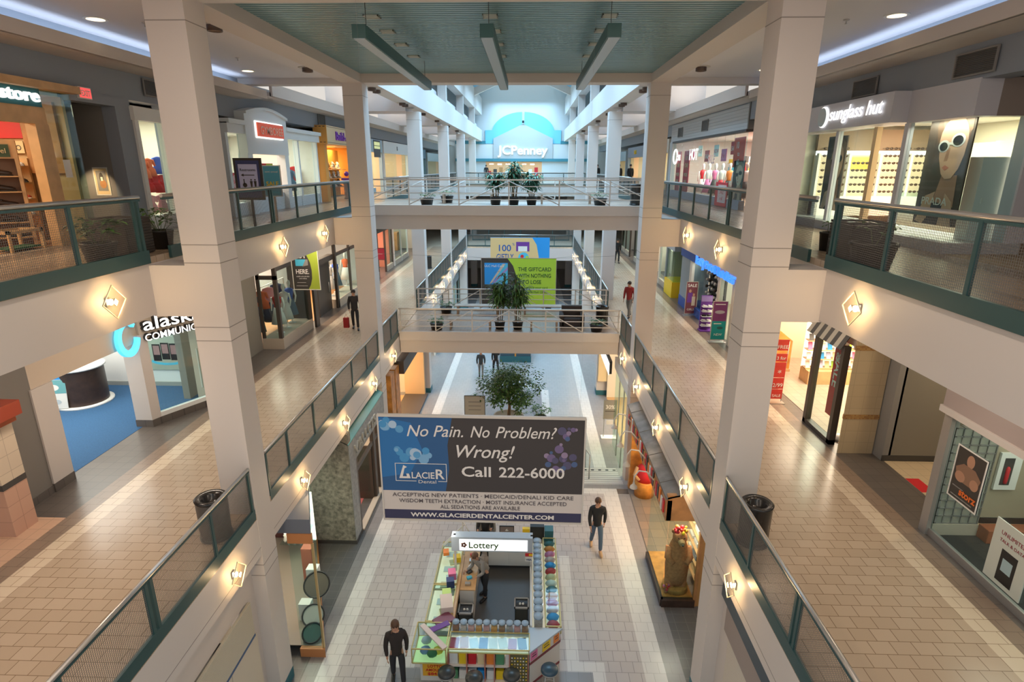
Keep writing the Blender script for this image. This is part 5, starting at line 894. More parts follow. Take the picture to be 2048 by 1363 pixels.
stand_sign('maroon standing poster of two people outside the athletic shoe shop', 8.24, 27.5, 0.56, 1.55, PM, [('t', 'SALE', 0.28, 1.3, 0.2, PAPER, dict(bold=0.02)), ('e', SKIN, 0.2, 1.1, 0.06, 0.08), ('p', PURPLE, [(0.08, 0.55), (0.3, 0.55), (0.32, 1.02), (0.1, 1.02)]), ('e', SKIN, 0.38, 0.92, 0.05, 0.07), ('p', P('print_cream', (0.6, 0.5, 0.4), 0.5), [(0.3, 0.4), (0.46, 0.4), (0.46, 0.84), (0.3, 0.84)]), ('t', 'GIRLS', 0.28, 0.17, 0.14, PAPER, {})])
stand_sign('plum over teal standing poster with a running shoe, nearest the column', 8.14, 23.0, 0.60, 1.60, PP, [('r', PT, 0.02, 0.58, 0.02, 0.78), ('e', P('print_greyshoe', (0.4, 0.36, 0.4), 0.5), 0.3, 1.15, 0.2, 0.07), ('r', PAPER, 0.1, 0.5, 1.45, 1.48), ('r', PAPER, 0.1, 0.4, 0.66, 0.69), ('e', P('print_blackteal', (0.02, 0.1, 0.1), 0.5), 0.36, 0.5, 0.12, 0.06), ('t', 'NEW', 0.3, 0.18, 0.14, PAPER, {})], foot=0.02)
rk = thing('shoe_stand', 'slim purple shoe stand between the two standing posters', 'display rack', (8.5, 24.8, Z)); B().box(PURPLE, 8.25, 8.72, 24.95, 25.0, Z, Z + 1.5).done('back_panel', rk); B().box(PURPLE, 8.2, 8.76, 24.55, 25.0, Z, Z + 0.04).done('base', rk); B().box(P('print_lilac', (0.35, 0.25, 0.55), 0.5), 8.25, 8.72, 24.93, 24.95, Z + 1.25, Z + 1.48).done('header_card', rk)
for r in range(5):
    B().box(BRIGHT, 8.27, 8.70, 24.7, 24.95, Z + 0.2 + 0.21 * r, Z + 0.215 + 0.21 * r).done('shelf', rk)
    for k in range(2): put(SHOE_WH if r != 2 else SHOE_ME, 'shoe', (8.28 + 0.22 * k, 24.80, Z + 0.215 + 0.21 * r), 0.2, 'shoe on the %s shelf of the slim purple stand' % ('lowest', 'second', 'middle', 'fourth', 'highest')[r], 'shoe', 'shoes on the %s shelf of the purple stand' % ('lowest', 'second', 'middle', 'fourth', 'highest')[r], 0.75)
b = B(); b.box(YELLOW, 8.5, 9.6, 31.4, 33.2, Z, Z + 0.85); b.done('wall_yellow_base', kind='structure')
t = thing('corner_window', 'dark corner shop window over a yellow base', 'shop window', (9, 32.4, Z + 0.85)); B().box(GLG, 8.56, 8.58, 31.4, 33.2, Z + 0.86, 7.7).done('pane', t); B().box(GLG, 8.56, 9.6, 31.4, 31.42, Z + 0.86, 7.7).done('pane', t); B().box(PBL, 8.5, 8.62, 33.1, 33.25, Z + 0.86, 7.7).done('frame_bar', t); B().box(PBL, 8.5, 9.6, 31.35, 33.25, 7.7, 8.4).done('head', t); B().box(DARK, 9.5, 9.6, 31.5, 33.2, Z + 0.86, 7.7).done('back', t)
low_front('pale shop with red SALE lettering', 1, 33.6, 40, Z, BRIGHT, SHOPWALL, [PAPER, RED, WOOD], 200, text='SALE', tm=RED)
low_front('dark shop with purple display units', 1, 40.5, 51, Z, DF, P('dusk_paint', (0.4, 0.38, 0.36), 0.6), [PURPLE, DARK, WOOD], 160)
# ================================================================== lights that hang and clamp in the hall
def sconce(loc, side, label, group):
    """glass plate wall lamp on the slab edge; side -1: on the left-hand edge facing +X"""
    global SCONCE
    if SCONCE is None:
        t = thing('wall_sconce', label, 'wall lamp', loc, 0, group)
        fr = F((0.13, 0, 0), (0, 0.7071, 0.7071), (0, -0.7071, 0.7071))
        b = B(); slab(b, GLASS('sconce_glass', (0.94, 0.92, 0.86), 0.08), fr, -0.19, 0.19, -0.19, 0.19, -0.006, 0.006); b.done('glass_plate', t, local=True)
        b = B()
        for q in ((-0.2, 0.2, -0.2, -0.188), (-0.2, 0.2, 0.188, 0.2), (-0.2, -0.188, -0.188, 0.188), (0.188, 0.2, -0.188, 0.188)): slab(b, P('sconce_edge', (0.7, 0.62, 0.45), 0.3), fr, *q, -0.009, 0.009)
        b.done('plate_edge', t, local=True)
        b = B(); slab(b, P('sconce_cap', (0.2, 0.15, 0.1), 0.4), fr, -0.045, 0.045, -0.045, 0.045, 0.006, 0.02); b.done('cap', t, local=True)
        B().ball(BULB, (0.07, 0, 0), (0.035, 0.05, 0.05)).done('bulb', t, local=True)
        b = B().box(STEEL, 0.0, 0.03, -0.05, 0.05, -0.07, 0.07); b.tube(STEEL, [(0.02, 0, 0.05), (0.13, 0, 0.05)], 0.008, 6); b.done('bracket', t, local=True)
        d = bpy.data.lights.new('sconce_lamp', 'POINT'); d.energy = 24; d.color = (1, 0.66, 0.32); d.shadow_soft_size = 0.05
        o = bpy.data.objects.new('sconce_lamp', d); COL.objects.link(o); o.parent = t; o.location = (0.19, 0, 0)
        SCONCE = t
        if side > 0: t.rotation_euler = (0, 0, PI)
        return t
    return dup(SCONCE, loc, 0 if side < 0 else PI, label, group)
SCONCE = None
for s, nm in ((-1, 'shoe store'), (1, 'sunglasses')):
    for k, y in enumerate((9.05, 15.9, 19.3)): sconce((s * 5.96, y, 9.86), s, 'glowing diamond glass lamp, %s along the upper slab edge on the %s side' % (ORD[k], nm), 'lamps on the upper slab edges')
for s, nm in ((-1, 'phone shop'), (1, 'card shop')):
    for k, y in enumerate((9.1, 12.55, 15.9, 19.25, 22.4)): sconce((s * 4.665, y, 4.66), s, 'glowing diamond glass lamp, %s along the middle slab edge on the %s side' % (ORD[k], nm), 'lamps on the middle slab edges')
    for k, y in enumerate((33.1, 36.5, 39.8, 43.2, 46.7, 50.0)): sconce((s * 4.665, y, 4.72), s, 'small distant slab-edge lamp beyond the bridges, %s on the %s side' % (ORD[k], nm), 'distant lamps on the middle slab edges')
LIL = P('pendant_green', (0.03, 0.10, 0.10), 0.4)
for x, nm in ((-2.2, 'nearest the restroom sign side'), (0.04, 'in the middle'), (2.25, 'nearest the sunglasses side')):
    t = thing('linear_pendant', 'long dark green box lamp hung below the green ceiling, %s' % nm, 'pendant lamp', (x, 15, 14.12))
    B().box(LIL, x - 0.12, x + 0.12, 11.35, 18.6, 14.10, 14.32).done('housing', t); B().box(P('pendant_lens', (0.36, 0.44, 0.50), 0.35), x - 0.10, x + 0.10, 11.37, 18.58, 14.085, 14.10).done('lens', t)
    for y in (11.9, 18.2): B().tube(DARK, [(x, y, 14.32), (x, y, 14.80)], 0.006, 5).done('hanger', t)
VG = P('vent_pale', (0.50, 0.55, 0.50), 0.5)
for i, x in enumerate((-2.35, 0.0, 2.35)):
    for k, y in enumerate((13.0, 14.35, 15.8, 17.4)):
        b = B()
        for q in range(4): b.box(VG, x - 0.15, x + 0.15, y - 0.14 + 0.08 * q, y - 0.10 + 0.08 * q, 14.775, 14.80)
        b.box(VG, x - 0.15, x - 0.13, y - 0.14, y + 0.18, 14.775, 14.80); b.box(VG, x + 0.13, x + 0.15, y - 0.14, y + 0.18, 14.775, 14.80)
        tag(b.done('ceiling_vent', loc=(x, y, 14.78)), 'small pale vent in the green slatted ceiling, %s beside the %s box lamp' % (ORD[k], ('restroom-side', 'middle', 'sunglasses-side')[i]), 'vent', 'vents in the green ceiling')
def can(x, y, z, label):
    t = thing('can_downlight', label, 'downlight', (x, y, z), 0, 'can downlights')
    B().lathe(P('can_dark', (0.08, 0.05, 0.04), 0.4), [(0.15, 0), (0.15, -0.12), (0.13, -0.12), (0.12, -0.06)], (x, y, z), 18, top=False, bot=False).done('can', t); B().lathe(P('can_trim', (0.6, 0.58, 0.55), 0.5), [(0.26, -0.012), (0.26, 0)], (x, y, z), 18).done('trim_ring', t); B().lathe(LITWARM, [(0.12, -0.07), (0.001, -0.065)], (x, y, z), 16, top=False, bot=False).done('lamp', t)
for s, nm in ((-1, 'restroom sign side'), (1, 'sunglasses side')):
    can(s * 5.6, 13.1, 14.68, 'dark can downlight in the lilac ceiling nearest the first column, %s' % nm); can(s * 5.65, 18.45, 14.68, 'dark can downlight in the lilac ceiling near the cross beam, %s' % nm)
    for k, y in enumerate((23.2, 23.9, 28.6, 29.2, 34, 39, 44, 49.5)): can(s * 5.0, y, 14.72, 'can downlight under the long white beam, %s past the second column, %s' % (ORD[k], nm))
    for k, y in enumerate((12.55, 19.0)):
        t = thing('recessed_downlight', 'flush round ceiling light by the cove, %s, %s' % (('nearest the first column', 'nearest the cross beam')[k], nm), 'downlight', (s * 7.65, y, 14.68)); B().lathe(BRIGHT, [(0.22, -0.015), (0.22, 0)], (s * 7.65, y, 14.68), 20).done('trim_ring', t); B().lathe(LITWARM, [(0.001, -0.017), (0.16, -0.017)], (s * 7.65, y, 14.68), 20, bot=False, top=False).done('lens', t)
    for k, y in enumerate((10.2, 12.9, 15.1, 16.8)):
        b = B().lathe(STEEL, [(0.06, 0), (0.05, -0.02), (0.015, -0.025), (0.015, -0.07), (0.035, -0.075), (0.001, -0.08)], n=10); o = b.done('sprinkler_head'); o.location = (s * 6.9, y, 14.68); tag(o, 'small metal sprinkler head in the lilac ceiling, %s, %s' % (('above the near railing', 'next in', 'third in', 'by the cross beam')[k], nm), 'sprinkler', 'sprinkler heads')
# ================================================================== banners
BNW, BNH = 3.84, 2.17; fr = F((-1.96, 10.0, 5.345), (1, -0.012, 0)); DG = P('banner_charcoal', (0.048, 0.040, 0.040), 0.55); BBL = P('banner_blue', (0.022, 0.10, 0.26), 0.55); PKP = P('banner_pale', (0.66, 0.58, 0.53), 0.55)
t = thing('hanging_banner', 'big dental advertising banner hanging over the hall, No Pain No Problem Wrong', 'banner', (0, 10, 5.345))
b = B(); slab(b, DG, fr, 0, BNW, 0.62, BNH, -0.01, 0); slab(b, PKP, fr, 0, BNW, 0.20, 0.62, -0.01, 0); slab(b, P('banner_navy', (0.035, 0.035, 0.09), 0.55), fr, 0, BNW, 0, 0.20, -0.01, 0)
b.prism(BBL, [fr.p(0.0, 0.62), fr.p(1.22, 0.62), fr.p(1.30, 1.1), fr.p(1.28, 1.6), fr.p(1.38, BNH), fr.p(0.0, BNH)], fr.n * 0.001)
b.prism(P('banner_blue_bright', (0.02, 0.16, 0.42), 0.55), [fr.p(0.0, 0.9), fr.p(0.55, 1.0), fr.p(0.8, 1.5), fr.p(0.6, 2.05), fr.p(0.0, BNH)], fr.n * 0.002)
random.seed(3)
BK = [P('bokeh_a', (0.10, 0.33, 0.60), 0.5), P('bokeh_b', (0.20, 0.42, 0.66), 0.5), P('bokeh_c', (0.42, 0.56, 0.72), 0.5), P('bokeh_d', (0.06, 0.29, 0.58), 0.5)]
for k in range(22):
    a, z = (random.uniform(0.05, 0.45), random.uniform(1.75, 2.1)) if k < 8 else (random.uniform(0.05, 0.95), random.gauss(1.36, 0.07))
    b.prism(BK[k % 4], fr.ell(a, z, *(2 * [random.uniform(0.035, 0.10)]), 0, 14), fr.n * (0.0025 + 0.0002 * k))
BV = [P('bokeh_e', (0.09, 0.08, 0.16), 0.5), P('bokeh_f', (0.17, 0.12, 0.25), 0.5), P('bokeh_g', (0.07, 0.12, 0.26), 0.5), P('bokeh_h', (0.30, 0.22, 0.34), 0.5)]
for k in range(26):
    a, z = (random.uniform(3.0, 3.75), random.gauss(1.35, 0.12)) if k < 19 else (random.uniform(3.4, 3.8), random.uniform(1.6, 2.1))
    b.prism(BV[k % 4], fr.ell(min(a, 3.74), z, *(2 * [random.uniform(0.03, 0.085)]), 0, 14), fr.n * (0.0015 + 0.0002 * k))
b.done('printed_sheet', t)
PW = P('print_offwhite', (0.80, 0.74, 0.70), 0.55); PDk = P('print_darkbrown', (0.10, 0.08, 0.09), 0.55)
b = B()
for q in ((-0.02, BNW + 0.02, BNH, BNH + 0.05), (-0.02, BNW + 0.02, -0.04, 0.0)): slab(b, P('banner_rail', (0.62, 0.56, 0.50), 0.4), fr, *q, -0.03, 0.02)
for q in ((-0.03, 0.0, -0.02, BNH + 0.03), (BNW, BNW + 0.03, -0.02, BNH + 0.03)): slab(b, P('banner_rail', (0.62, 0.56, 0.50), 0.4), fr, *q, -0.015, 0.01)
b.done('banner_frame', t)
for s_, a, z, sz, w, bd, sh, m in (('No Pain.', 0.50, 1.78, 0.33, 1.06, 0.004, 0.3, PW), ('No', 1.70, 1.78, 0.33, 0.36, 0.004, 0.3, PW), ('Problem?', 2.17, 1.78, 0.33, 1.14, 0.004, 0.3, PW), ('Wrong!', 1.38, 1.36, 0.37, 1.1, 0.008, 0.3, PW)): txt('lettering', s_, fr, a, z, sz, m, t, c=0.008, ext=0.001, bold=bd, shear=sh, align='LEFT', width=w)
for s_, a, z, sz, w, m in (('Call', 1.82, 0.96, 0.30, 0.56, PW), ('222-6000', 2.87, 0.96, 0.30, 1.24, PW)): txt('lettering', s_, fr, a, z, sz, m, t, c=0.008, ext=0.001, bold=0.016, width=w)
for s_, z, w in (('ACCEPTING NEW PATIENTS \u00b7 MEDICAID/DENALI KID CARE', 0.495, 3.5), ('WISDOM TEETH EXTRACTION \u00b7 MOST INSURANCE ACCEPTED', 0.365, 3.25), ('ALL SEDATIONS ARE AVAILABLE', 0.245, 1.55)): txt('lettering', s_, fr, 1.93 if w > 2 else 1.88, z, 0.115, PDk, t, c=0.008, ext=0.001, bold=0.002, width=w)
txt('lettering', 'WWW.GLACIERDENTALCENTER.COM', fr, 1.92, 0.055, 0.125, PW, t, c=0.008, ext=0.001, bold=0.03, width=2.8)
b = B()
for q in ((0.26, 1.25, 1.20, 1.212), (0.26, 0.66, 0.828, 0.84), (1.08, 1.25, 0.828, 0.84), (0.26, 0.272, 0.84, 1.2), (1.238, 1.25, 0.84, 1.2)): slab(b, PW, fr, *q, 0.004, 0.006)
b.prism(PW, [fr.p(0.33, 0.89, 0.004), fr.p(0.42, 1.17, 0.004), fr.p(0.49, 1.13, 0.004), fr.p(0.44, 1.1, 0.004), fr.p(0.40, 0.93, 0.004), fr.p(0.48, 0.93, 0.004), fr.p(0.47, 0.99, 0.004), fr.p(0.52, 0.99, 0.004), fr.p(0.55, 0.89, 0.004)], fr.n * 0.002)
b.done('logo_frame', t); txt('lettering', 'LACIE', fr, 0.79, 0.895, 0.19, PW, t, c=0.008, ext=0.001, bold=0.015, width=0.44); txt('lettering', 'R', fr, 1.11, 0.89, 0.29, PW, t, c=0.008, ext=0.001, bold=0.015, width=0.17); txt('lettering', 'Dental', fr, 0.87, 0.79, 0.10, PW, t, c=0.008, ext=0.001, width=0.34)
for a in (0.1, BNW - 0.1): B().tube(STEEL, [fr.p(a, BNH + 0.05), fr.p(a, BNH + 0.05) + Vector((0, 0.0, 7.2))], 0.0012, 4).done('hanger_wire', t)
# gift card banners across the hall
fr = FRC(-1.72, 31.0, 4.75); t = sign('hanging_banner', 'charcoal and lime gift card banner THE GIFTCARD WITH NOTHING TO LOSE', 'banner', fr, 4.0, 2.62, LIME, [('p', P('charcoal_print', (0.05, 0.045, 0.04), 0.5), [(0, 0), (1.7, 0), (1.95, 0.8), (1.9, 1.6), (1.7, 2.2), (1.4, 2.6), (0, 2.6)]), ('r', SKYB, 0.18, 1.42, 1.2, 2.35), ('p', CYAN, [(0.7, 1.25), (1.42, 1.25), (1.42, 2.3), (1.1, 2.3)]), ('p', P('print_lilac', (0.35, 0.25, 0.55), 0.5), [(0.6, 1.3), (0.75, 1.3), (1.42, 2.0), (1.42, 2.15)]), ('p', P('print_cream', (0.6, 0.5, 0.4), 0.5), [(0.45, 1.25), (0.55, 1.25), (1.3, 2.3), (1.15, 2.3)]), ('t', 'ULC Mall Card', 0.7, 2.13, 0.17, PAPER, {}), ('t', 'THE GIFTCARD', 2.85, 1.92, 0.30, P('print_forest', (0.02, 0.10, 0.03), 0.5), dict(bold=0.01, width=1.75)), ('t', 'WITH NOTHING', 2.85, 1.58, 0.30, MATS['print_forest'], dict(bold=0.01, width=1.75)), ('t', 'TO LOSE', 2.7, 1.24, 0.30, MATS['print_forest'], dict(bold=0.01, width=1.0)), ('t', 'replace your card', 2.95, 0.98, 0.17, MATS['print_forest'], {}), ('t', 'at the Mall Office', 2.95, 0.74, 0.17, MATS['print_forest'], {})], edge=STEEL)
b = B()
for s in (-1, 1): b.tube(WIRE, [(-1.72 if s < 0 else 2.28, 31.0, 7.37), (s * 5.0, 20.9, 9.0)], 0.006, 4)
for a in (0.05, 3.95): b.tube(WIRE, [fr.p(a, 2.62), (-4.66 if a < 1 else 4.66, 31.1, 7.7)], 0.004, 4)
b.done('hanger_wire', t)
fr = FRC(-1.86, 41.0, 5.0); t = sign('hanging_banner', 'tan and blue gift card banner reading 100% GIFT, hung farther back', 'banner', fr, 4.1, 2.3, SKYB, [('p', P('banner_tan', (0.75, 0.52, 0.24), 0.5), [(0, 0), (3.3, 0), (3.35, 1.0), (3.2, 1.8), (2.9, 2.28), (0, 2.28)]), ('t', '100', 0.95, 1.36, 0.62, P('print_royal', (0.02, 0.10, 0.35), 0.5), dict(bold=0.015, width=0.85)), ('t', '%', 1.6, 1.75, 0.25, MATS['print_royal'], {}), ('r', PURPLE, 1.78, 2.7, 1.35, 2.0), ('r', PAPER, 1.92, 2.55, 1.35, 1.7), ('t', 'GIFTLY', 1.0, 0.75, 0.6, MATS['print_royal'], dict(bold=0.01, width=1.2)), ('e', CYAN, 2.3, 0.9, 0.38, 0.38), ('e', RED, 2.2, 1.0, 0.12, 0.12), ('e', LIME, 2.55, 0.9, 0.12, 0.14)])
b = B()
for a in (0.05, 4.05): b.tube(WIRE, [fr.p(a, 2.3), (-4.66 if a < 1 else 4.66, 41.3, 7.8)], 0.004, 4)
b.done('hanger_wire', t)
# ================================================================== ground floor shops
Z = L1N
RO = P('rolled_beige', (0.62, 0.56, 0.46), 0.6)
for s, sd in ((-1, 'left'), (1, 'right')):
    b = B(); b.box(WHITE, s * 4.95, s * 5.2, 2, 10.25, 3.35, 4.25); b.box(WHITE, s * 4.95, s * 5.3, 9.8, 10.25, Z, 3.35); b.done('wall_ground_near_' + sd, kind='structure')
t = thing('shutter_facade', 'beige slatted shutter panel with blue edge below the near slab', 'shutter', (-4.9, 7, Z))
b = B()
for k in range(22): b.box(P('slat_beige', (0.58, 0.53, 0.42), 0.5), -4.93 + 0.004 * (k % 2), -4.87, 3, 9.9, 2.55 + 0.036 * k, 2.55 + 0.036 * k + 0.03)
b.done('slatted_header', t); B().box(P('edge_blue', (0.05, 0.10, 0.22), 0.5), -4.94, -4.86, 3, 9.9, 2.50, 2.55).done('blue_edge', t); b = B()
for k in range(4): b.box(RO, -4.93, -4.88, 8.9 - 1.1 * k, 9.98 - 1.1 * k, Z, 2.5)
b.done('closed_panels', t)
B().box(P('paint_tan', (0.40, 0.33, 0.26), 0.6), -5.15, -4.9, 5.5, 6.5, Z, 3.2).done('wall_ground_pier', kind='structure')
t = thing('shutter_facade', 'grey and teal fascia over pale shutter panels below the near slab', 'shutter', (5.0, 7, Z))
B().box(P('fascia_warmgrey', (0.33, 0.28, 0.26), 0.6), 4.90, 4.95, 3, 9.95, 2.9, 3.55).done('grey_fascia', t); B().box(P('fascia_slate', (0.06, 0.085, 0.11), 0.5), 4.86, 4.95, 3, 10.2, 3.55, 4.1).done('slate_fascia', t); b = B()
for k in range(50): b.box(P('slat_cream', (0.66, 0.60, 0.52), 0.5), 4.95, 4.98 + 0.004 * (k % 2), 3, 9.8, Z + 0.05 * k, Z + 0.05 * k + 0.045)
b.done('slatted_panels', t)
# corner display window
t = thing('corner_display_window', 'angled glass display window with orange head rail beside the near column', 'shop window', (-5, 13, Z))
OH = P('rail_orange_wood', (0.55, 0.22, 0.08), 0.5)
B().prism(OH, [(-4.7, 11.5, 3.62), (-4.12, 11.5, 3.62), (-4.12, 11.56, 3.62), (-4.7, 11.56, 3.62)], (0, 0, 0.26)).done('head_rail', t)
B().prism(P('panel_slate', (0.16, 0.18, 0.23), 0.6), [(-4.8, 11.52, 3.88), (-4.13, 11.52, 3.88), (-5.85, 16.0, 3.88), (-8, 16, 3.88), (-8, 11.52, 3.88)], (0, 0, 0.37)).done('slate_panel', t)
B().prism(OH, [(-4.7, 11.45, Z), (-4.08, 11.45, Z), (-5.86, 16.0, Z), (-6.1, 16.0, Z), (-4.4, 11.75, Z), (-4.7, 11.75, Z)], (0, 0, 0.24)).done('sill', t)
B().box(GL, -4.68, -4.14, 11.5, 11.512, Z + 0.24, 3.62).done('pane', t); b = B(); b.prism(GL, [(-4.13, 11.52, Z + .24), (-4.142, 11.52, Z + .24), (-5.88, 16, Z + .24), (-5.868, 16, Z + .24)], (0, 0, 2.98)); b.done('pane', t)
B().box(P('frame_gold', (0.62, 0.46, 0.22), 0.35, 0.6), -4.15, -4.10, 11.49, 11.54, Z + .24, 3.62).done('corner_post', t)
ex = B(); ex.prism(P('display_carpet', (0.34, 0.29, 0.25), 0.8), [(-4.7, 11.56, Z + 0.236), (-4.2, 11.56, Z + 0.236), (-5.86, 15.9, Z + 0.236), (-7.5, 15.9, Z + 0.236), (-7.5, 11.56, Z + 0.236)], (0, 0, 0.012)); ex.done('display_floor', t)
b = B(); b.box(SHOPWALL, -8.1, -8.0, 11.5, 16, Z, 3.88); b.box(P('wine_paint', (0.16, 0.06, 0.06), 0.6), -8, -6.0, 15.95, 16.05, Z, 3.88); b.done('wall_display_back', kind='structure')
sv = thing('lit_display_shelf', 'glowing glass display shelves behind the corner window', 'shelving', (-5.6, 14.6, Z + 0.25)); B().box(LITPANEL, -6.4, -5.45, 14.9, 14.95, Z + 0.9, 2.9).done('lit_back', sv)
for k in range(4): B().box(GL, -6.4, -5.45, 14.55, 14.9, Z + 0.95 + 0.5 * k, Z + 0.97 + 0.5 * k).done('shelf', sv)
for k in range(4):
    for j in range(5):
        m = [PAPER, CREAMP, STEEL, PINK][(k + j) % 4]; o = B().lathe(m, [(0.04, 0), (0.06, 0.06), (0.03, 0.16), (0.045, 0.22)], n=10).done('glass_ornament'); o.location = (-6.28 + 0.18 * j, 14.7, Z + 0.97 + 0.5 * k); tag(o, 'small shiny ornament on the %s glowing glass shelf' % ('lowest', 'second', 'third', 'highest')[k], 'ornament', 'ornaments on the %s glowing shelf' % ('lowest', 'second', 'third', 'highest')[k])
def ringdisc(label, loc, r, tilt, fill):  # black-rimmed round display discs, their use unknown
    t = thing('round_disc', label, 'mirror', loc); t.rotation_euler = (tilt, 0, 0.15)
    b = B(); n = 26
    b.tube(BLACK, [(r * math.cos(2 * PI * i / n), r * math.sin(2 * PI * i / n), 0.02) for i in range(n + 1)], 0.022, 6, cap=False); b.done('black_rim', t, local=True); B().lathe(fill, [(0.001, 0.012), (r, 0.012)], n=24, bot=False, top=False).done('disc', t, local=True)
ringdisc('largest black-rimmed dark round disc in the corner window', (-4.72, 12.9, Z + 0.95), 0.33, 0.75, P('disc_dark', (0.10, 0.085, 0.07), 0.4)); ringdisc('middle black-rimmed pale round disc in the corner window', (-4.58, 12.15, Z + 0.62), 0.27, 0.7, P('disc_grey', (0.42, 0.41, 0.38), 0.4)); ringdisc('lowest black-rimmed green round disc by the corner window sill', (-4.50, 11.8, Z + 0.40), 0.24, 0.6, P('disc_green', (0.05, 0.11, 0.10), 0.4))
for k, (x, y, z, m, nm) in enumerate(((-4.95, 13.3, 1.6, BRIGHT, 'white'), (-4.9, 12.5, 1.15, PAPER, 'pale grey'), (-5.3, 13.9, 1.8, P('pot_rust', (0.5, 0.16, 0.1), 0.5), 'rust red'))): tag(B().box(m, x - 0.15, x + 0.15, y - 0.13, y + 0.13, Z + 0.248, z).done('display_plinth', loc=(x, y, Z + 0.248), bevel=0.01), '%s display plinth behind the round discs in the corner window' % nm, 'plinth')
area('display_window_light', (-5.4, 13.3, 3.8), (0, 0, 0), 1.0, 2.0, 85, (1, 0.85, 0.6))
# stone-clad shop
STN = P('stone_cladding', (0.21, 0.19, 0.155), 0.8, noise=0.5, nscale=9); STL = P('stone_light', (0.30, 0.31, 0.31), 0.8, noise=0.2, nscale=7)
t = thing('stone_shop_facade', 'rough grey stone shop front with raised VALLETS lettering and pink floor inside', 'storefront', (-4.9, 17.5, Z))
B().box(STN, -6.1, -4.62, 16.0, 16.3, Z + 0.1, 4.24).done('stone_pier', t); B().box(STL, -5.1, -4.6, 16.02, 16.62, Z + 0.1, 3.1).done('stone_jamb', t); B().box(STL, -5.1, -4.6, 16.02, 20.4, 3.1, 3.85).done('lettered_band', t); B().box(DARK, -6.1, -4.58, 15.99, 16.65, Z, Z + 0.12).done('skirting', t)
b = B(); b.prism(P('canopy_teal', (0.08, 0.26, 0.25), 0.5), [(-4.6, 16.0, 3.85), (-5.3, 16.0, 4.25), (-5.3, 20.4, 4.25), (-4.6, 20.4, 3.85)], (0, 0, 0.03)); b.done('teal_canopy', t)
txt('sign_lettering', 'VALLETS', FRL(-4.59, 17.8, 3.22), 0, 0.06, 0.48, P('letter_stone', (0.40, 0.38, 0.33), 0.6), t, ext=0.03, bold=0.01, width=2.6)
for q in ((-4.85, -4.6, 16.62, 16.74, Z, 3.1), (-4.75, -4.62, 18.75, 19.0, Z, 3.1), (-4.75, -4.62, 19.4, 19.5, Z, 3.1), (-4.72, -4.64, 16.74, 20.4, 2.55, 2.68)): B().box(DF, *q).done('frame_bar', t)
dl = B().box(DF, -5.55, -4.72, 18.68, 18.74, Z, 2.5).done('open_door', t); B().box(GL, -5.45, -4.82, 18.67, 18.68, Z + 0.3, 2.4).done('door_pane', dl)
B().box(SILL, -4.75, -4.55, 16.74, 20.4, Z, Z + 0.06).done('threshold', t)
shell('stone_shop', -5.1, -9, 16.4, 20.3, Z, 3.8, SHOPWALL, P('carpet_pink', (0.45, 0.14, 0.16), 0.9), 170, (1, 0.82, 0.6))
for k in range(5): put(GAR[('navy', 'denim', 'white', 'pink', 'navy')[k]], 'hanging_garment', (-5.8 - 0.3 * k, 17.4 + 0.4 * k, Z + 1.95), 0.8, '%s garment hanging inside the stone-clad shop doorway, %s from the door' % (('navy', 'denim', 'white', 'pink', 'dark')[k], ORD[k]), 'garment', 'garments in the stone-clad shop')
# pine-pillared shop and the pale fronts beyond
t = thing('pine_shop_facade', 'honey pine pillar pair with glowing interior beyond the second column', 'storefront', (-5.2, 26, L1F))
for ya, yb in ((22.9, 23.6), (23.75, 24.5)): B().box(HONEY, -5.5, -4.9, ya, yb, L1F, 3.6).done('pine_pillar', t)
B().box(P('fascia_umber', (0.10, 0.08, 0.07), 0.5), -6, -4.7, 24.6, 30.4, 3.1, 3.7).done('fascia', t); B().box(DF, -6.0, -4.75, 27.4, 30.5, L1F, L1F + 0.1).done('threshold', t)
B().box(P('reveal_cream', (0.62, 0.45, 0.27), 0.6), -6.0, -4.9, 30.4, 30.7, L1F, 3.7).done('wall_reveal', t)
shell('pine_shop', -6.05, -9, 24.6, 30.4, L1F, 3.6, P('amber_paint', (0.80, 0.50, 0.22), 0.6), P('floor_amber', (0.62, 0.36, 0.16), 0.4), 420, (1, 0.78, 0.48), ends=(1, 0))
low_front('pale ground shop past the pine pillars', -1, 31, 40, L1F, BRIGHT, SHOPWALL, [PAPER, WOOD], 150, x=5.42, h=2.8)
low_front('blue-trimmed ground shop on pine pillar side', -1, 41, 52, L1F, GB, SHOPWALL, [SKYB, PAPER, WOOD], 150, x=5.42, h=2.8)
# bear shop
WS = P('shingle_grey', (0.20, 0.19, 0.185), 0.8, noise=0.25, nscale=3)
t = thing('gift_shop_facade', 'log-trimmed gift shop front with grey shingle roof and gooseneck lamps', 'storefront', (5, 16.5, Z))
B().box(WOOD, 4.48, 5.4, 13.50, 13.62, 3.1, 3.85).done('end_board', t); b = B(); b.box(WOOD, 4.46, 4.6, 13.5, 19.7, 3.1, 3.7); b.done('fascia_board', t)
b = B()
for k in range(8): b.prism(WS, [(4.44, 13.5 + 0.79 * k, 3.72), (5.5, 13.5 + 0.79 * k, 4.02), (5.5, 14.27 + 0.79 * k, 4.02), (4.44, 14.27 + 0.79 * k, 3.72)], (0, 0, 0.05 + 0.01 * (k % 2)))
b.done('shingle_roof', t)
b = B(); fr = FRR(4.455, 19.6, 3.12); random.seed(5)
for k in range(26): a = 0.15 + 0.225 * k; slab(b, [RED, DARK, ORANGE, PAPER, RED, WOODD, HONEY][k % 7], fr, a, a + 0.14, 0.06 + 0.05 * (k % 3), 0.42 + 0.04 * (k % 4), 0, 0.03)
b.done('carved_frieze', t)
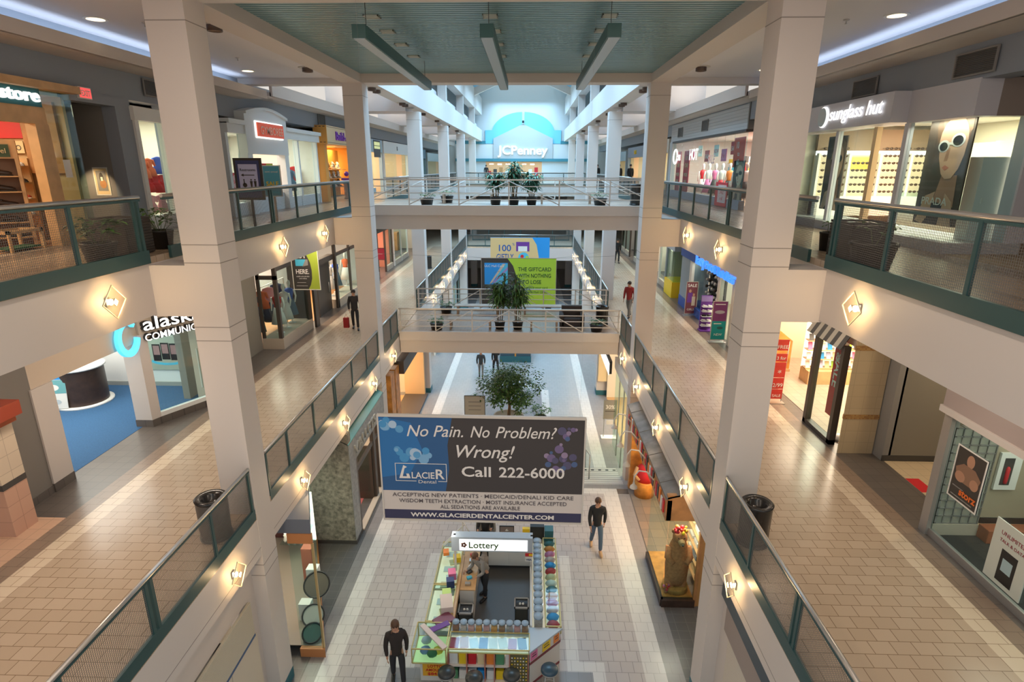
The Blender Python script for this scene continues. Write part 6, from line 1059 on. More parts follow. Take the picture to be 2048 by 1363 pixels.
B().box(WOODD, 4.55, 5.45, 13.45, 13.6, Z, Z + 0.22).done('window_base', t); B().box(WOODD, 4.52, 4.6, 13.5, 15.6, Z, Z + 0.22).done('window_base', t); B().box(WOOD, 5.42, 5.5, 13.5, 13.6, Z, 3.1).done('window_post', t); B().box(GL, 4.58, 5.42, 13.52, 13.53, Z + .22, 3.1).done('pane', t); B().box(GL, 4.55, 4.56, 13.53, 15.6, Z + .22, 3.1).done('pane', t); B().box(HONEY, 4.6, 5.42, 13.6, 15.6, Z + .2, Z + .24).done('window_floor', t)
for k, y in enumerate((14.9, 16.2, 17.5, 18.9)):
    t2 = thing('gooseneck_lamp', 'curved white gooseneck lamp over the gift shop, %s from its near corner' % ORD[k], 'lamp', (4.46, y, 3.5), 0, 'gooseneck lamps on the gift shop')
    B().tube(P('lamp_white', (0.72, 0.70, 0.66), 0.4), [(4.46, y, 3.45), (4.2, y, 3.75), (3.98, y, 3.78), (3.86, y, 3.6), (3.86, y, 3.4)], 0.022, 8).done('arm', t2); B().lathe(P('lamp_white', (0.72, 0.70, 0.66), 0.4), [(0.11, 0), (0.10, 0.05), (0.035, 0.12), (0.03, 0.18)], (3.86, y, 3.24), 14, top=False, bot=False).done('shade', t2); B().ball(BULB if k == 9 else LITWARM, (3.86, y, 3.28), 0.04).done('bulb', t2)
shell('gift_shop', 5.5, 9, 13.6, 19.7, Z, 3.7, P('log_paint', (0.50, 0.26, 0.09), 0.6), T_SLATE, 330, (1, 0.75, 0.42))
b = B(); b.box(HONEY, 4.66, 5.6, 19.7, 19.95, Z, 3.6); b.done('wall_gift_shop_end', kind='structure')
bear = thing('carved_bear', 'standing golden-brown bear figure with red flowers on its head in the gift shop window', 'bear figure', (5.02, 13.95, Z + 0.24))
FUR = P('fur_gold', (0.46, 0.19, 0.075), 0.85, noise=0.2, nscale=14)
b = B(); x, y, z = 5.02, 13.98, Z + 0.24
b.lathe(FUR, [(0.24, 0.2), (0.31, 0.45), (0.33, 0.75), (0.30, 1.05), (0.27, 1.3), (0.20, 1.52), (0.16, 1.62)], (x, y, z), 18, sy=0.85)
for s in (-1, 1): b.tube(FUR, [(x + s * 0.14, y, z + 0.5), (x + s * 0.16, y - 0.03, z + 0.22), (x + s * 0.16, y - 0.1, z + 0.06), (x + s * 0.16, y - 0.2, z + 0.05)], [0.17, 0.14, 0.10, 0.07], 12); b.tube(FUR, [(x + s * 0.24, y, z + 1.35), (x + s * 0.30, y - 0.12, z + 1.08), (x + s * 0.17, y - 0.28, z + 0.98)], [0.11, 0.095, 0.07], 12)
b.ball(FUR, (x, y - 0.05, z + 1.68), (0.20, 0.20, 0.18), 14, 9); b.tube(P('muzzle_tan', (0.62, 0.38, 0.18), 0.8), [(x, y - 0.15, z + 1.66), (x, y - 0.32, z + 1.62)], [0.11, 0.07], 10)
for s in (-1, 1): b.ball(FUR, (x + s * 0.16, y, z + 1.83), (0.07, 0.04, 0.07), 8, 6); b.ball(BLACK, (x + s * 0.08, y - 0.22, z + 1.75), 0.02, 6, 5)
b.ball(BLACK, (x, y - 0.385, z + 1.64), 0.03, 8, 5); b.done('body', bear); B().lathe(P('stump', (0.45, 0.22, 0.05), 0.8, noise=0.3, nscale=8), [(0.36, 0), (0.34, 0.1), (0.35, 0.14)], (x, y, z - 0.0), 18).done('stump', bear)
b = B()
for k in range(14): b.ball([RED, ORANGE, YELLOW, RED][k % 4], (x + random.uniform(-0.15, 0.15), y - 0.1 + random.uniform(-0.1, 0.1), z + 1.88 + random.uniform(0, 0.14)), random.uniform(0.03, 0.06), 7, 5)
b.done('flower_wreath', bear)
for k in range(5):
    xx, yy = 4.72 + 0.05 * k, 13.75 + 0.12 * k
    t2 = thing('flower_pot', 'small pink and red flower pot at the bear\'s feet, %s from the glass corner' % ORD[k], 'flower pot', (xx, yy, Z + 0.24), 0, 'flower pots at the bear\'s feet'); B().lathe(P('pot_clay', (0.4, 0.16, 0.08), 0.7), [(0.045, 0), (0.06, 0.1)], (xx, yy, Z + 0.24), 10).done('pot', t2); b = B()
    for q in range(6): b.ball([RED, PINK, ORANGE][q % 3], (xx + random.uniform(-.06, .06), yy + random.uniform(-.06, .06), Z + 0.38 + random.uniform(0, .08)), 0.035, 6, 4)
    b.done('blossoms', t2)
sv = thing('gift_shelf', 'lit shelves of books and pictures beside the bear figure', 'shelving', (5.75, 14.3, Z)); B().box(WOOD, 6.0, 6.05, 13.7, 15.2, Z, 2.9).done('back_panel', sv)
for r in range(5):
    B().box(WOODL, 5.55, 6.0, 13.7, 15.2, Z + 0.45 + 0.42 * r, Z + 0.48 + 0.42 * r).done('shelf', sv)
    for k in range(3): tag(B().box([PAPER, CREAMP, GREYBLUE, BRIGHT][(r + k) % 4], 5.62, 5.95, 13.78 + 0.48 * k, 14.12 + 0.48 * k, Z + 0.48 + 0.42 * r, Z + 0.56 + 0.42 * r + 0.06 * (k % 2)).done('gift_box', loc=(5.8, 13.95 + 0.48 * k, Z + 0.48 + 0.42 * r), bevel=0.006), 'pale gift box on the %s shelf beside the bear figure' % ('lowest', 'second', 'middle', 'fourth', 'highest')[r], 'box', 'gift boxes on the %s shelf beside the bear' % ('lowest', 'second', 'middle', 'fourth', 'highest')[r])
area('bear_window_light', (5.1, 14.2, 3.06), (0, 0, 0), 0.5, 0.8, 45, (1, 0.80, 0.60))
st = thing('carved_figure', 'carved wooden log figure dressed in a red shirt at the gift shop entrance', 'statue', (5.15, 19.3, Z)); x, y, z = 5.15, 19.3, Z
B().lathe(HONEY, [(0.36, 0), (0.36, 0.55), (0.33, 0.6)], (x, y, z), 16).done('log_base', st)
b = B(); b.lathe(P('carved_tan', (0.55, 0.32, 0.15), 0.6), [(0.12, 1.22), (0.16, 1.3), (0.17, 1.45), (0.12, 1.58), (0.001, 1.62)], (x, y, z), 14); b.ball(P('carved_tan', (0.55, 0.32, 0.15), 0.6), (x, y - 0.16, z + 1.4), 0.05, 8, 6)
for s in (-1, 1): b.tube(P('carved_tan', (0.55, 0.32, 0.15), 0.6), [(x + s * 0.28, y, z + 1.12), (x + s * 0.40, y - 0.1, z + 0.85), (x + s * 0.25, y - 0.25, z + 0.72)], [0.08, 0.07, 0.05], 10); b.ball(BLACK, (x + s * 0.06, y - 0.155, z + 1.47), 0.015, 6, 5)
b.done('carved_body', st); B().lathe(RED, [(0.30, 0.6), (0.33, 0.85), (0.28, 1.12), (0.14, 1.25)], (x, y, z), 16).done('red_shirt', st); B().lathe(P('carved_tan', (0.55, 0.32, 0.15), 0.6), [(0.24, 1.55), (0.24, 1.58), (0.13, 1.58), (0.12, 1.70), (0.001, 1.72)], (x, y, z), 16).done('hat', st)
# glass shop beyond, 30% sign, white pole and far fronts
t = thing('glass_shop_facade', 'pale green glass shop front behind the hall steps', 'shop window', (4.9, 23, L1F)); B().box(GLG, 4.75, 4.76, 21.22, 24.8, L1F, 3.4).done('pane', t); B().box(BRIGHT, 4.7, 5.2, 21.22, 25, 3.4, 3.9).done('head', t)
for y in (22.4, 23.6): B().box(STEEL, 4.73, 4.78, y, y + 0.04, L1F, 3.4).done('glass_joint', t)
shell('glass_shop', 5.2, 8.5, 20.1, 30.5, L1F, 3.5, P('shop_wall_ivory', (0.78, 0.72, 0.60), 0.6), P('floor_amber', (0.62, 0.36, 0.16), 0.4), 420, (1, 0.88, 0.66), ends=(0, 1))
sign('floor_sign', 'grey sale stand sign with 30% lettering by the glass shop', 'sign', FRC(4.36, 25.4, L1F + 0.95), 0.62, 0.95, P('sign_stone_dark', (0.30, 0.28, 0.24), 0.5), [('t', '30%', 0.31, 0.52, 0.26, PAPER, dict(bold=0.02)), ('r', DARK, 0.08, 0.54, 0.38, 0.42), ('r', GREY, 0.08, 0.54, 0.30, 0.34), ('r', GREY, 0.08, 0.54, 0.22, 0.26)], edge=STEEL)
b = B().box(STEEL, 4.4, 4.43, 25.41, 25.44, L1F, L1F + 1.0); b.box(STEEL, 4.91, 4.94, 25.41, 25.44, L1F, L1F + 1); b.box(PAPER, 4.52, 4.84, 25.39, 25.41, L1F + 0.68, L1F + 0.9); b.box(BRIGHT, 4.3, 5.0, 25.2, 25.6, L1F, L1F + 0.05); o = b.done('stand'); o.parent = bpy.data.objects['floor_sign.002']; o.location = -Vector(o.parent.location)
t = thing('cream_wall_sign', 'cream lit wall panel under a black fascia beyond the 30% sign', 'storefront', (5, 31, L1F)); B().box(CREAMP, 4.7, 5.4, 30.6, 31.8, L1F + 0.9, 3.2).done('cream_panel', t); B().box(BLACK, 4.5, 4.62, 25.2, 30.5, 3.0, 3.6).done('black_fascia', t); B().box(LITW, 4.48, 4.5, 25.2, 30.5, 2.95, 3.5).done('lit_edge', t)
low_front('cream ground shop past the glass shop', 1, 32, 41, L1F, BRIGHT, SHOPWALL, [PAPER, WOOD, PINK], 150, x=5.42, h=2.8); low_front('blue-trimmed ground shop on gift shop side', 1, 42, 52, L1F, GB, SHOPWALL, [SKYB, PAPER, WOOD], 150, x=5.42, h=2.8)
t = thing('step_handrail', 'short steel handrail hoop at the hall steps', 'handrail', (3.28, 20.9, Z)); b = B(); b.tube(STEEL, [(3.26, 20.6, L1N - 0.13), (3.26, 20.6, L1N + 0.9), (3.28, 22.3, L1F + 0.95), (3.28, 22.3, L1F)], 0.025, 8); b.done('hoop', t)
tag(sign('floor_sign', 'dark framed directory board standing beyond the big banner', 'sign', FRC(-2.2, 26.0, L1F + 0.55), 1.0, 1.25, P('sign_stone', (0.50, 0.48, 0.42), 0.5), [('r', GREY, 0.2, 0.8, 0.9, 0.95), ('r', GREY, 0.2, 0.8, 0.7, 0.74), ('r', GREY, 0.2, 0.8, 0.5, 0.54)], edge=DARK), 'dark framed directory board standing beyond the big banner', 'sign')
b = B().box(DARK, -2.1, -2.05, 26.01, 26.06, L1F, L1F + 0.56); b.box(DARK, -1.35, -1.30, 26.01, 26.06, L1F, L1F + .56); b.box(DARK, -2.2, -1.2, 25.85, 26.2, L1F, L1F + 0.03); o = b.done('stand'); o.parent = bpy.data.objects['floor_sign.003']; o.location = -Vector(o.parent.location)
t = thing('dark_kiosk', 'dark blue windowed kiosk beyond the fig tree on the far hall floor', 'kiosk', (-0.1, 37, L1F)); B().box(P('kiosk_slate', (0.05, 0.10, 0.14), 0.4), -1.0, 1.0, 36.5, 38.5, L1F, L1F + 1.9).done('body', t); B().box(WHITE, -1.1, 1.1, 36.4, 38.6, L1F + 1.9, L1F + 2.0).done('rim', t); B().box(HONEY, -0.05, 0.05, 36.44, 36.5, L1F, L1F + 1.9).done('mullion', t); B().box(PINK, 0.35, 0.75, 36.46, 36.5, L1F + 1.0, L1F + 1.6).done('pink_notice', t); B().box(TEALB, -1.02, 1.02, 36.42, 36.5, L1F, L1F + 0.4).done('base', t)
# ================================================================== lottery kiosk
Z = L1N
KW = P('kiosk_white', (0.70, 0.66, 0.62), 0.45); KB = P('kiosk_burgundy', (0.22, 0.05, 0.06), 0.5); KG = P('case_gold', (0.55, 0.42, 0.16), 0.4, 0.3); KT = P('counter_bluegrey', (0.45, 0.52, 0.60), 0.35)
B().box(P('kiosk_floor_grey', (0.105, 0.10, 0.095), 0.5), -0.95, 0.95, 11.6, 15.0, Z, Z + 0.006).done('floor_kiosk', kind='structure')
t = thing('kiosk_counter', 'lottery kiosk counter ring of glass cases, white panels and lit trays', 'counter', (0, 12.8, Z))
B().box(KW, -1.62, -0.95, 10.85, 11.6, Z, Z + 0.66).done('corner_panel', t)
b = B(); b.box(KW, -0.95, 0.92, 11.25, 11.6, Z, Z + 0.98); b.box(KW, -0.95, 0.92, 10.75, 11.25, Z, Z + 0.10); b.box(KW, -0.95, 0.92, 10.78, 11.25, Z + 0.5, Z + 0.53); b.done('front_shelving', t)
for x in (-0.95, -0.52, -0.1, 0.12, 0.47, 0.9): B().box(P('divider_red', (0.5, 0.2, 0.15), 0.5), x - 0.012, x + 0.012, 10.76, 11.25, Z + 0.1, Z + 0.92).done('divider', t)
B().box(LITPANEL, -0.93, 0.9, 11.2, 11.24, Z + 0.55, Z + 0.9).done('lit_back', t)
def case(n, x0, x1, y0, y1, z0, z1, tray=LITTRAY):
    b = B()
    for x in (x0, x1):
        for y in (y0, y1): b.box(KG, x - 0.012, x + 0.012, y - 0.012, y + 0.012, z0, z1)
    for z in (z0, z1):
        for y in (y0, y1): b.box(KG, x0, x1, y - 0.012, y + 0.012, z - 0.012, z + 0.012)
        for x in (x0, x1): b.box(KG, x - 0.012, x + 0.012, y0, y1, z - 0.012, z + 0.012)
    b.done(n + '_frame', t); b = B(); b.box(GL, x0, x1, y0, y1, z1 - 0.004, z1); b.box(GL, x0, x1, y0 - 0.002, y0 + 0.002, z0, z1); b.done(n + '_glass', t)
    if tray: B().box(tray, x0 + 0.02, x1 - 0.02, y0 + 0.02, y1 - 0.02, z0 - 0.01, z0 + 0.012).done(n + '_tray', t)
GT = P('tray_green', (0.55, 0.75, 0.35), 0.5, emit=0.5)
case('corner_case', -1.76, -0.98, 10.68, 11.5, Z + 0.68, Z + 1.08, GT); case('front_case', -0.94, 0.92, 10.76, 11.28, Z + 0.93, Z + 1.03)
for k, (y0, y1) in enumerate(((11.6, 12.9), (12.95, 14.75))): case('side_case', -1.60, -1.0, y0, y1, Z + 0.85, Z + 1.03)
B().box(KW, -1.6, -0.98, 11.6, 14.8, Z, Z + 0.82).done('side_panel', t); b = B(); b.box(WOODL, -0.99, -0.92, 11.6, 14.2, Z + 0.85, Z + 1.0); b.done('inner_ledge', t)
B().box(KW, -0.92, -0.55, 12.85, 14.5, Z, Z + 0.9).done('inner_cabinet', t); B().box(WOODL, -0.94, -0.5, 12.85, 14.5, Z + 0.9, Z + 0.93).done('inner_top', t)
B().box(KW, 0.98, 1.66, 11.5, 15.1, Z, Z + 0.82).done('side_panel', t); case('side_case', 1.32, 1.68, 11.5, 15.0, Z + 0.85, Z + 1.05); B().box(LITTRAY, 1.0, 1.3, 11.5, 15.0, Z + 0.82, Z + 0.86).done('jar_tray', t); B().box(BRIGHT, 0.94, 0.985, 11.5, 15.0, Z, Z + 1.06).done('inner_rail', t)
b = B(); b.prism(KW, [(0.93, 10.76, Z), (1.66, 11.48, Z), (0.93, 11.48, Z)], (0, 0, 0.98)); b.done('chamfer_panel', t); b = B(); b.prism(KT, [(0.92, 10.70, Z + 0.98), (1.72, 11.48, Z + 0.98), (0.92, 11.48, Z + 0.98)], (0, 0, 0.045)); b.done('chamfer_top', t)
fd = F((0.93, 10.755, Z), (0.73, 0.72, 0)); b = B(); slab(b, KB, fd, 0, 1.02, 0.62, 0.68, 0, 0.012); b.done('burgundy_stripe', t); b = B(); slab(b, KB, fd, 0, 1.02, 0.0, 0.06, 0, 0.012); b.done('burgundy_skirting', t)
for a, w, m, nm in ((0.03, 0.22, PINK, 'pink'), (0.42, 0.26, YELLOW, 'yellow'), (0.80, 0.18, ORANGE, 'orange')):
    b = B(); slab(b, m, fd, a, a + w, 0.71, 0.95, 0, 0.008); slab(b, DARK, fd, a + 0.04, a + w - 0.04, 0.80, 0.83, 0.008, 0.01); slab(b, DARK, fd, a + 0.05, a + w - 0.05, 0.87, 0.89, 0.008, 0.01); b.done('%s_notice' % nm, t)
B().box(KB, 1.655, 1.675, 11.48, 15.1, Z + 0.62, Z + 0.68).done('burgundy_stripe', t)
fr = FRC(-1.58, 10.84, Z); b = B(); slab(b, P('notice_amber', (0.80, 0.40, 0.03), 0.5), fr, 0.02, 0.60, 0.16, 0.62, 0, 0.008); o = b.done('lotto_notice', t)
for s, z, w in (('MONTHLY', 0.52, 0.46), ('LOTTO', 0.41, 0.34), ('AMOUNT', 0.30, 0.44), ('$8437', 0.19, 0.36)): txt('lettering', s, fr, 0.31, z, 0.105, P('print_red', (0.55, 0.02, 0.02), 0.5), o, c=0.01, bold=0.02, width=w)
t = thing('back_cabinet', 'white double-door cabinet at the back of the kiosk', 'cabinet', (0.3, 15.1, Z)); B().box(BRIGHT, -0.3, 0.95, 14.95, 15.35, Z + 0.1, Z + 0.85).done('body', t); B().box(DARK, -0.3, 0.95, 14.98, 15.35, Z, Z + 0.1).done('toe_kick', t); B().box(KW, -0.95, 0.96, 14.92, 15.45, Z + 0.85, Z + 0.89).done('top', t)
for x in (-0.28, 0.32):
    d = B().box(BRIGHT, x, x + 0.59, 14.93, 14.95, Z + 0.12, Z + 0.83).done('door', t); B().ball(DARK, (x + (0.53 if x < 0 else 0.06), 14.92, Z + 0.62), 0.02, 8, 5).done('knob', d)
t = thing('lottery_sign', 'lit white overhead Lottery sign box spanning the kiosk', 'sign', (-0.08, 13.6, 2.0)); B().box(KT, -1.2, 1.0, 13.58, 13.85, 1.98, 2.42).done('sign_box', t); B().box(LITW, -0.98, 0.86, 13.57, 13.58, 2.02, 2.36).done('lit_face', t)
txt('lettering', 'Lottery', FRC(-0.98, 13.568, 2.02), 0.24, 0.08, 0.27, P('print_green_dark', (0.04, 0.13, 0.03), 0.5), t, align='LEFT', bold=0.012)
fr = FRC(-0.98, 13.566, 2.02); b = B()
for a in range(5): b.prism(P('logo_brown', (0.14, 0.06, 0.04), 0.5), fr.ell(0.12 + 0.05 * math.cos(a * 1.257), 0.17 + 0.05 * math.sin(a * 1.257), 0.035, 0.035, 0, 8), fr.n * 0.003)
b.done('flower_logo', t)
for x in (-1.12, 0.97): B().box(KW, x - 0.03, x + 0.03, 13.68, 13.74, Z, 2.42).done('post', t)
fr = FRC(0.80, 13.55, 1.72); b = B(); slab(b, RED, fr, 0, 0.2, 0.16, 0.26, 0, 0.006); slab(b, YELLOW, fr, 0.1, 0.2, 0.18, 0.24, 0.006, 0.008); slab(b, PAPER, fr, 0, 0.2, 0, 0.14, 0, 0.006); o = b.done('card_decals', t); txt('lettering', 'VISA', fr, 0.1, 0.035, 0.075, NAVY, o, c=0.008, bold=0.02)
t = thing('kiosk_pole', 'slim white pole with slanted white arm behind the kiosk', 'pole', (-1.04, 14.85, Z)); b = B(); b.tube(KW, [(-1.04, 14.85, Z), (-1.04, 14.85, 3.1)], 0.018, 8); b.tube(KW, [(-1.04, 14.85, 2.1), (-0.75, 14.85, 1.5)], 0.015, 6); b.done('mast', t); b = B(); b.prism(BRIGHT, [(-1.62, 14.55, 1.45), (-1.0, 14.9, 1.95), (-1.0, 14.9, 1.88), (-1.62, 14.55, 1.35)], (0, 0.03, 0)); b.done('slanted_panel', t)
def jar_mesh(fill):
    b = B(); b.box(GLASS('jar_glass', (0.92, 0.95, 0.97), 0.10), -0.082, 0.082, -0.082, 0.082, 0, 0.22); b.box(fill, -0.07, 0.07, -0.07, 0.07, 0.01, 0.15)
    o = b.done('jar'); me = o.data; bpy.data.objects.remove(o); return me
def lid_mesh():
    b = B(); b.lathe(P('jar_lid', (0.30, 0.42, 0.56), 0.3), [(0.085, 0.21), (0.085, 0.245), (0.03, 0.26), (0.001, 0.262)], n=14); o = b.done('lid'); me = o.data; bpy.data.objects.remove(o); return me
FL = [P('candy_' + n, c, 0.6, noise=0.35, nscale=60) for n, c in (('brown', (0.35, 0.2, 0.12)), ('pink', (0.7, 0.4, 0.38)), ('orange', (0.7, 0.35, 0.1)), ('white', (0.65, 0.6, 0.55)), ('grey', (0.4, 0.38, 0.36)))]
JM = [jar_mesh(m) for m in FL]; LM2 = lid_mesh()
def jar(loc, k, label, grp, rz=0, sc=None):
    t = thing('jar', label, 'jar', loc, rz, grp)
    for me, n in ((JM[k % 5], 'glass_body'), (LM2, 'lid')): o = bpy.data.objects.new(n, me); COL.objects.link(o); o.parent = t
    if sc: t.scale = (sc, sc, sc)
for k in range(10): jar((-0.83 + 0.183 * k, 11.41, Z + 0.98), [0, 3, 1, 2, 1, 2, 0, 4, 1, 0][k], 'lidded glass candy jar on the kiosk front, %s from the end nearest the LOTTO notice' % ORD[k], 'candy jars along the kiosk front')
for k in range(13): jar((1.14, 11.68 + 0.25 * k, Z + 0.865), [4, 3, 4, 2, 2, 3, 4, 0, 3, 4, 3, 4, 4][k], 'lidded glass jar on the long kiosk side, %s from the slanted counter' % ('first', 'second', 'third', 'fourth', 'fifth', 'sixth', 'seventh', 'eighth', 'ninth', 'tenth', 'eleventh', 'twelfth', 'thirteenth')[k], 'jars along the kiosk side', 0.05 * (k % 3), 1.4)
random.seed(11)
GC = [RED, PINK, PAPER, SKYB, ORANGE, CREAMP, P('bag_pink', (0.75, 0.45, 0.42), 0.5), TEALB]
def packet(loc, m, w, d, h, rz, label, grp, cat='packet', name='packet'):
    b = B(); b.ball(m, (0, 0, h / 2), (w / 2, d / 2, h / 2), 8, 6) if cat == 'sweets bag' else b.box(m, -w / 2, w / 2, -d / 2, d / 2, 0, h)
    o = b.done(name, bevel=0.004 if cat != 'sweets bag' else 0); o.location = loc; o.rotation_euler = (0, 0, rz); return tag(o, label, cat, grp)
for k in range(14): packet((1.5, 11.68 + 0.245 * k, Z + 0.864), GC[(k * 3) % 8], 0.33, 0.25, 0.16, 0.2 * (k % 3), 'plump %s sweets bag in the long glass side case, %s from the slanted counter' % (['red', 'pink', 'white', 'blue', 'orange', 'cream', 'pale pink', 'teal'][(k * 3) % 8], ('first', 'second', 'third', 'fourth', 'fifth', 'sixth', 'seventh', 'eighth', 'ninth', 'tenth', 'eleventh', 'twelfth', 'thirteenth', 'last')[k]), 'sweets bags in the side case', 'sweets bag', 'sweets_bag')
for k in range(9): packet((-1.3 + 0.12 * (k % 2), 11.8 + 0.32 * k, Z + 0.865), [PAPER, CREAMP, BRIGHT][k % 3], 0.3, 0.22, 0.03, 0.3 * (k % 2), 'stack of pale cards in the lit side case, %s from the LOTTO notice' % ORD[k], 'pale cards in the lit side case')
for k, (x, y, m, w, d, h, l) in enumerate(((-1.15, 13.2, PINK, 0.2, 0.25, 0.2, 'pink'), (-1.15, 12.85, NAVY, 0.2, 0.2, 0.22, 'navy'), (-1.2, 12.5, P('bag_lime', (0.5, 0.7, 0.2), 0.6), 0.22, 0.22, 0.14, 'lime'), (-1.1, 13.9, YELLOW, 0.2, 0.2, 0.16, 'yellow'), (-1.45, 14.2, ORANGE, 0.16, 0.2, 0.1, 'orange'), (-1.15, 12.1, P('bag_lace', (0.70, 0.58, 0.52), 0.7), 0.3, 0.5, 0.18, 'lace pale'))): packet((x, y, Z + 1.032), m, w, d, h, 0.2, '%s goods box standing on top of the kiosk side case' % l, 'goods on the side case')
packet((-1.15, 11.62, Z + 1.032), P('box_plum', (0.22, 0.06, 0.10), 0.5), 0.46, 0.34, 0.05, 0.75, 'plum picture book lying askew over the purple cloth', None, 'book', 'book'); packet((-1.22, 11.36, Z + 1.085), PURPLE, 0.5, 0.16, 0.02, 0.6, 'folded purple cloth on the kiosk corner case', None, 'cloth', 'folded_cloth')
packet((-1.32, 11.05, Z + 1.085), P('strip_pale', (0.72, 0.60, 0.56), 0.5), 0.13, 0.95, 0.03, 0.75, 'long pale printed strip lying diagonally over the corner case', None, 'strip', 'printed_strip')
for k, (x, y, m) in enumerate(((-1.5, 10.95, P('plush_blue', (0.2, 0.3, 0.5), 0.9)), (-1.32, 10.86, P('plush_green', (0.06, 0.2, 0.08), 0.9)), (-1.52, 11.25, P('plush_grey2', (0.5, 0.52, 0.55), 0.9)), (-1.2, 10.95, YELLOW))): packet((x, y, Z + 0.694), m, 0.26, 0.2, 0.2, 0.3, '%s plush lump in the green-lit corner case' % ['blue', 'dark green', 'grey', 'yellow'][k], 'plush in the corner case', 'sweets bag', 'plush_toy')
for k in range(8): packet((-0.82 + 0.225 * k, 11.02, Z + 0.944), [RED, ORANGE, PAPER, NAVY, CREAMP, CREAMP, RED, DARK][k], 0.2, 0.3, [0.03, 0.05, 0.02, 0.04, 0.03, 0.05, 0.03, 0.06][k], 0.1 * (k % 3), '%s card pack under the front glass of the kiosk, %s from the LOTTO notice' % (['red', 'orange', 'white', 'navy', 'cream', 'cream', 'red', 'black'][k], ORD[k]), 'card packs under the front glass')
for r in range(2):
    for k in range(9):
        w = 0.17 + 0.03 * random.random(); m = [P('spine_green', (0.1, 0.3, 0.15), 0.5), PAPER, PAPER, SKYB, BRIGHT, YELLOW, RED, CREAMP, ORANGE][(k + r * 4) % 9]
        if k > 6: continue
        packet((-0.83 + 0.215 * k, 10.98, Z + (0.105 if r == 0 else 0.535)), m, w, 0.3, 0.24 if r == 0 else 0.30, 0, 'upright carton on the %s shelf of the kiosk front, %s from the LOTTO notice' % (('lower', 'upper')[r], ORD[k]), 'cartons on the kiosk front shelves', 'carton', 'carton')
bd = thing('button_board', 'dark board of round gold and white buttons at the end of the kiosk front', 'display board', (0.7, 10.86, Z)); B().box(P('board_olive', (0.14, 0.13, 0.06), 0.6), 0.48, 0.90, 10.78, 10.80, Z + 0.1, Z + 0.9).done('board', bd)
for r in range(8):
    for k in range(6): B().lathe([CREAMP, PAPER, YELLOW][(r + k) % 3], [(0.022, 0), (0.015, 0.012), (0.001, 0.014)], n=8).done('button', bd, local=True).matrix_local = Matrix.Translation(Vector((0.525 + 0.066 * k, 10.78, Z + 0.16 + 0.09 * r)) - WLOC[bd.name]) @ Matrix.Rotation(PI / 2, 4, 'X')
def stool(loc, label, seat):
    t = thing('bar_stool', label, 'stool', loc, 0, 'stools along the kiosk front'); x, y, z = loc
    b = B(); b.lathe(seat, [(0.18, 0.66), (0.195, 0.69), (0.195, 0.745), (0.17, 0.775), (0.001, 0.785)], (x, y, z), 24); b.done('seat', t); B().lathe(STEEL, [(0.198, 0.672), (0.202, 0.68), (0.202, 0.70), (0.198, 0.71)], (x, y, z), 24, top=False, bot=False).done('seat_band', t)
    for a in range(4): c, s = math.cos(a * PI / 2 + 0.78), math.sin(a * PI / 2 + 0.78); B().tube(STEEL, [(x + 0.12 * c, y + 0.12 * s, z + 0.67), (x + 0.2 * c, y + 0.2 * s, z)], 0.013, 8).done('leg', t)
    B().tube(STEEL, [(x + 0.175 * math.cos(2 * PI * i / 20), y + 0.175 * math.sin(2 * PI * i / 20), z + 0.25) for i in range(21)], 0.01, 6, cap=False).done('foot_ring', t)
SEAT = P('vinyl_black', (0.035, 0.04, 0.042), 0.3); SEATB = P('vinyl_blueblack', (0.03, 0.07, 0.11), 0.3)
for x, y, l in ((-0.93, 10.40, 'under the LOTTO notice corner'), (-0.30, 10.28, 'second from the LOTTO notice'), (0.53, 10.38, 'before the button board'), (1.38, 10.55, 'by the slanted panel')): stool((x, y, Z), 'black vinyl bar stool with steel legs, %s' % l, SEATB if x > 1 else SEAT)
def bin_(loc, label, liner):
    t = thing('waste_bin', label, 'bin', loc); x, y, z = loc
    b = B(); BP2 = P('bin_green_black', (0.05, 0.055, 0.05), 0.5); w = 0.17
    for q in ((-w, w, -w, -w + 0.015), (-w, w, w - 0.015, w), (-w, -w + 0.015, -w, w), (w - 0.015, w, -w, w)): b.box(BP2, x + q[0], x + q[1], y + q[2], y + q[3], z, z + 0.62)
    b.box(BP2, x - w, x + w, y - w, y + w, z, z + 0.03); b.done('body', t); b = B(); RM = P('bin_rim', (0.42, 0.40, 0.38), 0.5); w2 = w + 0.02
    for q in ((-w2, w2, -w2, -w + 0.01), (-w2, w2, w - 0.01, w2), (-w2, -w + 0.01, -w2, w2), (w - 0.01, w2, -w2, w2)): b.box(RM, x + q[0], x + q[1], y + q[2], y + q[3], z + 0.60, z + 0.645)
    b.done('rim', t); B().hexa(P('liner_black', (0.03, 0.03, 0.032), 0.25), [(x - .12, y - .12, z + .2), (x + .12, y - .12, z + .2), (x + .12, y + .12, z + .2), (x - .12, y + .12, z + .2), (x - .152, y - .152, z + .61), (x + .152, y - .152, z + .61), (x + .152, y + .152, z + .61), (x - .152, y + .152, z + .61)]).done('liner', t)
    for i in range(2): B().ball(PAPER, (x - 0.04 + 0.08 * i, y - 0.02, z + 0.62), 0.035, 7, 5).done('crumpled_paper', t)
bin_((-0.72, 12.5, Z + 0.006), 'black lined waste bin inside the kiosk beside the inner cabinet', 1); bin_((0.72, 12.75, Z + 0.006), 'black lined waste bin inside the kiosk by the jar side', 1)
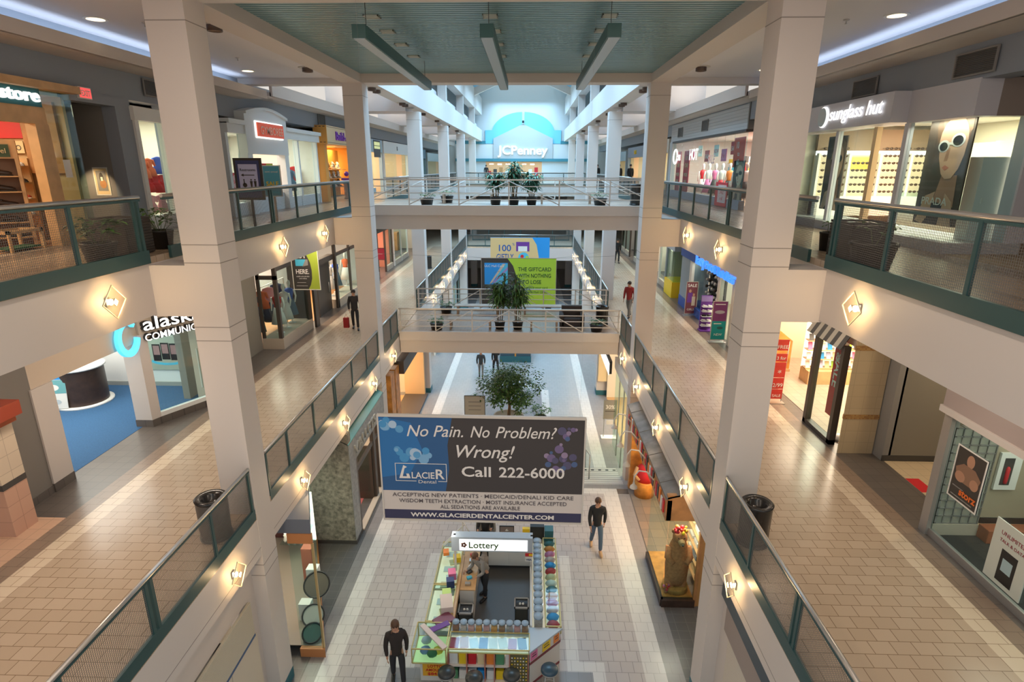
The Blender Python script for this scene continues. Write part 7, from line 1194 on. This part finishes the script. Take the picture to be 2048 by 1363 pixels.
t = thing('computer_monitor', 'dark screened monitor with white bird logo on the kiosk back counter', 'monitor', (0.22, 15.2, Z + 0.89)); B().box(BLACK, 0.02, 0.46, 15.2, 15.23, Z + 0.98, Z + 1.30).done('screen_housing', t); B().box(P('screen_brown', (0.22, 0.18, 0.16), 0.3, emit=0.05), 0.04, 0.44, 15.195, 15.2, Z + 1.0, Z + 1.28).done('screen', t); B().box(BLACK, 0.1, 0.38, 15.14, 15.32, Z + 0.89, Z + 0.91).done('foot', t); B().box(BLACK, 0.21, 0.27, 15.22, 15.26, Z + 0.9, Z + 1.0).done('neck', t); b = B(); b.prism(BRIGHT, [(0.19, 15.193, Z + 1.14), (0.25, 15.193, Z + 1.13), (0.30, 15.193, Z + 1.16), (0.25, 15.193, Z + 1.18), (0.26, 15.193, Z + 1.22), (0.21, 15.193, Z + 1.18)], (0, 0.001, 0)); b.done('bird_logo', t)
packet((0.82, 15.25, Z + 0.892), YELLOW, 0.22, 0.12, 0.32, 0, 'yellow and orange bag standing on the kiosk back counter', None, 'bag', 'yellow_bag'); packet((1.15, 15.35, Z + 0.9), BLACK, 0.42, 0.3, 0.42, 0, 'black appliance box at the far end of the jar side', None, 'appliance', 'appliance_box').location.z = Z + 0.87
packet((0.62, 15.2, Z + 0.892), P('fax_grey', (0.4, 0.42, 0.4), 0.5), 0.26, 0.22, 0.10, 0.2, 'grey telephone unit beside the yellow bag', None, 'telephone', 'telephone'); packet((1.5, 15.25, Z + 0.82), TEALB, 0.26, 0.3, 0.4, 0, 'teal ribbed case behind the sweets bags', None, 'case', 'ribbed_case'); B().box(KW, 0.98, 1.66, 15.1, 15.5, Z, Z + 0.82).done('end_panel', bpy.data.objects['kiosk_counter'])
for k in range(6): packet((-0.72 + 0.02 * (k % 2), 13.05 + 0.24 * k, Z + 0.932), [STEEL, CYAN, DARK, PAPER, STEEL, RED][k], 0.14, 0.1, 0.06, 0.4 * k, 'small %s item on the wood-topped inner cabinet' % ['steel', 'cyan', 'dark', 'white', 'grey steel', 'red'][k], 'items on the inner cabinet')
area('kiosk_case_light', (-1.3, 13.2, 2.6), (0, 0, 0), 0.3, 1.5, 6, CREAM)

# ================================================================== bins, planters and plants of the galleries
def litter_bin(loc, label, m):
    t = thing('litter_bin', label, 'bin', loc); x, y, z = loc
    B().lathe(m, [(0.24, 0), (0.27, 0.04), (0.28, 0.8)], (x, y, z), 28, top=False).done('body', t); B().lathe(P('bin_lid_black', (0.02, 0.018, 0.017), 0.22), [(0.285, 0.80), (0.295, 0.84), (0.26, 0.87), (0.15, 0.82), (0.14, 0.72), (0.001, 0.70)], (x, y, z), 28, bot=False).done('lid', t); B().lathe(m, [(0.29, 0.02), (0.29, 0.07)], (x, y, z), 28).done('base_ring', t)
litter_bin((-5.08, 9.5, L2), 'grey-brown round litter bin behind the railing by the phone shop walk', P('bin_greybrown', (0.09, 0.085, 0.08), 0.45)); litter_bin((5.08, 9.65, L2), 'glossy black round litter bin behind the railing on the card shop walk', P('bin_glossblack', (0.02, 0.017, 0.015), 0.18))
WK = P('wicker_dark', (0.055, 0.047, 0.042), 0.6)
for s, lb in ((-1, 'dark slatted planter box behind the upper railing near the shoe store'), (1, 'dark slatted planter box behind the upper railing facing the sunglasses shop')):
    t = thing('planter_box', lb, 'planter', (s * 6.62, 10.62, L3)); b = B()
    for k in range(13):
        z = L3 + 0.02 + 0.05 * k; b.box(WK, s * 6.27, s * 6.98, 10.25, 10.27, z, z + 0.042); b.box(WK, s * 6.27, s * 6.98, 10.98, 11.0, z, z + 0.042); b.box(WK, s * 6.27 - 0.01, s * 6.27 + 0.01, 10.27, 10.98, z, z + 0.042); b.box(WK, s * 6.98 - 0.01, s * 6.98 + 0.01, 10.27, 10.98, z, z + 0.042)
    b.done('slats', t); B().box(DARK, s * 6.29, s * 6.96, 10.28, 10.97, L3, L3 + 0.6).done('liner', t)
POT = P('pot_black', (0.03, 0.027, 0.025), 0.45); SOIL = P('soil', (0.04, 0.025, 0.015), 0.9)
LFS = [P('leaf_a', (0.07, 0.16, 0.035), 0.5), P('leaf_b', (0.12, 0.24, 0.06), 0.5), P('leaf_c', (0.045, 0.10, 0.03), 0.5)]
LFB = [P('leaf_d', (0.05, 0.17, 0.09), 0.5), P('leaf_e', (0.09, 0.25, 0.14), 0.5), P('leaf_f', (0.035, 0.10, 0.06), 0.5)]
def leaf(b, m, p, d, L, w, droop, seg=4):
    d = Vector(d).normalized(); side = d.cross(Vector((0, 0, 1))); side = side.normalized() if side.length > 1e-4 else Vector((1, 0, 0)); k = b.mi(m); prev = None; q = Vector(p)
    for i in range(seg + 1):
        f = i / seg; ww = w * (0.35 + 1.3 * f) if f < 0.5 else w * (1.0 - f) * 2 * 1.0 + 0.002
        v = (b.bm.verts.new(q - side * ww / 2), b.bm.verts.new(q + side * ww / 2))
        if prev: fc = b.bm.faces.new((prev[0], prev[1], v[1], v[0])); fc.material_index = k
        prev = v; q = q + d * (L / seg); d = (d + Vector((0, 0, -droop / seg))).normalized()
def pot(b, x, y, z, r, h): b.lathe(POT, [(r * 0.75, 0), (r * 0.95, h * 0.9), (r, h * 0.9), (r, h), (r * 0.88, h), (r * 0.86, h * 0.88), (0.001, h * 0.88)], (x, y, z), 18)
def dracaena(loc, label, H, nst, leafs, mats, r=0.24, h=0.34, L=0.5, seed=1, group=None):
    random.seed(seed); x, y, z = loc; t = thing('dracaena_plant', label, 'potted plant', loc, 0, group); b = B(); pot(b, x, y, z, r, h); b.done('pot', t)
    bs, bl = B(), B()
    for s in range(nst):
        a = 2 * PI * s / nst + random.random(); hh = H * random.uniform(0.62, 1.0); tx, ty = x + r * 0.8 * math.cos(a) * 1.3, y + r * 0.8 * math.sin(a) * 1.3
        pts = [(x + r * 0.4 * math.cos(a), y + r * 0.4 * math.sin(a), z + h * 0.85), (x + r * 0.7 * math.cos(a), y + r * 0.7 * math.sin(a), z + h + (hh - h) * 0.45), (tx, ty, z + hh * 0.86)]
        bs.tube(P('cane', (0.22, 0.16, 0.09), 0.7), pts, 0.018, 6)
        for k in range(leafs):
            f = k / leafs; zz = z + h + (hh - h) * (0.42 + 0.46 * f); aa = random.uniform(0, 2 * PI); e = random.uniform(0.1, 0.9) + 0.4 * f
            px, py = x + (tx - x) * (0.6 + 0.4 * f), y + (ty - y) * (0.6 + 0.4 * f)
            leaf(bl, random.choice(mats), (px, py, zz), (math.cos(aa), math.sin(aa), e), L * random.uniform(0.7, 1.1), 0.075, random.uniform(1.6, 2.8))
    bs.done('cane_stems', t); bl.done('foliage', t); return t
def bush(loc, label, r, h, R, n, mats, seed, upright=0.6, L=0.2, group=None):
    random.seed(seed); x, y, z = loc; t = thing('potted_plant', label, 'potted plant', loc, 0, group); b = B(); pot(b, x, y, z, r, h); b.done('pot', t); bs, bl = B(), B()
    for k in range(n):
        a = random.uniform(0, 2 * PI); rr = R * math.sqrt(random.random()); tip = (x + rr * math.cos(a), y + rr * math.sin(a), z + h + R * upright * random.uniform(0.5, 1.5))
        if k % 3 == 0: bs.tube(P('stem_green', (0.12, 0.16, 0.06), 0.6), [(x + rr * 0.2 * math.cos(a), y + rr * 0.2 * math.sin(a), z + h * 0.88), tip], 0.006, 4)
        for q in range(3): leaf(bl, random.choice(mats), tip, (math.cos(a + q - 1) , math.sin(a + q - 1), random.uniform(-0.1, 0.6)), L * random.uniform(0.7, 1.2), L * 0.42, random.uniform(0.6, 1.4), 3)
    bs.done('stems', t); bl.done('foliage', t); return t
bush((-6.22, 9.48, L3), 'leafy potted plant beside the planter box near the shoe store', 0.27, 0.36, 0.36, 36, LFS, 1, 0.7, 0.19); bush((-6.4, 11.45, L3), 'leafy potted plant beyond the planter box at the first column', 0.24, 0.36, 0.34, 30, LFS, 2, 0.8, 0.19)
bush((6.28, 9.55, L3), 'sparse young plant in a large black pot facing the sunglasses shop', 0.36, 0.42, 0.24, 9, LFS, 3, 0.9, 0.17); bush((6.62, 11.75, L3), 'small black pot with a single bent shoot by the first column', 0.15, 0.36, 0.12, 3, LFS, 4, 1.6, 0.12)
for x, y, H, sd, l in ((-0.62, 25.6, 1.5, 5, 'nearest the restroom side'), (0.15, 25.7, 1.95, 6, 'tallest, in the middle'), (0.90, 25.7, 1.55, 7, 'nearest the sunglasses side')): dracaena((x, y, L3), 'potted dracaena on the upper bridge, %s of three' % l, H, 7, 55, LFB, seed=sd, L=0.46)
for x, y, H, sd, l in ((-0.42, 24.75, 2.7, 8, 'on the clothes shop side of the pair'), (0.36, 24.75, 2.6, 9, 'on the athletic shoe side of the pair')): dracaena((x, y, L2), 'drooping dracaena on the middle bridge, %s' % l, H, 6, 62, LFS, seed=sd, L=0.62)
for x, y, zz, sd, l in ((-3.5, 25.3, L3, 21, 'low bowl plant on the upper bridge, restroom side'), (-2.9, 27.2, L3, 22, 'low bowl plant behind the bench on the upper bridge'), (3.8, 25.7, L3, 23, 'pale flowering bowl plant on the upper bridge, sunglasses side'), (-3.15, 24.55, L2, 24, 'low bowl plant on the middle bridge near its clothes shop end'), (-3.15, 27.6, L2, 25, 'round bushy bowl plant at the far rail of the middle bridge'), (2.9, 26.9, L2, 26, 'reddish bushy plant on the middle bridge beside the dark chair'), (3.75, 24.5, L2, 27, 'bowl plant on the middle bridge near its athletic shoe end')): bush((x, y, zz), l, 0.3, 0.3, 0.34, 26, LFS if sd != 26 else [P('leaf_rust', (0.25, 0.13, 0.06), 0.6), LFS[2]], sd, 0.45, 0.16)
def bench(loc, label, L=2.4):
    t = thing('bench', label, 'bench', loc); x, y, z = loc; b = B()
    for k in range(4): b.box(P('bench_pale', (0.55, 0.46, 0.38), 0.5), x - L / 2, x + L / 2, y - 0.22 + 0.115 * k, y - 0.12 + 0.115 * k, z + 0.40, z + 0.44)
    b.done('seat_slats', t)
    for s in (-1, 1): B().box(P('bench_leg', (0.42, 0.30, 0.22), 0.5), x + s * (L / 2 - 0.15) - 0.04, x + s * (L / 2 - 0.15) + 0.04, y - 0.22, y + 0.22, z, z + 0.40).done('leg', t)
bench((-1.9, 26.6, L3), 'pale slatted bench on the upper bridge, restroom side'); bench((2.4, 26.6, L3), 'pale slatted bench on the upper bridge, sunglasses side'); bench((-1.7, 24.8, L2), 'slatted bench at the near rail of the middle bridge, clothes shop side', 2.0); bench((1.5, 24.8, L2), 'slatted bench at the near rail of the middle bridge beside the dark chair', 1.4); bench((-1.6, 27.4, L2), 'pale bench at the far rail of the middle bridge, clothes shop side', 2.2); bench((1.6, 27.4, L2), 'pale bench at the far rail of the middle bridge, athletic shoe side', 2.2)
t = thing('armchair', 'dark upholstered chair on the middle bridge near its athletic shoe end', 'chair', (2.75, 25.2, L2)); UP = P('upholstery_dark', (0.05, 0.04, 0.038), 0.8); B().box(UP, 2.3, 3.2, 24.9, 25.6, L2 + 0.1, L2 + 0.42).done('seat', t); B().box(UP, 2.3, 3.2, 25.6, 25.8, L2 + 0.1, L2 + 0.85).done('backrest', t)
for x in (2.2, 3.1): B().box(UP, x, x + 0.16, 24.9, 25.7, L2 + 0.1, L2 + 0.6).done('arm', t)
for x in (2.25, 3.2):
    for y in (24.95, 25.7): B().box(WOODD, x - 0.03, x + 0.03, y - 0.03, y + 0.03, L2, L2 + 0.1).done('leg', t)
litter_bin((5.35, 25.8, L3), 'dark litter bin at the sunglasses end of the upper bridge', P('bin_glossblack', (0.02, 0.017, 0.015), 0.18)); litter_bin((4.1, 25.6, L2), 'dark litter bin at the athletic shoe end of the middle bridge', P('bin_glossblack', (0.02, 0.017, 0.015), 0.18)); litter_bin((-6.2, 40.5, L2), 'distant dark litter bin behind the far middle railing, clothes shop side', POT); litter_bin((6.0, 37.5, L2), 'distant dark litter bin behind the far middle railing, athletic shoe side', POT)
# fig tree on the hall floor
random.seed(31); x, y, z = -0.1, 26.6, L1F
t = thing('fig_tree', 'dense round-crowned fig tree in a planter rising behind the big banner', 'tree', (x, y, z)); B().lathe(P('planter_stone', (0.35, 0.33, 0.30), 0.7), [(0.6, 0), (0.75, 0.55), (0.66, 0.55), (0.64, 0.48), (0.001, 0.48)], (x, y, z), 24).done('planter', t); bs, bl = B(), B(); BKM = P('bark', (0.16, 0.11, 0.07), 0.8)
bs.tube(BKM, [(x, y, z + 0.4), (x + 0.05, y, z + 1.0), (x, y, z + 1.7)], [0.09, 0.07, 0.06], 8)
for k in range(16):
    a = 2 * PI * k / 16; bs.tube(BKM, [(x, y, z + 1.0 + 0.05 * k), (x + 0.5 * math.cos(a), y + 0.5 * math.sin(a), z + 1.5 + 0.05 * k), (x + 1.15 * math.cos(a) * random.uniform(.6, 1), y + 1.15 * math.sin(a), z + 1.7 + 0.1 * (k % 8))], [0.03, 0.02, 0.008], 5)
cl = [(random.gauss(0, 0.85), random.gauss(0, 0.75), random.gauss(2.1, 0.6)) for _ in range(170)]
for c in cl:
    if (c[0] / 1.65) ** 2 + (c[1] / 1.5) ** 2 + ((c[2] - 2.1) / 1.2) ** 2 > 1: continue
    for q in range(40):
        d = Vector((random.gauss(0, 1), random.gauss(0, 1), random.gauss(0, 0.8))).normalized(); p = Vector((x + c[0], y + c[1], z + c[2])) + d * random.uniform(0.05, 0.34)
        leaf(bl, random.choice(LFS), p, (d.x, d.y, d.z * 0.3 - 0.1), 0.15, 0.075, 0.8, 2)
bs.done('trunk', t); bl.done('foliage', t)
bush((1.45, 26.6, L1F), 'small leafy shrub in a pot beside the fig tree', 0.34, 0.5, 0.5, 60, LFS, 33, 0.8, 0.16)
# ================================================================== people
def skin_mesh(name, chains, mat, parent, sub=1, root=0):
    """chains: list of lists of (x, y, z, r); points closer than a hair are merged, so chains join into one surface"""
    bm = bmesh.new(); lay = bm.verts.layers.skin.verify(); key = {}; first = None
    for ch in chains:
        prev = None
        for x, y, z, r in ch:
            k = (round(x, 3), round(y, 3), round(z, 3))
            if k not in key:
                v = bm.verts.new((x, y, z)); v[lay].radius = (r, r); key[k] = v
                if first is None: first = v; v[lay].use_root = True
            v = key[k]
            if prev is not None and prev is not v and bm.edges.get((prev, v)) is None: bm.edges.new((prev, v))
            prev = v
    me = bpy.data.meshes.new(name); bm.to_mesh(me); bm.free(); me.materials.append(mat)
    o = bpy.data.objects.new(name, me); COL.objects.link(o); o.parent = parent
    m = o.modifiers.new('skin', 'SKIN'); m.use_smooth_shade = True; s = o.modifiers.new('smooth', 'SUBSURF'); s.levels = sub; s.render_levels = sub
    return o
BAKE = []
def person(label, loc, rz, top, legs, hair, lean=0.0, stride=0.25, arms=((0.1, 0.15), (-0.1, 0.15)), skirt=False, H=1.75, long_hair=False, sit=False, coat=1.0, shoe=None, turn=0.0, group=None):
    """faces local -Y; arms: (swing, bend) for each side"""
    k = H / 1.75; t = thing('person', label, 'person', loc, rz, group); t.scale = (k, k, k)
    shoe = shoe or BLACK
    def up(p):      # lean the upper body forward about the hips
        v = Vector(p) - Vector((0, 0, 0.95)); c, s = math.cos(lean), math.sin(lean)
        return (v.x, v.y * c - v.z * s, v.z * c + v.y * s + 0.95)
    hipz = 0.95
    J = {'pel': (0, 0, 0.95), 'sp': up((0, 0, 1.14)), 'ch': up((0, 0, 1.34)), 'nk': up((0, -0.005, 1.49)), 'hb': up((0, -0.01, 1.56)), 'hm': up((0, -0.02, 1.64)), 'ht': up((0, -0.01, 1.72))}
    for s in (-1, 1):
        a = stride * s
        if sit: hip, kn, an, toe = (s * 0.10, 0, 0.93), (s * 0.12, -0.42, 0.93), (s * 0.12, -0.42, 0.50), (s * 0.13, -0.58, 0.46)
        else:
            kn = (s * 0.105, -0.44 * math.sin(a) - 0.03, 0.92 - 0.43 * math.cos(a)); bk = 0.35 if a < 0 else 0.0
            an = (s * 0.11, kn[1] - 0.42 * math.sin(a - abs(a) * 0.9 - bk * abs(a)), max(0.085, kn[2] - 0.41)); toe = (s * 0.125, an[1] - 0.16, max(0.035, an[2] - 0.05)); hip = (s * 0.095, 0, 0.91)
        J['hip', s], J['kn', s], J['an', s], J['toe', s] = hip, kn, an, toe
        sw, bd = arms[0 if s < 0 else 1]; sh = up((s * 0.185, 0, 1.415)); e = Vector((s * 0.05, -0.29 * math.sin(sw), -0.29 * math.cos(sw))); el = Vector((s * 0.185, 0, 1.415)) + e; el = Vector(up(el)); f = Vector((-s * 0.02, -0.25 * math.sin(sw + bd + lean), -0.25 * math.cos(sw + bd + lean))); wr = el + f
        J['sh', s], J['el', s], J['wr', s] = sh, tuple(el), tuple(wr); J['fd', s] = f.normalized()
    P4 = lambda n, r: (*J[n], r)
    ch = [[P4('pel', 0.10), P4('sp', 0.095), P4('ch', 0.105), P4('nk', 0.056), P4('hb', 0.07), P4('hm', 0.088), P4('ht', 0.06)]]
    for s in (-1, 1):
        ch.append([P4('pel', 0.10), P4(('hip', s), 0.075), P4(('kn', s), 0.055), P4(('an', s), 0.038), P4(('toe', s), 0.03)])
        hd = Vector(J['wr', s]) + J['fd', s] * 0.055
        ch.append([P4('ch', 0.105), P4(('sh', s), 0.05), P4(('el', s), 0.038), P4(('wr', s), 0.026), (*hd, 0.032)])
    body = skin_mesh('body', ch, SKIN, t)
    q = [[(*up((0, 0, 0.84)), 0.15 * coat), (*J['pel'], 0.148 * coat), (*J['sp'], 0.135 * coat), (*J['ch'], 0.145 * coat), (*up((0, 0, 1.47)), 0.078), (*up((0, 0, 1.51)), 0.07)]]
    for s in (-1, 1): q.append([(*J['ch'], 0.145 * coat), (*J['sh', s], 0.075), (*J['el', s], 0.056), (*(Vector(J['wr', s]) - J['fd', s] * 0.02), 0.042)])
    jk = skin_mesh('jacket', q, top, t)
    q = [[(0, 0, 1.02, 0.12), (*J['pel'], 0.13), (*J['hip', -1], 0.10), (*J['kn', -1], 0.07), (*(Vector(J['an', -1]) + Vector((0, 0, 0.02))), 0.058)], [(*J['pel'], 0.13), (*J['hip', 1], 0.10), (*J['kn', 1], 0.07), (*(Vector(J['an', 1]) + Vector((0, 0, 0.02))), 0.058)]]
    skin_mesh('trousers', q, legs, t)
    for s in (-1, 1): b = B(); an, to = Vector(J['an', s]), Vector(J['toe', s]); b.tube(shoe, [an + Vector((0, 0.05, -0.035)), an + Vector((0, 0, -0.02)), to, to + Vector((0, -0.06, -0.005))], [0.038, 0.052, 0.045, 0.025], 10); b.done('shoe', t, local=True)
    hm = Vector(J['hm']); b = B(); b.ball(hair, (hm.x, hm.y + 0.022, hm.z + 0.032), (0.094, 0.108, 0.098), 14, 9)
    if long_hair: b.tube(hair, [(hm.x, hm.y + 0.06, hm.z), (hm.x, hm.y + 0.09, hm.z - 0.14), (hm.x, hm.y + 0.08, hm.z - 0.26)], [0.085, 0.09, 0.04], 12)
    b.done('hair', t, local=True)
    BAKE.append((body, J, hm)); return t
def bake():
    bpy.context.view_layer.update(); dg = bpy.context.evaluated_depsgraph_get()
    for o, J, hm in BAKE:
        me = bpy.data.meshes.new_from_object(o.evaluated_get(dg)); o.modifiers.clear(); o.data = me; bm = bmesh.new(); bm.from_mesh(me); b = B(); b.bm.free(); b.bm = bm; b.m = [SKIN]
        f = Vector((0, -1, 0))
        b.tube(SKIN, [hm + Vector((0, -0.082, 0.022)), hm + Vector((0, -0.103, -0.012)), hm + Vector((0, -0.09, -0.026))], [0.009, 0.014, 0.010], 6)
        for s in (-1, 1): b.ball(P('eye_dark', (0.02, 0.015, 0.012), 0.3), tuple(hm + Vector((s * 0.032, -0.079, 0.018))), (0.012, 0.008, 0.007), 6, 4); b.ball(SKIN, tuple(hm + Vector((s * 0.088, 0.01, 0.0))), (0.012, 0.02, 0.03), 6, 5)
        b.ball(P('lips', (0.42, 0.16, 0.14), 0.5), tuple(hm + Vector((0, -0.083, -0.05))), (0.024, 0.008, 0.008), 8, 4)
        for s in (-1, 1):
            fd = J['fd', s]; w = Vector(J['wr', s]) + fd * 0.075; sd = Vector((0, 1, 0)) - fd * fd.y; sd.normalize(); inn = Vector((-s, 0, 0))
            for k in range(4):
                L = (0.062, 0.075, 0.07, 0.052)[k]; p0 = w + sd * (0.024 - 0.016 * k); p1 = p0 + fd * L * 0.5; p2 = p1 + (fd + inn * 0.55).normalized() * L * 0.5; b.tube(SKIN, [p0, p1, p2], [0.009, 0.008, 0.006], 6)
            p0 = w - fd * 0.045 + sd * -0.03; b.tube(SKIN, [p0, p0 - sd * 0.025 + fd * 0.03 + inn * 0.01, p0 - sd * 0.02 + fd * 0.055 + inn * 0.02], [0.011, 0.010, 0.007], 6)
        bm.to_mesh(me); bm.free()
        for m in b.m[1:]: me.materials.append(m)
C = lambda n, c: P('cloth_' + n, c, 0.85)
JK = C('black_jacket', (0.02, 0.02, 0.022)); JE = C('jeans', (0.09, 0.14, 0.21)); DT = C('dark_trousers', (0.025, 0.025, 0.03)); BR = P('brown_hair', (0.10, 0.05, 0.028), 0.6)
person('person in black jacket and blue jeans walking beside the kiosk toward the camera', (3.02, 15.9, L1N), 0.0, JK, JE, BR, stride=0.28, arms=((0.35, 0.4), (-0.2, 0.2)), H=1.88, shoe=P('shoe_tan', (0.5, 0.33, 0.2), 0.6))
person('person with brown hair in dark clothes walking past the LOTTO notice corner', (-2.12, 10.75, L1N), 0.25, C('dark_brown', (0.03, 0.022, 0.02)), DT, BR, stride=0.18, arms=((0.1, 0.2), (-0.1, 0.2)), H=1.78, long_hair=True)
person('person in grey shirt bending over the inner cabinet of the kiosk', (-0.32, 13.72, L1N + 0.006), -0.75, C('grey_shirt', (0.27, 0.26, 0.25)), DT, BR, lean=0.55, stride=0.12, arms=((0.55, 0.3), (0.65, 0.35)), H=1.72)
person('dark-haired person in black vest sitting behind the kiosk back counter', (-0.45, 15.85, L1N - 0.22), 0.0, C('black_vest', (0.025, 0.025, 0.028)), DT, HAIR, lean=0.08, sit=True, arms=((0.5, 1.3), (0.5, 1.5)), H=1.68)
t = thing('office_chair', 'grey-rimmed office chair under the seated kiosk person', 'chair', (-0.45, 15.95, L1N)); B().box(DARK, -0.7, -0.2, 15.5, 16.05, L1N + 0.44, L1N + 0.52).done('seat', t); b = B(); b.lathe(GREY, [(0.3, 0.5), (0.32, 0.6), (0.3, 1.1)], (-0.45, 16.0, L1N), 20, sy=0.25, top=False); b.done('backrest', t); B().tube(STEEL, [(-0.45, 15.85, L1N + 0.05), (-0.45, 15.85, L1N + 0.44)], 0.03, 8).done('gas_post', t)
for a in range(5): B().tube(DARK, [(-0.45, 15.85, L1N + 0.08), (-0.45 + 0.3 * math.cos(a * 1.257), 15.85 + 0.3 * math.sin(a * 1.257), L1N + 0.04)], [0.03, 0.025], 6).done('leg', t)
person('person in charcoal coat walking away on the far hall floor', (-2.0, 33.4, L1F), PI, C('charcoal', (0.05, 0.055, 0.06)), C('grey_trousers', (0.2, 0.2, 0.2)), HAIR, stride=0.25)
person('person in black with a light bag walking beside the charcoal coat', (-1.15, 34.2, L1F), PI + 0.3, JK, DT, HAIR, stride=0.3, arms=((0.5, 0.9), (-0.1, 0.2)))
person('person in dark coat with red shopping bag beside the second column', (-6.65, 24.4, L2), 0.2, C('dark_coat', (0.03, 0.025, 0.025)), DT, HAIR, stride=0.2, coat=1.1)
t = thing('shopping_bag', 'red shopping bag carried low by the person at the second column', 'bag', (-7.0, 24.3, L2 + 0.05)); B().box(C('crimson', (0.35, 0.02, 0.02)), -7.12, -6.90, 24.2, 24.35, L2 + 0.12, L2 + 0.55).done('bag_body', t); B().tube(C('crimson', (0.35, 0.02, 0.02)), [(-7.08, 24.28, L2 + .55), (-7.0, 24.28, L2 + .72), (-6.93, 24.28, L2 + .55)], 0.008, 5).done('handle', t)
person('person in red top and grey trousers on the athletic shoe walk', (5.5, 26.9, L2), -0.6, C('brick_red', (0.30, 0.03, 0.03)), C('grey_trousers', (0.2, 0.2, 0.2)), HAIR, stride=0.35, lean=0.12)
person('person in black on the athletic shoe walk, half hidden by the far column', (7.3, 43.5, L2), 0.0, JK, DT, HAIR, stride=0.2)
for x, y, l in ((8.15, 45.0, 'person in black standing by the yellow lettered front on the upper gallery'), (7.25, 44.5, 'person in black half hidden by the far column on the upper gallery'), (6.5, 52.0, 'person in dark coat farthest along the sunglasses side of the upper gallery')): person(l, (x, y, L3), 0.3, JK, DT, HAIR, stride=0.05, coat=1.15)
person('person in dark clothes on the far hall floor beside the lime banner, clothes side', (-2.6, 52.0, L1F), 0, JK, DT, HAIR, stride=0.1); person('person in black top and jeans on the far floor beside the lime banner', (2.4, 46.0, L1F), PI, JK, JE, HAIR, stride=0.15, long_hair=True)
person('dark silhouette of a person at the lit department store entrance', (-4.2, 70.5, L3), 0, JK, DT, HAIR, stride=0.05)
bake()
